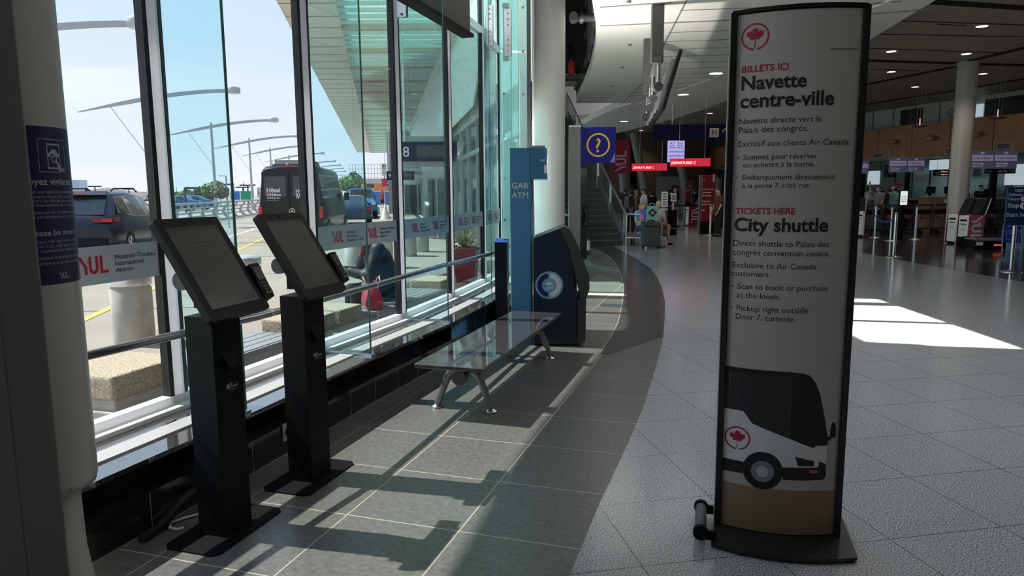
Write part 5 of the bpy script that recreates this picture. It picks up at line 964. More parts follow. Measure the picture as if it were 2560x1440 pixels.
c1 = make_car('dark car with lit red lamp parked just ahead of the shuttle van', (Yd(880, 500, 36).x, 36, 0), .22, mat('car_navy', (.03, .07, .14), .25, .2, .6), SED, SW_, (-1.35, 1.35))
for s in (-1, 1): m = MB(); m.box((s * .74, -2.24, .78), (.2, .06, .14)); m.build('tail_light', LAMPR, c1, bevel=.02)
for px, yy_, lb in ((436, 66, 'parked car showing blue behind the road barrier, by the window frame'), (475, 70, 'parked car showing blue behind the road barrier, below the small lamp')):
    make_car(lb, (Yd(px, 500, yy_).x, yy_, 0), .22 + PI / 2, mat('parked_blue', (.05, .11, .24), .35, 0, .4), SED, SW_, (-1.35, 1.35), group='parked cars behind the road barrier')

# ------------------------------------------------------------------ road barrier with curved posts
br = thing('road_barrier', 'long grey road barrier of curved posts carrying round rails', 'barrier', (0, 0, 0))
RA, RD = Vector((-16.2, 33, 0)), Vector((-.155, 1, 0)).normalized(); RG = mat('barrier_grey', (.42, .43, .42), .5, .4); RNM = Vector((RD.y, -RD.x, 0))
for k in range(21):
    p = RA + RD * (k * 2.4); m = MB(); prof = [(.06, .0), (.05, .12), (-.16, .32), (-.20, .52), (-.06, .78), (.10, .92), (.14, 1.04)]
    m.loft([[p + RNM * (x - w_) + RD * -.06 + Vector((0, 0, z)), p + RNM * (x + w_) + RD * -.06 + Vector((0, 0, z)), p + RNM * (x + w_) + RD * .06 + Vector((0, 0, z)), p + RNM * (x - w_) + RD * .06 + Vector((0, 0, z))] for (x, z), w_ in zip(prof, (.15, .12, .09, .08, .06, .05, .05))], 0, False); m.build('post', RG, br)
for x, z, rr in ((.12, 1.06, .065), (-.04, .80, .045), (-.22, .55, .045), (-.16, .33, .045)): m = MB(); m.tube([RA - RD * 1 + RNM * x + Vector((0, 0, z)), RA + RD * 50 + RNM * x + Vector((0, 0, z))], rr, 12); m.build('rail', RG, br)
m = MB(); m.beam(RA - RD + Vector((0, 0, .04)), RA + RD * 50 + Vector((0, 0, .04)), .5, .12); m.build('kerb', CONC, br)

# ------------------------------------------------------------------ street lamps with arched arms
LG = mat('lamp_grey', (.42, .43, .45), .5, .3)
def make_lamp(label):
    r = thing('street_lamp', label, 'street lamp', (0, 0, 0), 0, 'arched street lamps along the road'); h = 7.0
    m = MB(); m.tube([(-4.5, 0, 0), (-4.5, 0, h - .02)], [.13, .085], 14); m.build('pole', LG, r)
    ts = np.linspace(0, 1, 15); P_ = [Vector((-7.8 + 7.6 * t, 0, h - 1.05 + 1.30 * math.sin(t * 1.45))) for t in ts]
    m = MB(); m.loft([[q + Vector((0, -w_, -w_ * 1.6)), q + Vector((0, w_, -w_ * 1.6)), q + Vector((0, w_, w_ * .6)), q + Vector((0, -w_, w_ * .6))] for q, w_ in zip(P_, [.02 + .075 * min(1, t * 3) - .03 * max(0, t - .5) for t in ts])], 0, False); m.build('arm', LG, r)
    m = MB(); m.lathe([(.32, 0), (.38, .03), (.38, .28), (.33, .33)], (.12, 0, P_[-1].z - .17), 28); hd_ = m.build('lamp_head', mat('lamp_head_grey', (.50, .51, .53), .4, .3), r)
    m = MB(); m.lathe([(.30, 0), (.30, .01)], (.12, 0, P_[-1].z - .182), 28); m.build('diffuser', PRINTW, hd_)
    m = MB(); m.tube([P_[3] + Vector((0, 0, -.1)), (-4.5, 0, h * .52)], .018, 6); m.build('stay', LG, r); return r
L0 = make_lamp('street lamp whose lit end shows alone high beside the white column')
def head_at(px, py): q = G(px, py, 7.23); return (q.x, q.y, 0)
lz = .2
LPX = [((577, 226), 'street lamp with its arm crossing the first window frame and the fin'), ((680, 300), 'street lamp third along the row, its pole at the fin edge'), ((740, 340), 'street lamp fourth along the row, standing behind the speed sign'), ((772, 364), 'street lamp fifth along the row, its arm above the van roof'), ((803, 383), 'street lamp sixth along the row, its head just past the second frame'), ((833, 403), 'street lamp seventh along the row, counted from the column'), ((847, 413), 'street lamp eighth along the row, counted from the column'), ((855, 421), 'street lamp ninth along the row, counted from the column'), ((861, 428), 'street lamp tenth along the row, counted from the column'), ((862, 437), 'street lamp last and smallest along the row above the van')]
p = head_at(338, 58); L0.location = p; L0.rotation_euler.z = lz
for (px, py), lb in LPX: dup(L0, head_at(px, py), lz, lb)

# ------------------------------------------------------------------ signs at the roadside
def sign_post(name, label, cat, x, y, z, w_, h_, face, txt=(), post=.035, rz=0.0, cols=(PRINTK,), base=0):
    r = thing(name, label, cat, (x, y, 0), rz)
    m = MB(); m.tube([(0, .03, base), (0, .03, z + h_ * .4)], post, 10); m.build('post', LG, r)
    m = MB(); m.box((0, 0, z), (w_, .03, h_)); pn_ = m.build('plate', face, r, bevel=.004)
    if txt:
        m = MB()
        for body, wd, yy_, mi in txt: m.text(body, frame((0, -.018, z), (1, 0, 0), (0, 0, 1)), width=wd, x=0, y=yy_, m=mi, align='C', bold=.02)
        m.build('lettering', list(cols), pn_)
    return r
q = Yd(650, 480, 40); sign_post('speed_sign', 'white speed limit sign reading MAXIMUM 30 beside the van', 'sign', q.x, 40, 1.62, .34, .60, PRINTW, (('MAXIMUM', .28, .17, 0), ('30', .28, -.15, 0)))
q = Yd(946, 480, 40); sp_ = sign_post('no_stopping_sign', 'white no stopping sign above a red tow-away plate on a conical base', 'sign', q.x, 42, 2.9, .28, .72, PRINTW, (('P', .10, .14, 0), ('24 h', .16, -.14, 0), ('lun-dim', .2, -.24, 0)))
m = MB(); m.box((0, -.005, 2.15), (.30, .02, .46)); m.build('red_plate', mat('plate_red', (.65, .05, .06), .5), sp_); m = MB(); fn = lambda a, b: Vector((a, -.02, 3.05 + b)); disc(m, fn, .08, .11, 0, 2 * PI, 0); m.build('ring_symbol', PRINTR, sp_)
m = MB(); m.lathe([(.35, 0), (.30, .1), (.12, .55), (.05, .9)], n=20); m.build('cone_base', PRINTW, sp_)
q = Yd(588, 490, 75); sign_post('direction_sign', 'small blue road sign beyond the barrier', 'sign', q.x, 75, 1.35, 1.0, .9, mat('sign_sky', (.03, .18, .55), .5)); q = Yd(617, 490, 75); sign_post('direction_sign', 'small green road sign beyond the barrier', 'sign', q.x, 75, 1.35, 1.3, .9, mat('sign_green', (.02, .33, .18), .5))
q = Yd(910, 480, 70); sign_post('crossing_sign', 'yellow pedestrian crossing sign beyond the pickup', 'sign', q.x, 70, 2.15, .5, .5, mat('sign_amber', (.75, .42, .05), .5), rz=0)
def gate_sign(label, px0, px1, py0, py1, depth, num, nx, screen):
    a, b = Yd(px0, py1, depth), Yd(px1, py0, depth); r = thing('door_number_sign', label, 'sign', ((a.x + b.x) / 2, depth, a.z)); w_, h_ = b.x - a.x, b.z - a.z
    m = MB(); m.box((0, 0, h_ / 2), (w_, .2, h_)); pn_ = m.build('panel', NAVY, r, bevel=.01)
    m = MB(); m.text(num, frame((-w_ / 2 + nx * w_, -.102, h_ * .25), (1, 0, 0), (0, 0, 1)), size=h_ * .72, bold=.01, align='C'); m.build('lettering', PRINTW, pn_)
    if screen: m = MB(); m.box((w_ * .12, -.101, h_ / 2), (w_ * .62, .01, h_ * .62)); m.build('screen', mat('screen_off', (.05, .055, .07), .2), pn_)
    m = MB()
    for x in (-.4, .4): m.cyl((x * w_, 0, h_), (x * w_, 0, 6.1 - a.z), .03, n=8)
    m.build('hanger', ALU, r)
gate_sign('navy door number sign reading 8 hanging under the canopy', 999, 1142, 354, 404, 21.7, '8', .125, True); gate_sign('navy door number sign reading 9 hanging further along the canopy', 967, 1035, 428, 450, 45, '9', .12, True); gate_sign('navy door number sign reading 10 hanging beyond the sign for door 9', 959, 1003, 448, 464, 62, '10', .18, True)
# revolving doors
def drum(label, x, y, r_, hz_, ht_):
    r = thing('revolving_door', label, 'revolving door', (x, y, 0), 0, 'revolving doors of the terminal front')
    m = MB(); m.lathe([(r_ - .1, hz_), (r_ + .05, hz_), (r_ + .05, ht_), (r_ - .05, ht_ + .05)], n=48); m.build('drum_fascia', mat('drum_white', (.60, .64, .62), .4), r)
    m = MB(); m.lathe([(r_, .06), (r_, hz_)], n=48, cap=False); m.build('curved_glass', RAILG, r)
    for k in range(8): a = k * PI / 4 + .2; m = MB(); m.box((r_ * math.cos(a), r_ * math.sin(a), hz_ / 2), (.06, .06, hz_), a); m.build('frame_post', ALU, r)
    m = MB(); m.lathe([(r_ + .06, 0), (r_ + .06, .06)], n=48); m.build('threshold', DSTEEL, r)
    for k in range(4): a = k * PI / 2 + .5; m = MB(); m.box((r_ * .48 * math.cos(a), r_ * .48 * math.sin(a), hz_ / 2), (r_ * .94, .03, hz_ - .15), a); m.build('door_wing', RAILG, r)
q = Yd(1150, 480, 25); drum('revolving door with deep white fascia behind the red planter', q.x, 25, 1.25, 2.05, 2.75); q = Yd(1041, 480, 50); drum('smaller looking revolving door beyond the walking pair', q.x, 50, 1.25, 2.1, 2.7)
# trusses under the canopy
tr = thing('canopy_frame', 'pale steel beams and posts carrying the signs under the canopy', 'steel frame', (0, 0, 0))
PG = mat('frame_pale', (.50, .53, .50), .5)
for y_, py in ((22, 348), (22, 410), (40, 424)):
    a, b = Yd(1000, py, y_), Yd(1195, py, y_); m = MB(); m.beam(a, b, .16, .18); m.build('beam', PG, tr)
for px, y_ in ((1170, 22), (1072, 38), (1021, 56)): x = Yd(px, 480, y_).x; m = MB(); m.tube([(x, y_, 0), (x, y_, 6.0)], .13, 14); m.build('post', PG, tr)
for y_ in (22, 40):
    for k in range(14): a = Yd(1008 + 13 * k, 350 if y_ < 30 else 424, y_); m = MB(); m.beam(a, (a.x, y_, a.z - (.62 if y_ < 30 else -.9)), .05, .05); m.build('strut', PG, tr)
# hanging flower basket on the lamp post
q = Yd(567, 478, 33); hbk = thing('hanging_basket', 'hanging flower basket beside the lamp pole above the barrier', 'flower basket', (q.x, 33, 0))
m = MB(); m.tube([(0, 0, 0), (0, 0, 2.4), (-.3, 0, 2.4)], .03); m.build('hook_post', LG, hbk)
m = MB(); m.lathe([(.05, 1.35), (.22, 1.5), (.26, 1.62)], (-.3, 0, 0), 18); m.build('basket', SH['brown'], hbk)
def leaves(m, c, rad, n, size, m_=0, squash=1.0):
    for i in range(n):
        d = Vector((random.gauss(0, 1), random.gauss(0, 1), random.gauss(0, 1))).normalized(); q = Vector(c) + Vector((d.x * rad[0], d.y * rad[1], d.z * rad[2])) * random.uniform(.55, 1.0) ** .5
        u_ = Vector((random.gauss(0, 1), random.gauss(0, 1), random.gauss(0, .6))).normalized(); v_ = u_.orthogonal().normalized(); s = size * random.uniform(.6, 1.3); m.quad(q - u_ * s, q + v_ * s * .55, q + u_ * s, q - v_ * s * .55, m_)
m = MB(); leaves(m, (-.3, 0, 1.68), (.42, .42, .34), 420, .06); tag(m.build('foliage', mat('basket_leaf', (.24, .22, .13), .7), hbk), kind='stuff')
# ------------------------------------------------------------------ land, trees, far buildings
m = MB(); P_ = []
for i in range(41):
    px = 150 + 260 * i / 40; t = i / 40; hgt = 17 * math.exp(-((t - .46) / .22) ** 2) + 9 * math.exp(-((t - .1) / .2) ** 2) + 5 * math.exp(-((t - .8) / .16) ** 2) + random.uniform(-.6, .6); a = Yd(px, 488, 170); P_.append((a.x, 1.6 + hgt * 170 / 1760 - .2))
m.loft([[(x, 158, -.3), (x, 164, max(0, z * .55)), (x + random.uniform(-.4, .4), 170, z), (x, 180, max(0, z * .6)), (x, 190, -.3)] for x, z in P_], 0, True, False, False); struct('hills', m, mat('mound_earth', (.20, .165, .15), .95, noise=(.35, .35)))
def tree(label, px, y, h_, rad, col, low=False, name='tree', group=None, cat='tree'):
    x = Yd(px, 490, y).x; r = thing(name, label, cat, (x, y, 0), 0, group); c0 = h_ - rad * .8
    m = MB(); m.tube([(0, 0, 0), (.1, 0, max(.3, c0))], [.12 * h_ / 5, .06 * h_ / 5], 8); m.build('trunk', SH['brown'], r)
    m = MB()
    if low:
        c0 = h_ * .55
        for k in range(5): leaves(m, (random.uniform(-.5, .5) * rad, 0, h_ * (.3 + .15 * k)), (rad * (1.1 - .12 * k), rad * .8, h_ * .16), 150, .30)
        m.ball((0, 0, h_ * .5), (rad * .9, rad * .7, h_ * .42), 12)
    for k in range(0 if low else 6): a = k * 1.05; leaves(m, (math.cos(a) * rad * .45, math.sin(a) * rad * .45, max(rad * .5, c0 + random.uniform(-.35, .3) * rad)), (rad * .6, rad * .6, rad * .55), 170, .10 * rad + .06)
    if not low: m.ball((0, 0, max(rad * .5, c0)), (rad * .75, rad * .75, rad * .6), 12); m.build('crown', col, r)
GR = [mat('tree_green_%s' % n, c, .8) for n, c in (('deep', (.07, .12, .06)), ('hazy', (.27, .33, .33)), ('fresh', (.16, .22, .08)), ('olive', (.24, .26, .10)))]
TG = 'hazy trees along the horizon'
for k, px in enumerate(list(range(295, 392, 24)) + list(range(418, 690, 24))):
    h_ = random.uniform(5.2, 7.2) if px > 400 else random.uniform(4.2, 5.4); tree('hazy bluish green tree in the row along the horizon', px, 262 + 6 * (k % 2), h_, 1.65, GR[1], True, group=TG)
for px, y, h_, rad, c, lb in ((222, 90, 1.75, .9, 3, 'yellow green bush in front of the earth mound by the white column'), (300, 95, 1.7, 1.0, 3, 'yellow green bush behind the roof of the SUV'), (383, 95, 1.7, .8, 3, 'yellow green bush just left of the first window frame'), (447, 95, 1.9, 1.2, 3, 'yellow green bush just right of the first window frame'), (478, 100, 2.3, 1.3, 2, 'fresh green bush behind the small bent lamp'), (512, 95, 2.5, 1.4, 0, 'dark green shrub in the middle of the fin glass'), (533, 84, 3.1, 1.3, 2, 'taller fresh green shrub beside the hanging basket'), (551, 98, 2.7, 1.1, 0, 'dark green shrub behind the hanging basket'), (878, 120, 4.6, 2.2, 2, 'bright green tree above the pickup truck'), (892, 100, 3.0, 1.3, 0, 'dark green tree at the foot of the ivy covered block')):
    tree(lb, px, y, h_, rad, GR[c])
def lot_lamp(label, px, py, y, double):
    q = Yd(px, py, y); r = thing('parking_lamp', label, 'lamp', (q.x, y, 0), 0); m = MB(); m.tube([(0, 0, 0), (0, 0, q.z)], .09, 8); m.build('pole', DKGREY, r)
    for s in ((-1, 1) if double else (1,)): m = MB(); m.box((s * .55, 0, q.z), (.8, .35, .18)); m.box((s * .1, 0, q.z), (.3, .08, .08)); m.build('lamp_head', DKGREY, r)
for px, py, y, d_, lb in ((237, 466, 110, 1, 'dark parking lamp above the crest of the earth mound'), (322, 473, 120, 1, 'dark parking lamp on the lower slope of the earth mound'), (462, 470, 60, 0, 'dark parking lamp with one bent arm behind the barrier'), (565, 461, 90, 1, 'twin head parking lamp behind the hanging basket'), (607, 468, 100, 1, 'twin head parking lamp above the green sign'), (619, 463, 90, 1, 'twin head parking lamp close to the speed sign')): lot_lamp(lb, px, py, y, d_)
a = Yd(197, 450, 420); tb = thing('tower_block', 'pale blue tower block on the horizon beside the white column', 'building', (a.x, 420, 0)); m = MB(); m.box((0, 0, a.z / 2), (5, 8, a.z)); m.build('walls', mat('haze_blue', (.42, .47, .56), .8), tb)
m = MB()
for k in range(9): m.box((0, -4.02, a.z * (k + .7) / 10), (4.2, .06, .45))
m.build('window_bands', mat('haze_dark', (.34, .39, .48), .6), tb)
tb = thing('terminal_wing', 'far terminal wing with lattice roof screen beyond the street signs', 'building', (Yd(930, 480, 150).x, 150, 0))
m = MB(); m.box((0, 3, 2.2), (9.5, 6, 4.4)); m.build('walls', mat('wing_pale', (.50, .50, .47), .8), tb); m = MB()
for k in range(15): m.beam((-4.6 + k * .66, 0, 4.4), (-4.6 + k * .66, 0, 7.4), .07, .07)
for z in (4.6, 5.5, 6.4, 7.4): m.beam((-4.6, 0, z), (4.7, 0, z), .07, .07)
m.build('roof_screen', mat('wing_grey', (.42, .44, .42), .6), tb); m = MB(); m.box((1, -.03, 2.9), (6.5, .08, .9)); m.build('window_band', CARG, tb)
m = MB(); leaves(m, (-3.6, -.6, 3.2), (1.5, .6, 2.9), 900, .22); tag(m.build('ivy', GR[0], tb), kind='stuff')
m = MB(); q = Yd(962, 490, 90); m.box((q.x, 90, .8), (2.6, 1.6, 1.6)); m.box((q.x, 90, 2.2), (2.4, 1.4, .9), 0, 1); tag(m.build('delivery_hut', [mat('hut_blue', (.05, .16, .45), .5), mat('hut_orange', (.7, .2, .06), .5)]), 'blue and orange hut beyond the person in red', 'hut')

# ================================================================== THE HALL
# ------------------------------------------------------------------ downlights and small ceiling fittings
LENS = mat('lamp_lens', (.9, .85, .75), .4, emit=(1.0, .86, .66), es=2.2)
def downlight(label, px, py, z, rad, en, grp):
    p = G(px, py, z); r = thing('ceiling_downlight', label, 'ceiling light', (p.x, p.y, z), 0, grp)
    m = MB(); m.lathe([(rad, -.012), (rad + .03, -.012), (rad + .035, 0)], n=28); m.build('trim_ring', WHITE, r)
    m = MB(); m.lathe([(.001, -.014), (rad, -.014)], n=28, cap=False); m.build('lens', LENS, r)
    la = bpy.data.lights.new('downlight', 'SPOT'); la.energy = en; la.spot_size = R(110); la.spot_blend = .6; la.shadow_soft_size = rad; la.color = (1, .88, .72)
    lo = bpy.data.objects.new('downlight_lamp', la); COL.objects.link(lo); lo.parent = r; lo.location = (0, 0, -.03)
for px, py, lb in ((1790, 183, 'large round downlight in the white soffit closest to the totem'), (1708, 236, 'large round downlight in the white soffit beside the tilted screens'), (1560, 303, 'large round downlight in the white soffit above the question mark sign')): downlight(lb, px, py, CA, .19, DOWN, 'soffit downlights')
for px, py, lb in ((2455, 65, 'small downlight in the brown ceiling nearest the upper corner'), (2228, 128, 'small downlight in the brown ceiling close to the totem, front row'), (2416, 134, 'small downlight in the brown ceiling just above the tall column'), (2228, 179, 'small downlight in the brown ceiling close to the totem, second row'), (2457, 184, 'small downlight in the brown ceiling to the right of the tall column'), (2288, 217, 'small downlight in the brown ceiling above the pendant lamp'), (1678, 298, 'small downlight in the brown ceiling above the navy hanging sign'), (1775, 283, 'small downlight in the brown ceiling over the hotel logo'), (1603, 326, 'small downlight in the brown ceiling beside the red banner')): downlight(lb, px, py, CB, .13, DOWN * .8, 'hall downlights')
for x, y in ((-.1, 1.2), (3.4, 4.6), (3.6, 7.2), (6.0, 6.0)):  # extra downlights added out of view to brighten the floor
    r = thing('ceiling_downlight', 'unseen fill downlight added in the white soffit above the totem and the kiosks', 'ceiling light', (x, y, CA), 0, 'added fill downlights above the totem'); m = MB(); m.lathe([(.19, -.012), (.22, -.012), (.225, 0)], n=28); m.build('trim_ring', WHITE, r); m = MB(); m.lathe([(.001, -.014), (.19, -.014)], n=28, cap=False); m.build('lens', LENS, r)
    la = bpy.data.lights.new('downlight', 'SPOT'); la.energy = DOWN * (.75 if x > 1 else .25); la.spot_size = R(150); la.spot_blend = .8; la.shadow_soft_size = .19; la.color = (.97, .98, 1); lo = bpy.data.objects.new('downlight_lamp', la); COL.objects.link(lo); lo.parent = r; lo.location = (0, 0, -.03)
for k, (px, py) in enumerate(((1572, 2), (1574, 110), (1556, 167), (1530, 215), (1505, 243))):
    p = G(px, py, CA); r = thing('ceiling_sprinkler', 'small flat sprinkler disc on the white soffit, %s of the row from the camera' % ('first', 'second', 'third', 'fourth', 'fifth')[k], 'sprinkler', (p.x, p.y, CA), 0, 'sprinklers on the soffit'); m = MB(); m.lathe([(.001, -.03), (.04, -.03), (.045, -.02), (.045, 0)], n=18, cap=False); m.build('disc', DSTEEL, r)
pi = thing('pipe_elbow', 'grey steel pipe with a coupling crossing the dark void above the stairs', 'pipe', (0, 0, 0))
a = Yd(1487, 44, 15.0); m = MB(); m.tube([a, a - Vector((.35, 0, 0)), a - Vector((.45, .1, .06)), a - Vector((.48, .5, .08))], .085, 16); m.build('pipe', mat('pipe_grey', (.06, .065, .07), .45, .2), pi); m = MB(); m.tube([a - Vector((.24, 0, 0)), a - Vector((.31, 0, 0))], .12, 16); m.build('coupling', mat('pipe_grey', (0, 0, 0)), pi)
fx = thing('fire_extinguisher', 'red fire extinguisher seen high in the dark void behind the white column', 'fire extinguisher', (Yd(1428, 190, 21).x, 21, Yd(1428, 190, 21).z), 0); m = MB(); m.lathe([(.09, 0), (.095, .03), (.095, .36), (.05, .43), (.03, .47)], n=20); m.build('cylinder', mat('extinguisher_red', (.30, .02, .025), .4), fx); m = MB(); m.box((0, 0, .5), (.14, .04, .05)); m.build('valve', BLKP, fx)
m = MB(); m.box((0, 0, -.06), (.5, .4, .1)); m.build('shelf', VD, fx)

# ------------------------------------------------------------------ screens hung from the soffit, seen from behind
ma = thing('hanging_screen_row', 'row of tilted black screens on grey posts hanging from the white soffit', 'screens', (0, 0, 0))
e0, e1 = Vector((3.02, 13.0, 0)), Vector((3.75, 18.3, 0)); ed = (e1 - e0).normalized()
tl, bt = Yd(1699, 123, 13.0), Yd(1655, 270, 13.0)
for k in range(3):
    s0, s1 = 1.77 * k + .01, 1.77 * (k + 1) - .01; m = MB(); d = Vector((ed.x, ed.y, 0)); a, b = Vector((tl.x, tl.y, tl.z)), Vector((bt.x, bt.y, bt.z)); nrm = (a - b).normalized().cross(d).normalized()
    m.prism([b + d * s0, b + d * s1, a + d * s1, a + d * s0], nrm * -.06); sc = m.build('screen', BLKP, ma, bevel=.006)
    m = MB(); c = (a + b) / 2 + d * (s0 + s1) / 2; 
    for t_ in (-.35, .35):
        m = MB(); m.prism([c + d * (t_ * 1.6 - .03) - (a - b) * .38 + nrm * (.02 if nrm.x < 0 else -.08), c + d * (t_ * 1.6 + .03) - (a - b) * .38 + nrm * (.02 if nrm.x < 0 else -.08), c + d * (t_ * 1.6 + .03) + (a - b) * .38 + nrm * (.02 if nrm.x < 0 else -.08), c + d * (t_ * 1.6 - .03) + (a - b) * .38 + nrm * (.02 if nrm.x < 0 else -.08)], nrm * .06); m.build('rear_bracket', DSTEEL, sc)
for k, (px, yy_, zb, wd) in enumerate(((1641, 13.6, 3.95, .22), (1619, 16.6, 3.75, .2))):
    x = Yd(px, 200, yy_).x; m = MB(); m.box((x, yy_, (zb + CA) / 2), (wd, .14, CA - zb)); m.build('drop_post', mat('post_midgrey', (.075, .075, .075), .5), ma, bevel=.008)
for px, py0, py1, yy_ in ((1645, 165, 218, 13.5), (1632, 200, 248, 14.8), (1625, 232, 270, 16.2), (1618, 255, 292, 17.6)):
    a, b = Yd(px, py0, yy_), Yd(px - 1, py1, yy_); m = MB(); m.tube([a + Vector((0, 0, .1)), b], .045, 16); ar_ = m.build('arm', STEEL, ma); m = MB(); m.cyl(b - Vector((0, .09, 0)), b + Vector((0, .09, 0)), .085, n=22); m.build('joint', DKGREY, ar_); m = MB(); m.beam(b, b + Vector((.22, 0, .03)), .06, .06); m.build('knuckle', DSTEEL, ar_)
m = MB(); a, b = Yd(1645, 160, 13.4), Yd(1618, 250, 17.7); m.beam(a + Vector((0, 0, .08)), b + Vector((0, 0, .08)), .12, .12); m.build('cross_bar', mat('post_midgrey', (0, 0, 0)), ma)

# ------------------------------------------------------------------ question mark sign on its grey post
qs = thing('information_post', 'tall grey post carrying a square blue sign with a yellow question mark', 'sign', (Yd(1436, 480, 14).x, 14, 0))
m = MB(); m.box((0, 0, 1.41), (.225, .16, 2.82)); m.build('post', mat('post_bluegrey', (.20, .21, .225), .45, .3), qs, bevel=.004)
m = MB(); m.box((.455, -.02, 2.475), (.68, .07, .69)); pn_ = m.build('sign_panel', BLUES, qs, bevel=.004)
m = MB(); fn = lambda a, b: Vector((.455 + a, -.0575, 2.475 + b)); disc(m, fn, .195, .228, 0, 2 * PI, 0)
m.text('?', fn, size=.38, x=0, y=-.135, bold=.012, align='C'); f2 = lambda a, b: fn(a, b); m.add([f2(*p) for p in ((.23, -.335), (.33, -.335), (.33, -.14))], [(0, 1, 2)], 1); m.build('question_mark', [YELS, mat('sign_lilac', (.18, .20, .55), .4)], pn_)
fill_uplight(qs, (0, 0, 2.82), .18, .12, FILL * 1.1, (1.3, .9))
pb = thing('wall_phone', 'black public telephone with hanging handset on a dark panel beside the grey sign post', 'telephone', (Yd(1459, 480, 16.5).x, 16.5, 0))
m = MB(); m.box((0, 0, 1.05), (.16, .14, 2.1)); m.build('panel', VD, pb, bevel=.006); m = MB(); m.box((0, -.10, 1.0), (.14, .08, .5)); m.build('phone_body', BLKP, pb, bevel=.015)
m = MB(); m.tube([(.03, -.15, 1.16), (.06, -.19, 1.12), (.065, -.2, .98), (.06, -.19, .86), (.03, -.15, .82)], [.035, .028, .022, .028, .035], 12); m.build('handset', RUB, pb); m = MB(); m.tube([(.03, -.15, .82), (.05, -.16, .6), (.03, -.16, .42), (0, -.13, .5), (0, -.12, .75)], .008, 8); m.build('cord', RUB, pb)
bn2 = thing('floor_canister', 'red and white cylinder standing on the floor below the telephone', 'canister', (Yd(1468, 600, 17.6).x, 17.6, 0)); m = MB(); m.lathe([(.07, 0), (.075, .02), (.075, .40), (.055, .43)], n=22); m.build('can', mat('can_red', (.20, .03, .035), .4), bn2); m = MB(); m.lathe([(.0765, .12), (.0765, .36)], n=22, cap=False); m.build('label_sleeve', PRINTW, bn2)

# ------------------------------------------------------------------ stairs to the upper floor
sf_ = thing('staircase', 'dark stone staircase with glass and steel railings rising to the upper floor', 'stairs', (0, 0, 0))
SD = Vector((-.14, .99, 0)).normalized(); SX = Vector((SD.y, -SD.x, 0)); S0 = Vector((3.24, 20.5, 0)); TREAD = mat('tread_stone', (.10, .105, .105), .3); RISER = mat('riser_dark', (.045, .048, .05), .4)
for k in range(26):
    p = S0 + SD * (.3 * k); z = .17 * (k + 1); q = [p - SX * 1.7, p, p + SD * .3, p - SX * 1.7 + SD * .3]; m = MB(); m.slab([v_.xy for v_ in q], max(0, z - .4), z - .03, 1); q = [p - SX * 1.7 - SD * .02, p - SD * .02, p + SD * .3, p - SX * 1.7 + SD * .3]; m.slab([v_.xy for v_ in q], z - .03, z); m.build('step', [TREAD, RISER], sf_)
for s in (0, 1):
    o_ = S0 + SX * (.04 - s * 1.78); a, b = o_ + Vector((0, 0, -.02)), o_ + SD * 7.8 + Vector((0, 0, 4.4)); m = MB(); m.beam(a + Vector((0, 0, .22)), b + Vector((0, 0, .22)), .04, .28, 0, (0, 0, 1)); m.build('stringer', mat('stringer_grey', (.16, .165, .17), .4, .4), sf_)
    m = MB(); m.tube([o_ + SX * .45 * (1 - s) + Vector((0, 0, .92)) - SD * .7, o_ + Vector((0, 0, .92)) - SD * .2, o_ + Vector((0, 0, .98)), o_ + SD * 7.8 + Vector((0, 0, 5.32))], .03, 12); m.build('handrail', STEEL, sf_)
    m = MB(); c, d = o_ + Vector((0, 0, .22)), o_ + SD * 7.8 + Vector((0, 0, 4.62)); m.prism([c, d, d + Vector((0, 0, .8)), c + Vector((0, 0, .68))], SX * .012); m.build('glass_panel', RAILG, sf_)
    for k in range(6): p = o_ + SD * (1.5 * k + .05); z = .17 * (1.5 * k / .3) ; m = MB(); m.beam(p + Vector((0, 0, max(0, z))), p + Vector((0, 0, z + 1.0)), .05, .05); m.build('baluster', STEEL, sf_)
o_ = S0 + SX * .04; m = MB()
for x in (0, .45): m.tube([o_ + SX * x - SD * (.2 + x), o_ + SX * x - SD * (.2 + x) + Vector((0, 0, .93))], .025, 10)
m.tube([o_ - SD * .2 + Vector((0, 0, .25)), o_ + SX * .45 - SD * .65 + Vector((0, 0, .25))], .02, 8); m.build('end_frame', STEEL, sf_)
m = MB(); p = S0 + SD * 7.8; q = [p - SX * 3, p + SX * .1, p + SX * .1 + SD * 6, p - SX * 3 + SD * 6]; m.slab([v_.xy for v_ in q], 4.12, 4.42); m.build('landing', VD, sf_)
m = MB(); m.prism([S0 + SD * 7.8 + SX * .1 + Vector((0, 0, 4.42)), S0 + SD * 13.8 + SX * .1 + Vector((0, 0, 4.42)), S0 + SD * 13.8 + SX * .1 + Vector((0, 0, 5.3)), S0 + SD * 7.8 + SX * .1 + Vector((0, 0, 5.3))], SX * .015); m.build('landing_glass', RAILG, sf_)

# ------------------------------------------------------------------ suitcase, bags and the pair seated behind it
st_ = thing('suitcase', 'large charcoal suitcase standing upright at the foot of the stair railing', 'suitcase', (Yd(1626, 600, 19.4).x, 19.4, 0), -.06)
m = MB(); m.box((0, 0, .40), (.50, .32, .68)); sb = m.build('shell', mat('luggage_charcoal', (.045, .048, .052), .6, noise=(50, .2)), st_, bevel=.045); m = MB(); m.box((.02, -.165, .62), (.40, .015, .02)); m.box((.02, -.165, .36), (.40, .02, .46), 0, 1); m.build('front_pocket', [BLKP, mat('luggage_charcoal', (0, 0, 0))], sb, bevel=.006)
m = MB(); m.tube([(-.08, 0, .74), (-.07, 0, .78), (.07, 0, .78), (.08, 0, .74)], .012, 8); m.build('handle', BLKP, st_)
for x in (-.2, .2):
    for y in (-.12, .12): m = MB(); m.tube([(x - .012, y, .03), (x + .012, y, .03)], .03, 12); m.box((x, y, .055), (.035, .035, .03)); m.build('wheel', RUB, st_)
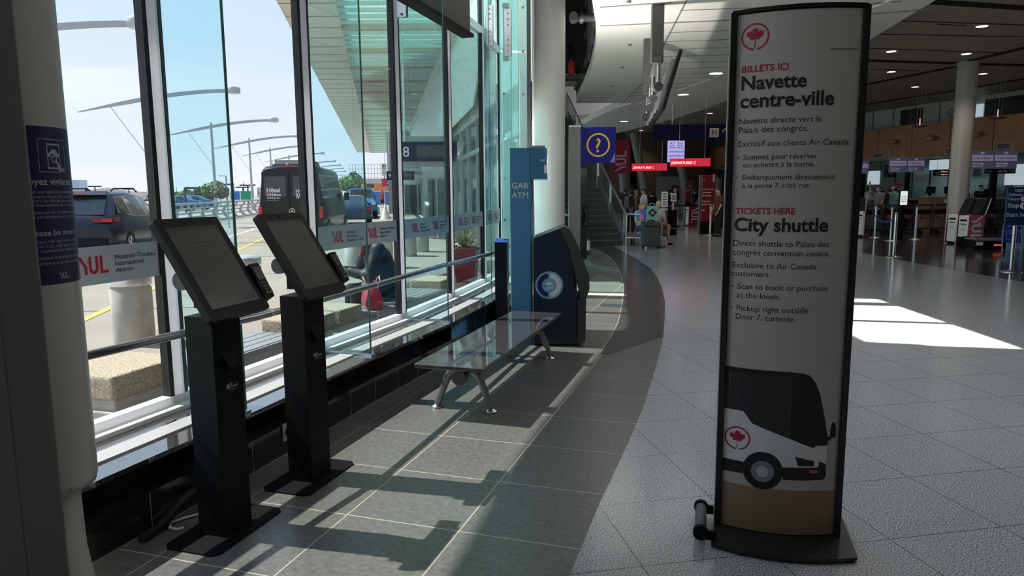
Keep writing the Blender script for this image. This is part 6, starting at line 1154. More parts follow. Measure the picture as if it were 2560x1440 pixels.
tb_ = thing('tote_bag', 'mint green shopping tote with a black diamond on top of the charcoal suitcase', 'bag', (Yd(1626, 600, 19.4).x + .02, 19.36, .795), -.06)
m = MB(); m.loft([[(sx_ * a, sy_ * b, z) for a, b in ((-1, -1), (1, -1), (1, 1), (-1, 1))] for sx_, sy_, z in ((.14, .09, 0), (.145, .09, .18), (.14, .05, .37))], 0, False); m.build('bag', mat('tote_mint', (.16, .42, .34), .6), tb_, bevel=.006)
m = MB(); fn = lambda a, b: Vector((a, -.098 + .03 * max(0, b) , .19 + b)); m.add([fn(*p) for p in ((0, -.125), (.125, 0), (0, .125), (-.125, 0))], [(0, 1, 2, 3)]); fn2 = lambda a, b: fn(a, b) - Vector((0, .003, 0)); disc(m, fn2, 0, .045, 0, 2 * PI, 1, 20); m.build('diamond_print', [PRINTK, mat('tote_tan', (.40, .28, .18), .6)], tb_)
for y in (-.05, .05): m = MB(); m.tube([(-.06, y, .36), (-.05, y, .44), (.05, y, .44), (.06, y, .36)], .007, 8); m.build('handle', mat('tote_mint', (0, 0, 0)), tb_)
pk = thing('shopping_bag', 'pink and violet bag tucked behind the mint green tote', 'bag', (Yd(1607, 550, 19.42).x, 19.52, .775), .1); m = MB(); m.box((.06, .0, .15), (.24, .10, .30)); m.box((-.02, -.03, .09), (.10, .05, .17), 0, 1); m.build('bag', [mat('bag_violet', (.16, .14, .45), .5), mat('bag_rose', (.60, .22, .45), .5)], pk, bevel=.015)
wb = thing('backpack', 'white and black patterned bag on the floor behind the charcoal suitcase', 'bag', (Yd(1655, 600, 19.7).x, 19.75, 0), .2); m = MB(); blob(m, [((-.06, 0, .12), (.06, 0, .12), .12, .12), ((-.05, 0, .22), (.05, 0, .22), .10, .10)], .02, .03); m.v = [(x, y, max(z, .002)) for x, y, z in m.v]; m.build('bag', mat('bag_print', (.45, .45, .43), .7, noise=(30, .7)), wb); m = MB(); m.tube([(.12, 0, .04), (.17, 0, .16), (.12, 0, .32), (.02, 0, .34)], .018, 8); m.build('strap', RUB, wb)
def sit(z, kx=.55): return dict(pel=(0, 0, z + .09), che=(0, -.06, z + .43), nec=(0, -.09, z + .61), hea=(0, -.12, z + .74), shl=(-.175, -.08, z + .55), shr=(.175, -.08, z + .55), ell=(-.23, -.14, z + .30), elr=(.23, -.14, z + .30), wrl=(-.10, -.36, z + .22), wrr=(.10, -.36, z + .22), hil=(-.09, -.02, z + .08), hir=(.09, -.02, z + .08), knl=(-.14, -.42, z + .10), knr=(.14, -.42, z + .10), anl=(-.13, -.44, .085), anr=(.13, -.44, .085))
cartp = thing('luggage_trolley', 'low steel luggage trolley serving as a seat behind the suitcase', 'trolley', (Yd(1592, 600, 20.4).x + .22, 20.62, 0), 0)
m = MB(); m.box((0.12, 0, .24), (1.05, .45, .03)); m.build('deck', DSTEEL, cartp, bevel=.005)
for x in (-.3, .5): m = MB(); m.tube([(x, -.18, .06), (x, -.18, .24)], .02, 8); m.tube([(x, .18, .06), (x, .18, .24)], .02, 8); m.tube([(x - .02, -.18, .06), (x + .02, -.18, .06)], .06, 12); m.tube([(x - .02, .18, .06), (x + .02, .18, .06)], .06, 12); m.build('wheel_pair', RUB, cartp)
person('seated person with long blonde hair and light blue top behind the charcoal suitcase', (Yd(1591, 560, 20.4).x + .16, 20.6, 0), .3, SH['sky'], SH['denim'], 1.66, hair=HAIRB, hairl='long', joints=sit(.43), res=.022)
person('seated bald person in a white shirt close beside the one with blonde hair', (Yd(1608, 560, 20.6).x + .46, 21.1, 0), .5, SH['white'], SH['khaki'], 1.72, hairl='bald', joints=sit(.43), shorts=True, res=.022)

# ------------------------------------------------------------------ travellers waiting in the hall
def at(px, depth): return (Yd(px, 480, depth).x, depth, 0)
person('person in a white t-shirt standing in profile above the seated pair', at(1610, 28), -1.5, SH['white'], SH['black'], 1.66)
person('person with a black backpack and light sleeves seen from behind near the stairs', at(1577, 27.2), PI, SH['grey'], SH['black'], 1.60, pack=SH['black'], sleeve='long')
person('person in a brown top with tied hair queueing left of the white t-shirt', at(1591, 29.5), PI - .3, SH['brown'], SH['black'], 1.62, hair=HAIRB)
person('person in black queueing between the white t-shirt and the screen pedestal', at(1630, 31), PI, SH['black'], SH['navy'], 1.52)
person('person in navy with bare lower legs behind the white framed notice', at(1668, 30), PI + .2, SH['navy'], SH['black'], 1.60, shorts=True, pack=SH['black'])
person('person in a black t-shirt standing tall behind the leaning person', at(1688, 32.5), .6, SH['black'], SH['black'], 1.74)
person('person in a grey shirt and shorts leaning forward over a trolley', at(1692, 30.6), -1.1, SH['grey'], SH['grey'], 1.72, lean=.55, arms=((.9, 1.1), (.9, 1.1)), shorts=True)
person('person in a maroon shirt and dark trousers half covered by the totem', at(1797, 24.2), -1.3, SH['maroon'], SH['black'], 1.66, arms=((.1, .5), (.1, .5)))
person('person in dark clothes far back beside the red baggage totem', at(1737, 36), PI, SH['black'], SH['brown'], 1.66, res=.03)
person('person in a dark top far back behind the brown slab', at(1562, 38), PI, SH['black'], SH['black'], 1.66, res=.03)
person('person in a grey shirt with a black bag raising a hand to the head', at(2197, 27), -1.0, SH['grey'], SH['denim'], 1.68, arms=((2.0, 2.9), (.3, .6)), pack=SH['black'])
person('person in a white top at the counter to the right of the totem', at(2171, 32.8), PI, SH['white'], SH['black'], 1.66)
person('person with dark hair and a white collar at the check-in row', at(2224, 29.5), PI - .5, SH['black'], SH['black'], 1.62)
person('person in a white cap and pale blue jacket at the check-in row', at(2237, 28.5), PI + .4, SH['teal'], SH['black'], 1.66, cap=SH['white'], sleeve='long')
person('agent in dark uniform behind the wooden desk', at(2412, 27.6), .3, SH['navy'], SH['black'], 1.66, sleeve='long')
person('agent in dark uniform further along behind the wooden desk', at(2452, 30.4), -.2, SH['black'], SH['black'], 1.70, sleeve='long')

# ------------------------------------------------------------------ hanging signs, banners, screens
def hang(name, label, cat, px0, px1, py0, py1, depth, face, top, rz=0.0, th=.12, group=None, rods=True):
    a, b = Yd(px0, (py0 + py1) / 2, depth), Yd(px1, (py0 + py1) / 2, depth); z1, z0 = Yd((px0 + px1) / 2, py0, depth).z, Yd((px0 + px1) / 2, py1, depth).z; w_ = b.x - a.x
    r = thing(name, label, cat, ((a.x + b.x) / 2, depth, z0), rz, group); m = MB(); m.box((0, 0, (z1 - z0) / 2), (w_, th, z1 - z0)); pn_ = m.build('panel', face, r, bevel=.006)
    if rods:
        for x in (-.28, .36): m = MB(); m.cyl((x * w_, 0, z1 - z0), (x * w_, 0, top - z0), .022 if name == 'hanging_sign' else .006, n=8); m.build('hanger_rod', PRINTW, r)
    return r, pn_, w_, z1 - z0, frame((-w_ / 2, -th / 2 - .004, 0), (1, 0, 0), (0, 0, 1))
r, pn_, w_, h_, fn = hang('hanging_sign', 'long navy hanging sign with hotel emblem and yellow arrow', 'sign', 1632, 1850, 311, 351, 29, NAVY, CA)
m = MB(); k = h_ / 40; X = lambda px: (px - 1632) / 218 * w_
m.quad(fn(X(1773), h_ * .18), fn(X(1796), h_ * .18), fn(X(1796), h_ * .75), fn(X(1773), h_ * .75)); f2 = lambda a, b: fn(a, b) - Vector((0, .004, 0))
for dx in (0, .12): m.add([f2(X(1780) + dx, h_ * .36), f2(X(1780) + dx + .05, h_ * .36), f2(X(1786) + dx - .05, h_ * .65), f2(X(1786) + dx - .1, h_ * .65)], [(0, 1, 2, 3)], 1)
m.add([f2(*p) for p in ((X(1777), h_ * .36), (X(1780.5), h_ * .36), (X(1783), h_ * .48), (X(1782), h_ * .5))], [(0, 1, 2, 3)], 1); m.text('HOTEL', f2, width=.3, x=X(1777), y=h_ * .23, m=1)
cx_ = X(1817); m.add([fn(cx_ + a, b * h_) for a, b in ((-.03, .25), (.03, .25), (.03, .78), (-.03, .78))], [(0, 1, 2, 3)], 2)
for s in (-1, 1): m.add([fn(cx_ + s * a, b * h_) for a, b in ((0, .88), (0, .72), (.2, .45), (.2, .60))], [(0, 1, 2, 3)], 2)
m.build('lettering', [PRINTW, PRINTR, YELS], pn_)
SCRL = mat('screen_lilac', (.30, .28, .50), .4, emit=(.42, .38, .78), es=.62); SCRD = mat('screen_violet', (.2, .18, .36), .4, emit=(.27, .23, .55), es=.55); REDL = mat('banner_red_lit', (.45, .01, .03), .4, emit=(.60, .012, .03), es=.55)
r, pn_, w_, h_, fn = hang('departure_screen', 'upright lilac departures screen listing airlines under the navy sign', 'screen', 1669, 1711, 352, 405, 30.5, SCRL, CA, .12); m = MB()
for k, (s, wd) in enumerate((('DELTA      608-610', .84), ('porter     605-607', .84), ('UNITED   600-620', .84))): m.text(s, fn, width=w_ * wd, x=w_ * .06, y=h_ * (.86 - .11 * k), bold=.02)
for k in range(3): m.quad(fn(w_ * .02, h_ * (.06 + .19 * k)), fn(w_ * .98, h_ * (.06 + .19 * k)), fn(w_ * .98, h_ * (.15 + .19 * k)), fn(w_ * .02, h_ * (.15 + .19 * k)), 1)
m.build('listing', [PRINTK, SCRD], pn_)
RDK = mat('banner_ghost', (.3, .02, .04), .4, emit=(.42, .04, .06), es=.6); LIT = mat('letter_lit', (.8, .8, .8), .4, emit=(.9, .88, .88), es=.7)
for (px0, px1, py0, py1, dep, lb) in ((1580, 1667, 409, 427, 31.5, 'red lit DEPARTURES C banner beside the brown slab above the queue'), (1676, 1775, 396, 416, 27.5, 'red lit DEPARTURES C banner below the lilac screen')):
    r, pn_, w_, h_, fn = hang('departures_banner', lb, 'sign', px0, px1, py0, py1, dep, REDL, CA, -.05, group='red departures banners'); m = MB(); m.text('DEPARTURES C', fn, width=w_ * .62, x=w_ * .02, y=h_ * .30, bold=.012, shear=.25); yul_logo(m, lambda a, b: fn(w_ * .68 + a, h_ * .02 + b), h_ * .92, 1, 1); m.build('lettering', [LIT, RDK], pn_)
r, pn_, w_, h_, fn = hang('airport_banner', 'tall red banner with white sideways airport letters behind the question mark sign', 'banner', 1527, 1574, 350, 434, 33, mat('banner_red', (.30, .012, .03), .6), CA); m = MB(); yul_logo(m, lambda a, b: fn(w_ * .82 - b, h_ * .08 + a), w_ * .6, 0, 0); m.build('lettering', mat('banner_letter', (.42, .40, .40), .6), pn_)
def totem(label, px0, px1, py0, py1, depth, lines, rz=0, foot=True):
    a, b = Yd(px0, 480, depth), Yd(px1, 480, depth); zt, zb = Yd(px0, py0, depth).z, Yd(px0, py1, depth).z; w_ = b.x - a.x; r = thing('baggage_totem', label, 'sign', ((a.x + b.x) / 2, depth, 0), rz)
    m = MB(); m.box((0, 0, (zt + zb) / 2), (w_, .16, zt - zb)); pn_ = m.build('panel', mat('totem_deep_red', (.22, .008, .018), .4), r, bevel=.03)
    m = MB(); m.box((0, .02, zb / 2), (w_ * 1.02, .2, zb)); m.build('base', BLKM, r)
    for s in (-1, 1): m = MB(); m.box((s * (w_ / 2 + .03), .03, zt / 2), (.05, .12, zt)); m.build('side_rail', DSTEEL, r)
    m = MB(); fn = frame((-w_ / 2, -.085, zt), (1, 0, 0), (0, 0, 1))
    for s, x, y, wd in lines: m.text(s, fn, width=wd * w_, x=x * w_, y=-y, bold=.02)
    m.build('lettering', PRINTW, pn_); return r
totem('red baggage totem with white text, number 1 and an arrow beside the queue', 1752, 1786, 438, 554, 25.6, (('1', .82, .22, .1), ('(A)', .08, .2, .16), ('Imprimez vos', .08, .52, .8), ('étiquettes', .08, .64, .62), ('de bagages', .08, .75, .66), ('Print your', .08, .95, .6), ('baggage tags', .08, 1.06, .78), ('->', .04, 1.3, .25)))
totem('narrow pink red totem with white ring behind the leaning person', 1713, 1727, 450, 506, 33, (('O', .6, .32, .3), ('tags', .15, .5, .6)))
totem('slim red totem partly hidden at the edge of the big totem', 1796, 1800, 444, 470, 33, (('o', .3, .3, .4),))

# ------------------------------------------------------------------ airport self-service kiosks
REDK = mat('kiosk_red', (.40, .012, .03), .4)
def yul_kiosk(label, px, depth, rz, sc=1.0):
    r = thing('check_in_kiosk', label, 'kiosk', (Yd(px, 480, depth).x, depth, 0), rz, 'red and white check-in kiosks')
    m = MB(); m.box((0, .12, .46), (.30, .42, .78)); m.build('cabinet', PRINTW, r, bevel=.02); m = MB(); m.box((0, .12, .05), (.26, .36, .10)); m.build('plinth', BLKM, r)
    for s in (-1, 1):
        m = MB(); m.prism([(s * .165, -.12, .03), (s * .165, .42, .03), (s * .165, .46, .86), (s * .165, -.10, .86)], (s * .02, 0, 0)); sp_ = m.build('side_panel', REDK, r, bevel=.01)
        m = MB(); fn = (lambda a, b: Vector((.187, -.02 + b, .82 - a))) if s > 0 else (lambda a, b: Vector((-.187, .34 - b, .82 - a))); yul_logo(m, fn, .38, 0, 0); m.build('lettering', PRINTW, sp_)
        m = MB(); m.tube([(s * .165, -.11, .86), (s * .165, -.13, .03), (s * .165, .43, .02), (s * .165, .47, .86), (s * .165, .66, 1.30)], .014, 8); m.build('edge_frame', PRINTW, r)
    m = MB(); m.prism([(-.15, .30, .88), (.15, .30, .88), (.15, .56, 1.30), (-.15, .56, 1.30)], (0, .09, -.03)); m.build('screen', CARG, r, bevel=.01)
    m = MB(); m.box((0, -.092, .72), (.20, .01, .05)); m.box((0, -.092, .62), (.16, .01, .02)); m.build('slot', BLKP, r)
    m = MB(); m.text('YUL', frame((-.06, -.095, .45), (1, 0, 0), (0, 0, 1)), width=.12, bold=.02); m.build('front_lettering', PRINTR, r); return r
yul_kiosk('red and white check-in kiosk standing in front of its twin by the baggage scale', 2421, 19.2, -1.25); yul_kiosk('red and white check-in kiosk standing behind its twin by the baggage scale', 2392, 20.3, -1.25)
yul_kiosk('red and white check-in kiosk far off beside the leaning person', 1724, 31.2, -1.25); yul_kiosk('white fronted check-in kiosk cut by the edge of the totem', 2151, 23.4, -.5)
scl = thing('baggage_scale', 'low black baggage scale with white edge and red display beside the kiosks', 'scale', (Yd(2468, 600, 18.3).x, 18.4, 0), -.1); m = MB(); m.box((0, 0, .14), (.75, .6, .22)); m.build('body', BLKM, scl, bevel=.01); m = MB(); m.box((0, -.30, .28), (.75, .04, .07)); m.build('front_edge', ALU, scl); m = MB(); m.box((0, .05, .265), (.72, .56, .03)); m.build('platform', DSTEEL, scl); m = MB(); m.box((.16, -.306, .13), (.18, .02, .05)); m.build('display', mat('display_red', (.5, .05, .06), .4, emit=(.8, .1, .1), es=.35), scl); m = MB(); m.box((-.28, -.306, .17), (.16, .02, .09)); m.build('label_plate', PRINTW, scl)
wbn = thing('waste_bin', 'small black cylinder bin between the two red kiosks', 'bin', (Yd(2402, 600, 19.0).x, 18.95, 0)); m = MB(); m.lathe([(.10, 0), (.11, .02), (.11, .30)], n=22); m.build('body', BLKM, wbn); m = MB(); m.lathe([(.115, .30), (.115, .32), (.08, .32)], n=22); m.build('rim', STEEL, wbn)

# ------------------------------------------------------------------ queue posts and belts
def stanchion(label, px, py, white=False, h_=1.0):
    p = G(px, py); r = thing('queue_post', label, 'queue post', (p.x, p.y, 0), 0, 'queue posts'); mt = PRINTW if white else STEEL
    m = MB(); m.lathe([(.18, 0), (.18, .012), (.06, .035), (.03, .05)], n=28); m.build('base', STEEL, r); m = MB(); m.tube([(0, 0, .03), (0, 0, h_ - .06)], .034, 18); m.build('pole', mt, r); m = MB(); m.tube([(0, 0, h_ - .06), (0, 0, h_)], .042, 18); m.build('belt_head', DSTEEL, r); return r
PO = {}
for k, px, py, wh, lb in (('a', 2234, 643, 0, 'steel queue post nearest in front of the luggage trolleys'), ('b', 2287, 599, 0, 'steel queue post below the white information display'), ('c', 2226, 602, 0, 'steel queue post just behind the nearest one, left of the trolleys'), ('d', 2186, 594, 0, 'steel queue post beside the white fronted kiosk'), ('e', 1682, 577, 0, 'slim steel queue post with a framed notice by the seated pair'), ('f', 1775, 588, 1, 'white queue post beside the red baggage totem')): PO[k] = stanchion(lb, px, py, wh, 1.15 if k == 'e' else 1.05)
def belt(label, a, b, z, mt, sag=0.0):
    m = MB(); a = Vector((*a[:2], z)); b = Vector((*b[:2], z)); P_ = [a.lerp(b, t) - Vector((0, 0, sag * 4 * t * (1 - t))) for t in np.linspace(.0, 1, 9)]; sd_ = (b - a).normalized() * .05; P_[0] += sd_; P_[-1] -= sd_; m.loft([[p + Vector((0, 0, -.025)), p + Vector((0, 0, .025)), p + Vector((0, .004, .025)), p + Vector((0, .004, -.025))] for p in P_], 0, False); tag(m.build('queue_belt', mt), label, 'belt', 'queue belts')
belt('black queue belt from the post by the white kiosk to the post below the display', PO['d'].location, PO['b'].location, 1.0, RUB); belt('blue queue belt sloping from the nearest queue post', PO['a'].location, (11.3, 22.2), .93, mat('belt_blue', (.03, .07, .35), .6), .22); belt('black queue belt beside the red baggage totem', PO['f'].location, (8.6, 25.2), 1.0, RUB); belt('black queue belt in front of the leaning person', PO['e'].location, (8.6, 29.5), .98, RUB); belt('grey queue belt crossing behind the seated pair', (4.2, 25.6), PO['e'].location, .98, mat('belt_grey', (.10, .10, .10), .6))
nt_ = thing('framed_notice', 'upright white framed notice on the slim queue post by the seated pair', 'notice', (PO['e'].location.x, PO['e'].location.y - .0, 1.15)); m = MB(); m.box((0, 0, .16), (.22, .03, .32)); m.build('frame', PRINTW, nt_); m = MB(); m.box((0, -.017, .16), (.16, .006, .22)); m.build('sheet', mat('sheet_grey', (.30, .30, .33), .6), nt_)
ip = thing('screen_pedestal', 'dark grey pedestal with a white printed display behind the suitcase', 'kiosk', (*at(1658, 24.5)[:2], 0), .1); m = MB(); m.box((0, 0, .5), (.26, .3, 1.0)); m.build('cabinet', mat('pedestal_grey', (.10, .10, .105), .5), ip, bevel=.01); m = MB(); m.box((.02, -.1, 1.28), (.22, .04, .52)); pl_ = m.build('display', PRINTW, ip); m = MB()
for k in range(5): m.box((.02, -.123, 1.46 - .09 * k), (.14, .004, .03))
m.build('display_print', DKGREY, pl_); m = MB(); m.box((0, -.155, .94), (.24, .01, .05)); m.build('label_strip', PRINTW, ip)
bk = thing('bag_drop_stand', 'black boxy stand beside the grey pedestal', 'stand', (*at(1674, 25.2)[:2], 0), .1); m = MB(); m.box((0, 0, .45), (.46, .4, .9)); m.build('body', BLKM, bk, bevel=.015); m = MB(); m.box((0, -.205, .25), (.42, .01, .04)); m.build('kick_strip', DSTEEL, bk)
us = thing('airline_sign', 'navy step one start here sign on a steel post cut by the picture edge', 'sign', (*G(2527, 680).xy, 0), -.06)
m = MB(); m.lathe([(.19, 0), (.19, .012), (.06, .04), (.035, .05)], n=28); m.build('base', STEEL, us); m = MB(); m.tube([(0, 0, .04), (0, 0, 1.0)], .036, 18); m.build('pole', STEEL, us)
m = MB(); m.box((.12, -.02, 1.245), (.66, .05, .72)); pn_ = m.build('panel', mat('united_navy', (.008, .035, .13), .4), us, bevel=.006); fn = frame((-.20, -.048, 1.245), (1, 0, 0), (0, 0, 1)); m = MB()
m.text('UNITED', fn, width=.24, x=.12, y=.27, bold=.02); m.text('Débuter', fn, width=.26, x=.01, y=.195); m.text("l'étape", fn, width=.20, x=.01, y=.115); m.text('ici', fn, width=.07, x=.34, y=.115); m.text('Step', fn, width=.20, x=.01, y=-.02, bold=.01); m.text('Start here', fn, width=.44, x=.0, y=-.19, bold=.005)
f2 = lambda a, b: fn(a, b) - Vector((0, .002, 0)); disc(m, lambda a, b: fn(.275 + a, .14 + b), 0, .046, 0, 2 * PI, 0, 24); disc(m, lambda a, b: fn(.29 + a, .015 + b), 0, .064, 0, 2 * PI, 0, 24); m.text('1', f2, size=.07, x=.275, y=.115, m=1, align='C', bold=.02); m.text('1', f2, size=.10, x=.29, y=-.02, m=1, align='C', bold=.02); m.quad(fn(.38, .26), fn(.43, .26), fn(.43, .31), fn(.38, .31)); m.build('lettering', [PRINTW, NAVY], pn_)
af = thing('size_gauge_sign', 'low blue cabin baggage size board on an a-frame behind the navy sign', 'sign', (*at(2539, 17.2)[:2], 0), -.1); m = MB(); m.box((0, 0, .46), (.46, .03, .40)); pn_ = m.build('board', mat('gauge_blue', (.02, .06, .36), .4), af, rz=0); m = MB(); fn = lambda a, b: Vector((a, -.018, .44 + b)); m.add([fn(*p) for p in ((-.2, .10), (.2, .10), (.2, .108), (-.2, .108))], [(0, 1, 2, 3)])
for x0, x1, z0, z1 in ((-.14, .10, -.11, -.102), (-.14, .10, .05, .058), (-.14, -.132, -.11, .05), (.092, .10, -.11, .05), (.15, .156, -.14, .17)): m.add([fn(x0, z0), fn(x1, z0), fn(x1, z1), fn(x0, z1)], [(0, 1, 2, 3)])
m.build('gauge_print', PRINTW, pn_)
for s in (-1, 1): m = MB(); m.tube([(s * .22, -.06, 0), (s * .21, .0, .68)], .014, 8); m.build('leg', DSTEEL, af)
lb_ = thing('light_board', 'pale blue panel standing behind the baggage size board', 'panel', (*at(2545, 17.9)[:2], 0), -.1); m = MB(); m.box((.1, .1, .45), (.42, .05, .9)); m.build('panel', mat('pale_blue', (.22, .42, .65), .4), lb_, bevel=.01)

# ------------------------------------------------------------------ check-in screens over the counters
SCA = mat('screen_dusk', (.03, .03, .05), .3, emit=(.03, .03, .055), es=.6); SCB = mat('screen_bar', (.22, .2, .35), .3, emit=(.17, .16, .22), es=.4)
def pair(label, px0, px1, py0, py1, depth, nums, rz=.05):
    a, b = Yd(px0, 480, depth), Yd(px1, 480, depth); zt, zb = Yd((px0 + px1) / 2, py0, depth).z, Yd((px0 + px1) / 2, py1, depth).z; w_ = b.x - a.x; h_ = zt - zb
    r = thing('check_in_screens', label, 'screen', ((a.x + b.x) / 2, depth, 0), rz, 'check-in screens over the counters'); m = MB(); m.box((.1 * w_, .12, zb / 2), (.16, .12, zb + .3)); m.build('mast', BLKM, r)
    n_ = len(nums)
    for k, nu in enumerate(nums):
        c = -w_ / 2 + w_ * (k + .5) / n_; ww = w_ / n_ * .97; m = MB(); m.box((c, 0, zb + h_ / 2), (ww, .06, h_)); s_ = m.build('screen', SCA, r, bevel=.006); fn = frame((c - ww / 2, -.032, zb), (1, 0, 0), (0, 0, 1)); m = MB(); m.quad(fn(.02, h_ * .44), fn(ww - .02, h_ * .44), fn(ww - .02, h_ * .76), fn(.02, h_ * .76)); f2 = lambda q, v_: fn(q, v_) - Vector((0, .003, 0))
        m.text('AIR CANADA', f2, width=ww * .66, x=ww * .24, y=h_ * .54, m=1, bold=.02); leaf_logo(m, f2, h_ * .07, 2, (ww * .15, h_ * .595)); m.text(nu, f2, width=ww * .15, x=ww / 2, y=h_ * .83, m=3, align='C'); m.text('Dépôt des bagages', f2, width=ww * .5, x=ww * .1, y=h_ * .26, m=3); m.text('Baggage drop-off', f2, width=ww * .45, x=ww * .1, y=h_ * .13, m=3); m.build('display', [SCB, PRINTK, PRINTR, mat('screen_text', (.25, .25, .3), .5, emit=(.35, .35, .42), es=.6)], s_)
pair('pair of check-in screens numbered 624 and 623 to the right of the tall column', 2415, 2538, 377, 422, 26.6, ('624', '623'), .06); pair('pair of check-in screens numbered 626 and 625 to the left of the tall column', 2216, 2308, 393, 431, 29, ('626', '625'), .06); pair('single check-in screen numbered 628 cut by the edge of the totem', 2146, 2168, 402, 434, 31, ('628',), .06)
def wallsign(label, px0, px1, py0, py1, depth, lines, rod=True):
    r, pn_, w_, h_, fn = hang('direction_sign', label, 'sign', px0, px1, py0, py1, depth, mat('sign_black', (.012, .012, .02), .4), 3.4, .05, rods=rod); m = MB()
    for s, x, y, wd, mi in lines: m.text(s, fn, width=wd * w_, x=x * w_, y=y * h_, m=mi, bold=.02)
    m.build('lettering', [mat('sign_text_amber', (.7, .45, .25), .5, emit=(.8, .5, .3), es=.5), PRINTW], pn_)
wallsign('black sign reading Départs Departures beside the tall column', 2334, 2372, 424, 440, 33, (('Départs', .42, .58, .45, 0), ('Departures', .42, .15, .56, 0), ('[/]', .1, .25, .22, 1))); wallsign('black hanging sign with a down arrow behind the check-in screens', 2212, 2240, 412, 443, 33, (('v', .4, .2, .2, 1),)); wallsign('black arrow sign hanging below the pair of screens numbered 624 and 623', 2462, 2538, 420, 434, 27.3, (('Zone', .1, .3, .12, 1), ('Sortie  Exit', .3, .3, .4, 1), ('->', .85, .3, .1, 1)))
r, pn_, w_, h_, fn = hang('red_notice', 'small red notice board above the check-in counters', 'sign', 2239, 2253, 457, 468, 31, mat('notice_red', (.35, .02, .05), .5), 2.2, rods=False); m = MB(); m.tube([(0, .05, -Yd(2246, 468, 31).z), (0, .05, .1)], .02); m.build('stand_post', DSTEEL, r)
# counters
def counter(label, px0, px1, depth, h_, front, rz=.06, sign=None):
    a, b = Yd(px0, 480, depth), Yd(px1, 480, depth); w_ = b.x - a.x; r = thing('check_in_counter', label, 'counter', ((a.x + b.x) / 2, depth, 0), rz); m = MB(); m.box((0, .3, (h_ - .06) / 2), (w_, .6, h_ - .06)); m.build('body', front, r, bevel=.01); m = MB(); m.box((0, .27, h_ - .02), (w_ * 1.03, .7, .05)); m.build('worktop', mat('counter_top', (.28, .25, .23), .4), r, bevel=.006)
    for k in range(2): m = MB(); x = (-.28 + .5 * k) * w_; m.box((x, .38, h_ + .22), (.34, .04, .26)); m.box((x, .42, h_ + .06), (.08, .08, .12)); m.build('monitor', BLKM, r)
    if sign: m = MB(); m.ball((0, -.006, h_ - .18), (.13, .012, .08), 24); m.build('oval_badge', PRINTW, r)
    return r
counter('reddish wood counter with an oval white badge at the foot of the tall column', 2322, 2416, 26.0, 1.30, mat('counter_wood', (.24, .10, .055), .4), .06, True); counter('dark counter between the totem and the tall column', 2188, 2300, 30, 1.15, mat('counter_dark', (.07, .06, .055), .5)); counter('dark counter beyond the red kiosks to the right of the wooden one', 2462, 2580, 27, 1.2, mat('counter_dark', (0, 0, 0)))
dr_ = thing('information_display', 'upright white lit display with small pictograms above the luggage trolleys', 'display', (*at(2258, 21.8)[:2], 0), .05); m = MB(); m.box((0, 0, .55), (.12, .08, 1.1)); m.build('stand', BLKM, dr_); m = MB(); m.box((0, -.03, 1.30), (.25, .05, .46)); m.build('case', BLKM, dr_); m = MB(); m.box((0, -.058, 1.30), (.22, .01, .42)); s_ = m.build('screen', mat('display_white', (.7, .72, .7), .3, emit=(.75, .78, .75), es=.55), dr_); m = MB()
for k in range(9): m.box((-.06 + .06 * (k % 3), -.064, 1.2 + .07 * (k // 3)), (.022, .003, .04))
m.build('pictograms', DKGREY, s_)
# luggage trolleys
def make_trolley(label, loc, rz):
    r = thing('luggage_trolley', label, 'trolley', loc, rz, 'row of nested luggage trolleys'); m = MB()
    for s in (-1, 1): m.tube([(s * .26, .42, .16), (s * .27, -.32, .16), (s * .27, -.40, .95), (s * .22, -.44, 1.02)], .016, 8)
    m.tube([(-.26, .42, .16), (.26, .42, .16)], .016, 8); m.build('frame', mat('trolley_dark', (.07, .07, .075), .35, .6), r); m = MB(); m.tube([(-.27, -.44, 1.02), (.27, -.44, 1.02)], .026, 10); m.build('handle', RUB, r)
    m = MB(); m.box((0, .04, .175), (.48, .72, .02)); m.build('deck', BLKM, r); m = MB(); m.box((0, -.34, .78), (.46, .10, .16)); m.build('basket', BLKM, r)
    m = MB(); m.box((0, -.40, .62), (.34, .012, .16)); pn_ = m.build('advert_panel', mat('advert_dark', (.10, .015, .022), .5), r); m = MB(); m.text('YUL', frame((-.11, -.408, .58), (1, 0, 0), (0, 0, 1)), width=.22, bold=.03); m.build('lettering', mat('advert_letter', (.35, .2, .2), .5), pn_)
    for x, y in ((-.24, .36), (.24, .36), (0, -.30)): m = MB(); m.tube([(x - .02, y, .07), (x + .02, y, .07)], .07, 14); m.build('wheel', RUB, r)
    return r
T0 = None; ordn = ('first', 'second', 'third', 'fourth', 'fifth', 'sixth', 'seventh', 'eighth', 'ninth')
for k in range(9):
    loc = (12.5 + .62 * k, 24.9 + .05 * k, 0); rz_ = .12; lb = 'dark nested luggage trolley, %s of the row from the totem' % ordn[k]
    T0 = make_trolley(lb, loc, rz_) if k == 0 else (dup(T0, loc, rz_, lb), T0)[1]
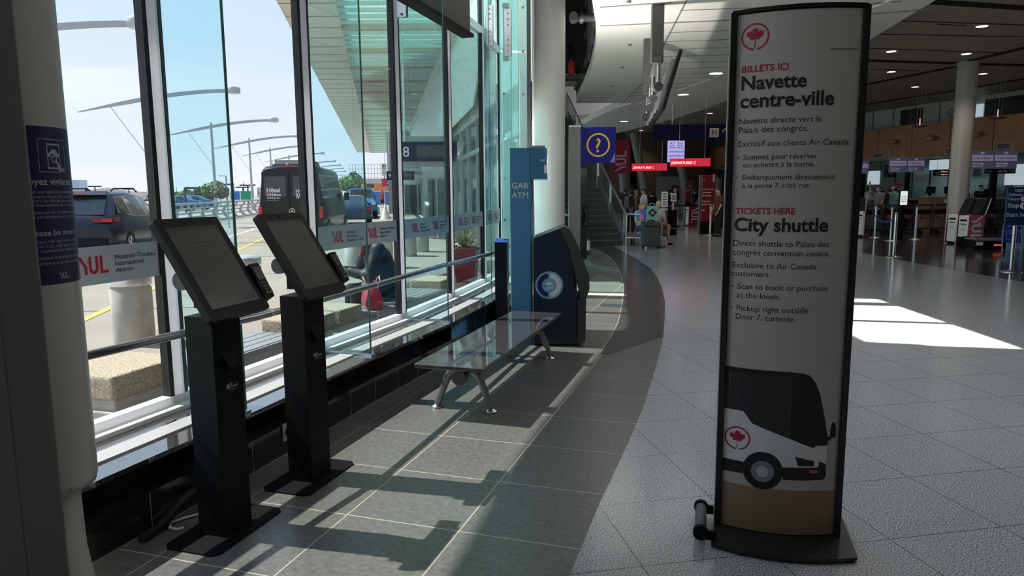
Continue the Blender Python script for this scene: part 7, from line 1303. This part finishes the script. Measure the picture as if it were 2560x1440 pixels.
# fittings on the wooden wall, pendants
for k, px in enumerate((1778, 2231, 2325, 2437)):
    p, s = on_wall(px, 3.78 if k else 3.9, .02); r = thing('wall_spotlight', 'small beige wall spotlight on the wood panelling, %s from the stairs' % ('first', 'second', 'third', 'fourth')[k], 'wall light', p, WA, 'spotlights on the wood wall'); m = MB(); m.cyl((0, .02, 0), (0, .10, 0), .05, n=16); m.build('arm', DSTEEL, r); m = MB(); m.cyl((-.16, .18, 0), (.16, .18, .04), .10, .12, n=20); m.build('lamp_head', mat('fixture_beige', (.36, .30, .25), .5), r)
for k, (px, z) in enumerate(((1805, 3.15), (2189, 3.22), (2371, 3.2), (2499, 3.25))):
    p, s = on_wall(px, z, .012); r = thing('air_vent', 'rectangular air grille low on the wood panelling, %s from the stairs' % ('first', 'second', 'third', 'fourth')[k], 'vent', p, WA, 'air grilles on the wood wall'); m = MB(); m.box((0, 0, 0), (.62, .02, .26)); m.build('frame', mat('vent_frame', (.45, .42, .38), .5), r); m = MB()
    for j in range(5): m.box((0, .012, -.08 + .04 * j), (.54, .012, .015))
    m.box((0, .008, 0), (.54, .012, .2), 0, 1); m.build('slats', [mat('vent_slat', (.16, .14, .12), .5), VD], r)
for px, py, y, lb in ((2299, 317, 25, 'dark dish pendant on thin cables left of the tall column'), (2494, 296, 23, 'dark dish pendant on thin cables right of the tall column')):
    p = Yd(px, py, y); r = thing('pendant_lamp', lb, 'pendant lamp', p, 0, 'dish pendants'); m = MB(); m.lathe([(.06, -.03), (.22, .0), (.24, .03), (.20, .035)], n=28); m.build('dish', mat('pendant_brown', (.09, .06, .05), .4), r); m = MB()
    for a in (0, 2.1, 4.2): m.tube([(.10 * math.cos(a), .1 * math.sin(a), .03), (.16 * math.cos(a), .16 * math.sin(a), CB - p.z)], .006, 6)
    m.build('cables', DSTEEL, r); m = MB(); m.tube([(0, 0, .03), (0, 0, .28)], .02, 10); m.build('lamp_tube', mat('tube_glow', (.6, .45, .3), .5, emit=(.8, .5, .3), es=.5), r)
p, s = on_wall(2366, 5.02, -1.42); ck = thing('round_emblem', 'round dark ring emblem on the pale upper wall beside the tall column', 'emblem', p, WA); m = MB(); fn = lambda a, b: Vector((a, .02, b)); disc(m, fn, .17, .21, 0, 2 * PI, 0); m.add([fn(*q) for q in ((-.11, .08), (-.09, .1), (.12, -.06), (.10, -.1))], [(0, 1, 2, 3)]); m.build('ring', DKGREY, ck)
# things against the far wall
fd = thing('far_display', 'dark double display on the pale wall above the queue', 'display', (Yd(1600, 450, 50).x, 51.92, Yd(1600, 457, 51.7).z)); m = MB(); m.box((-.35, 0, .3), (.62, .12, .75)); m.box((.4, 0, .3), (.6, .12, .65)); m.build('screens', CARG, fd)
dk = thing('far_doorway', 'pale partition with a dark doorway between the brown slabs', 'doorway', (Yd(1676, 480, 49).x, 49, 0)); m = MB(); m.box((0, 0, 1.25), (1.9, .1, 2.5)); m.build('partition', mat('partition_pale', (.30, .31, .31), .6), dk); m = MB(); m.box((.3, -.06, .95), (.5, .05, 1.9)); m.build('door', DKGREY, dk)
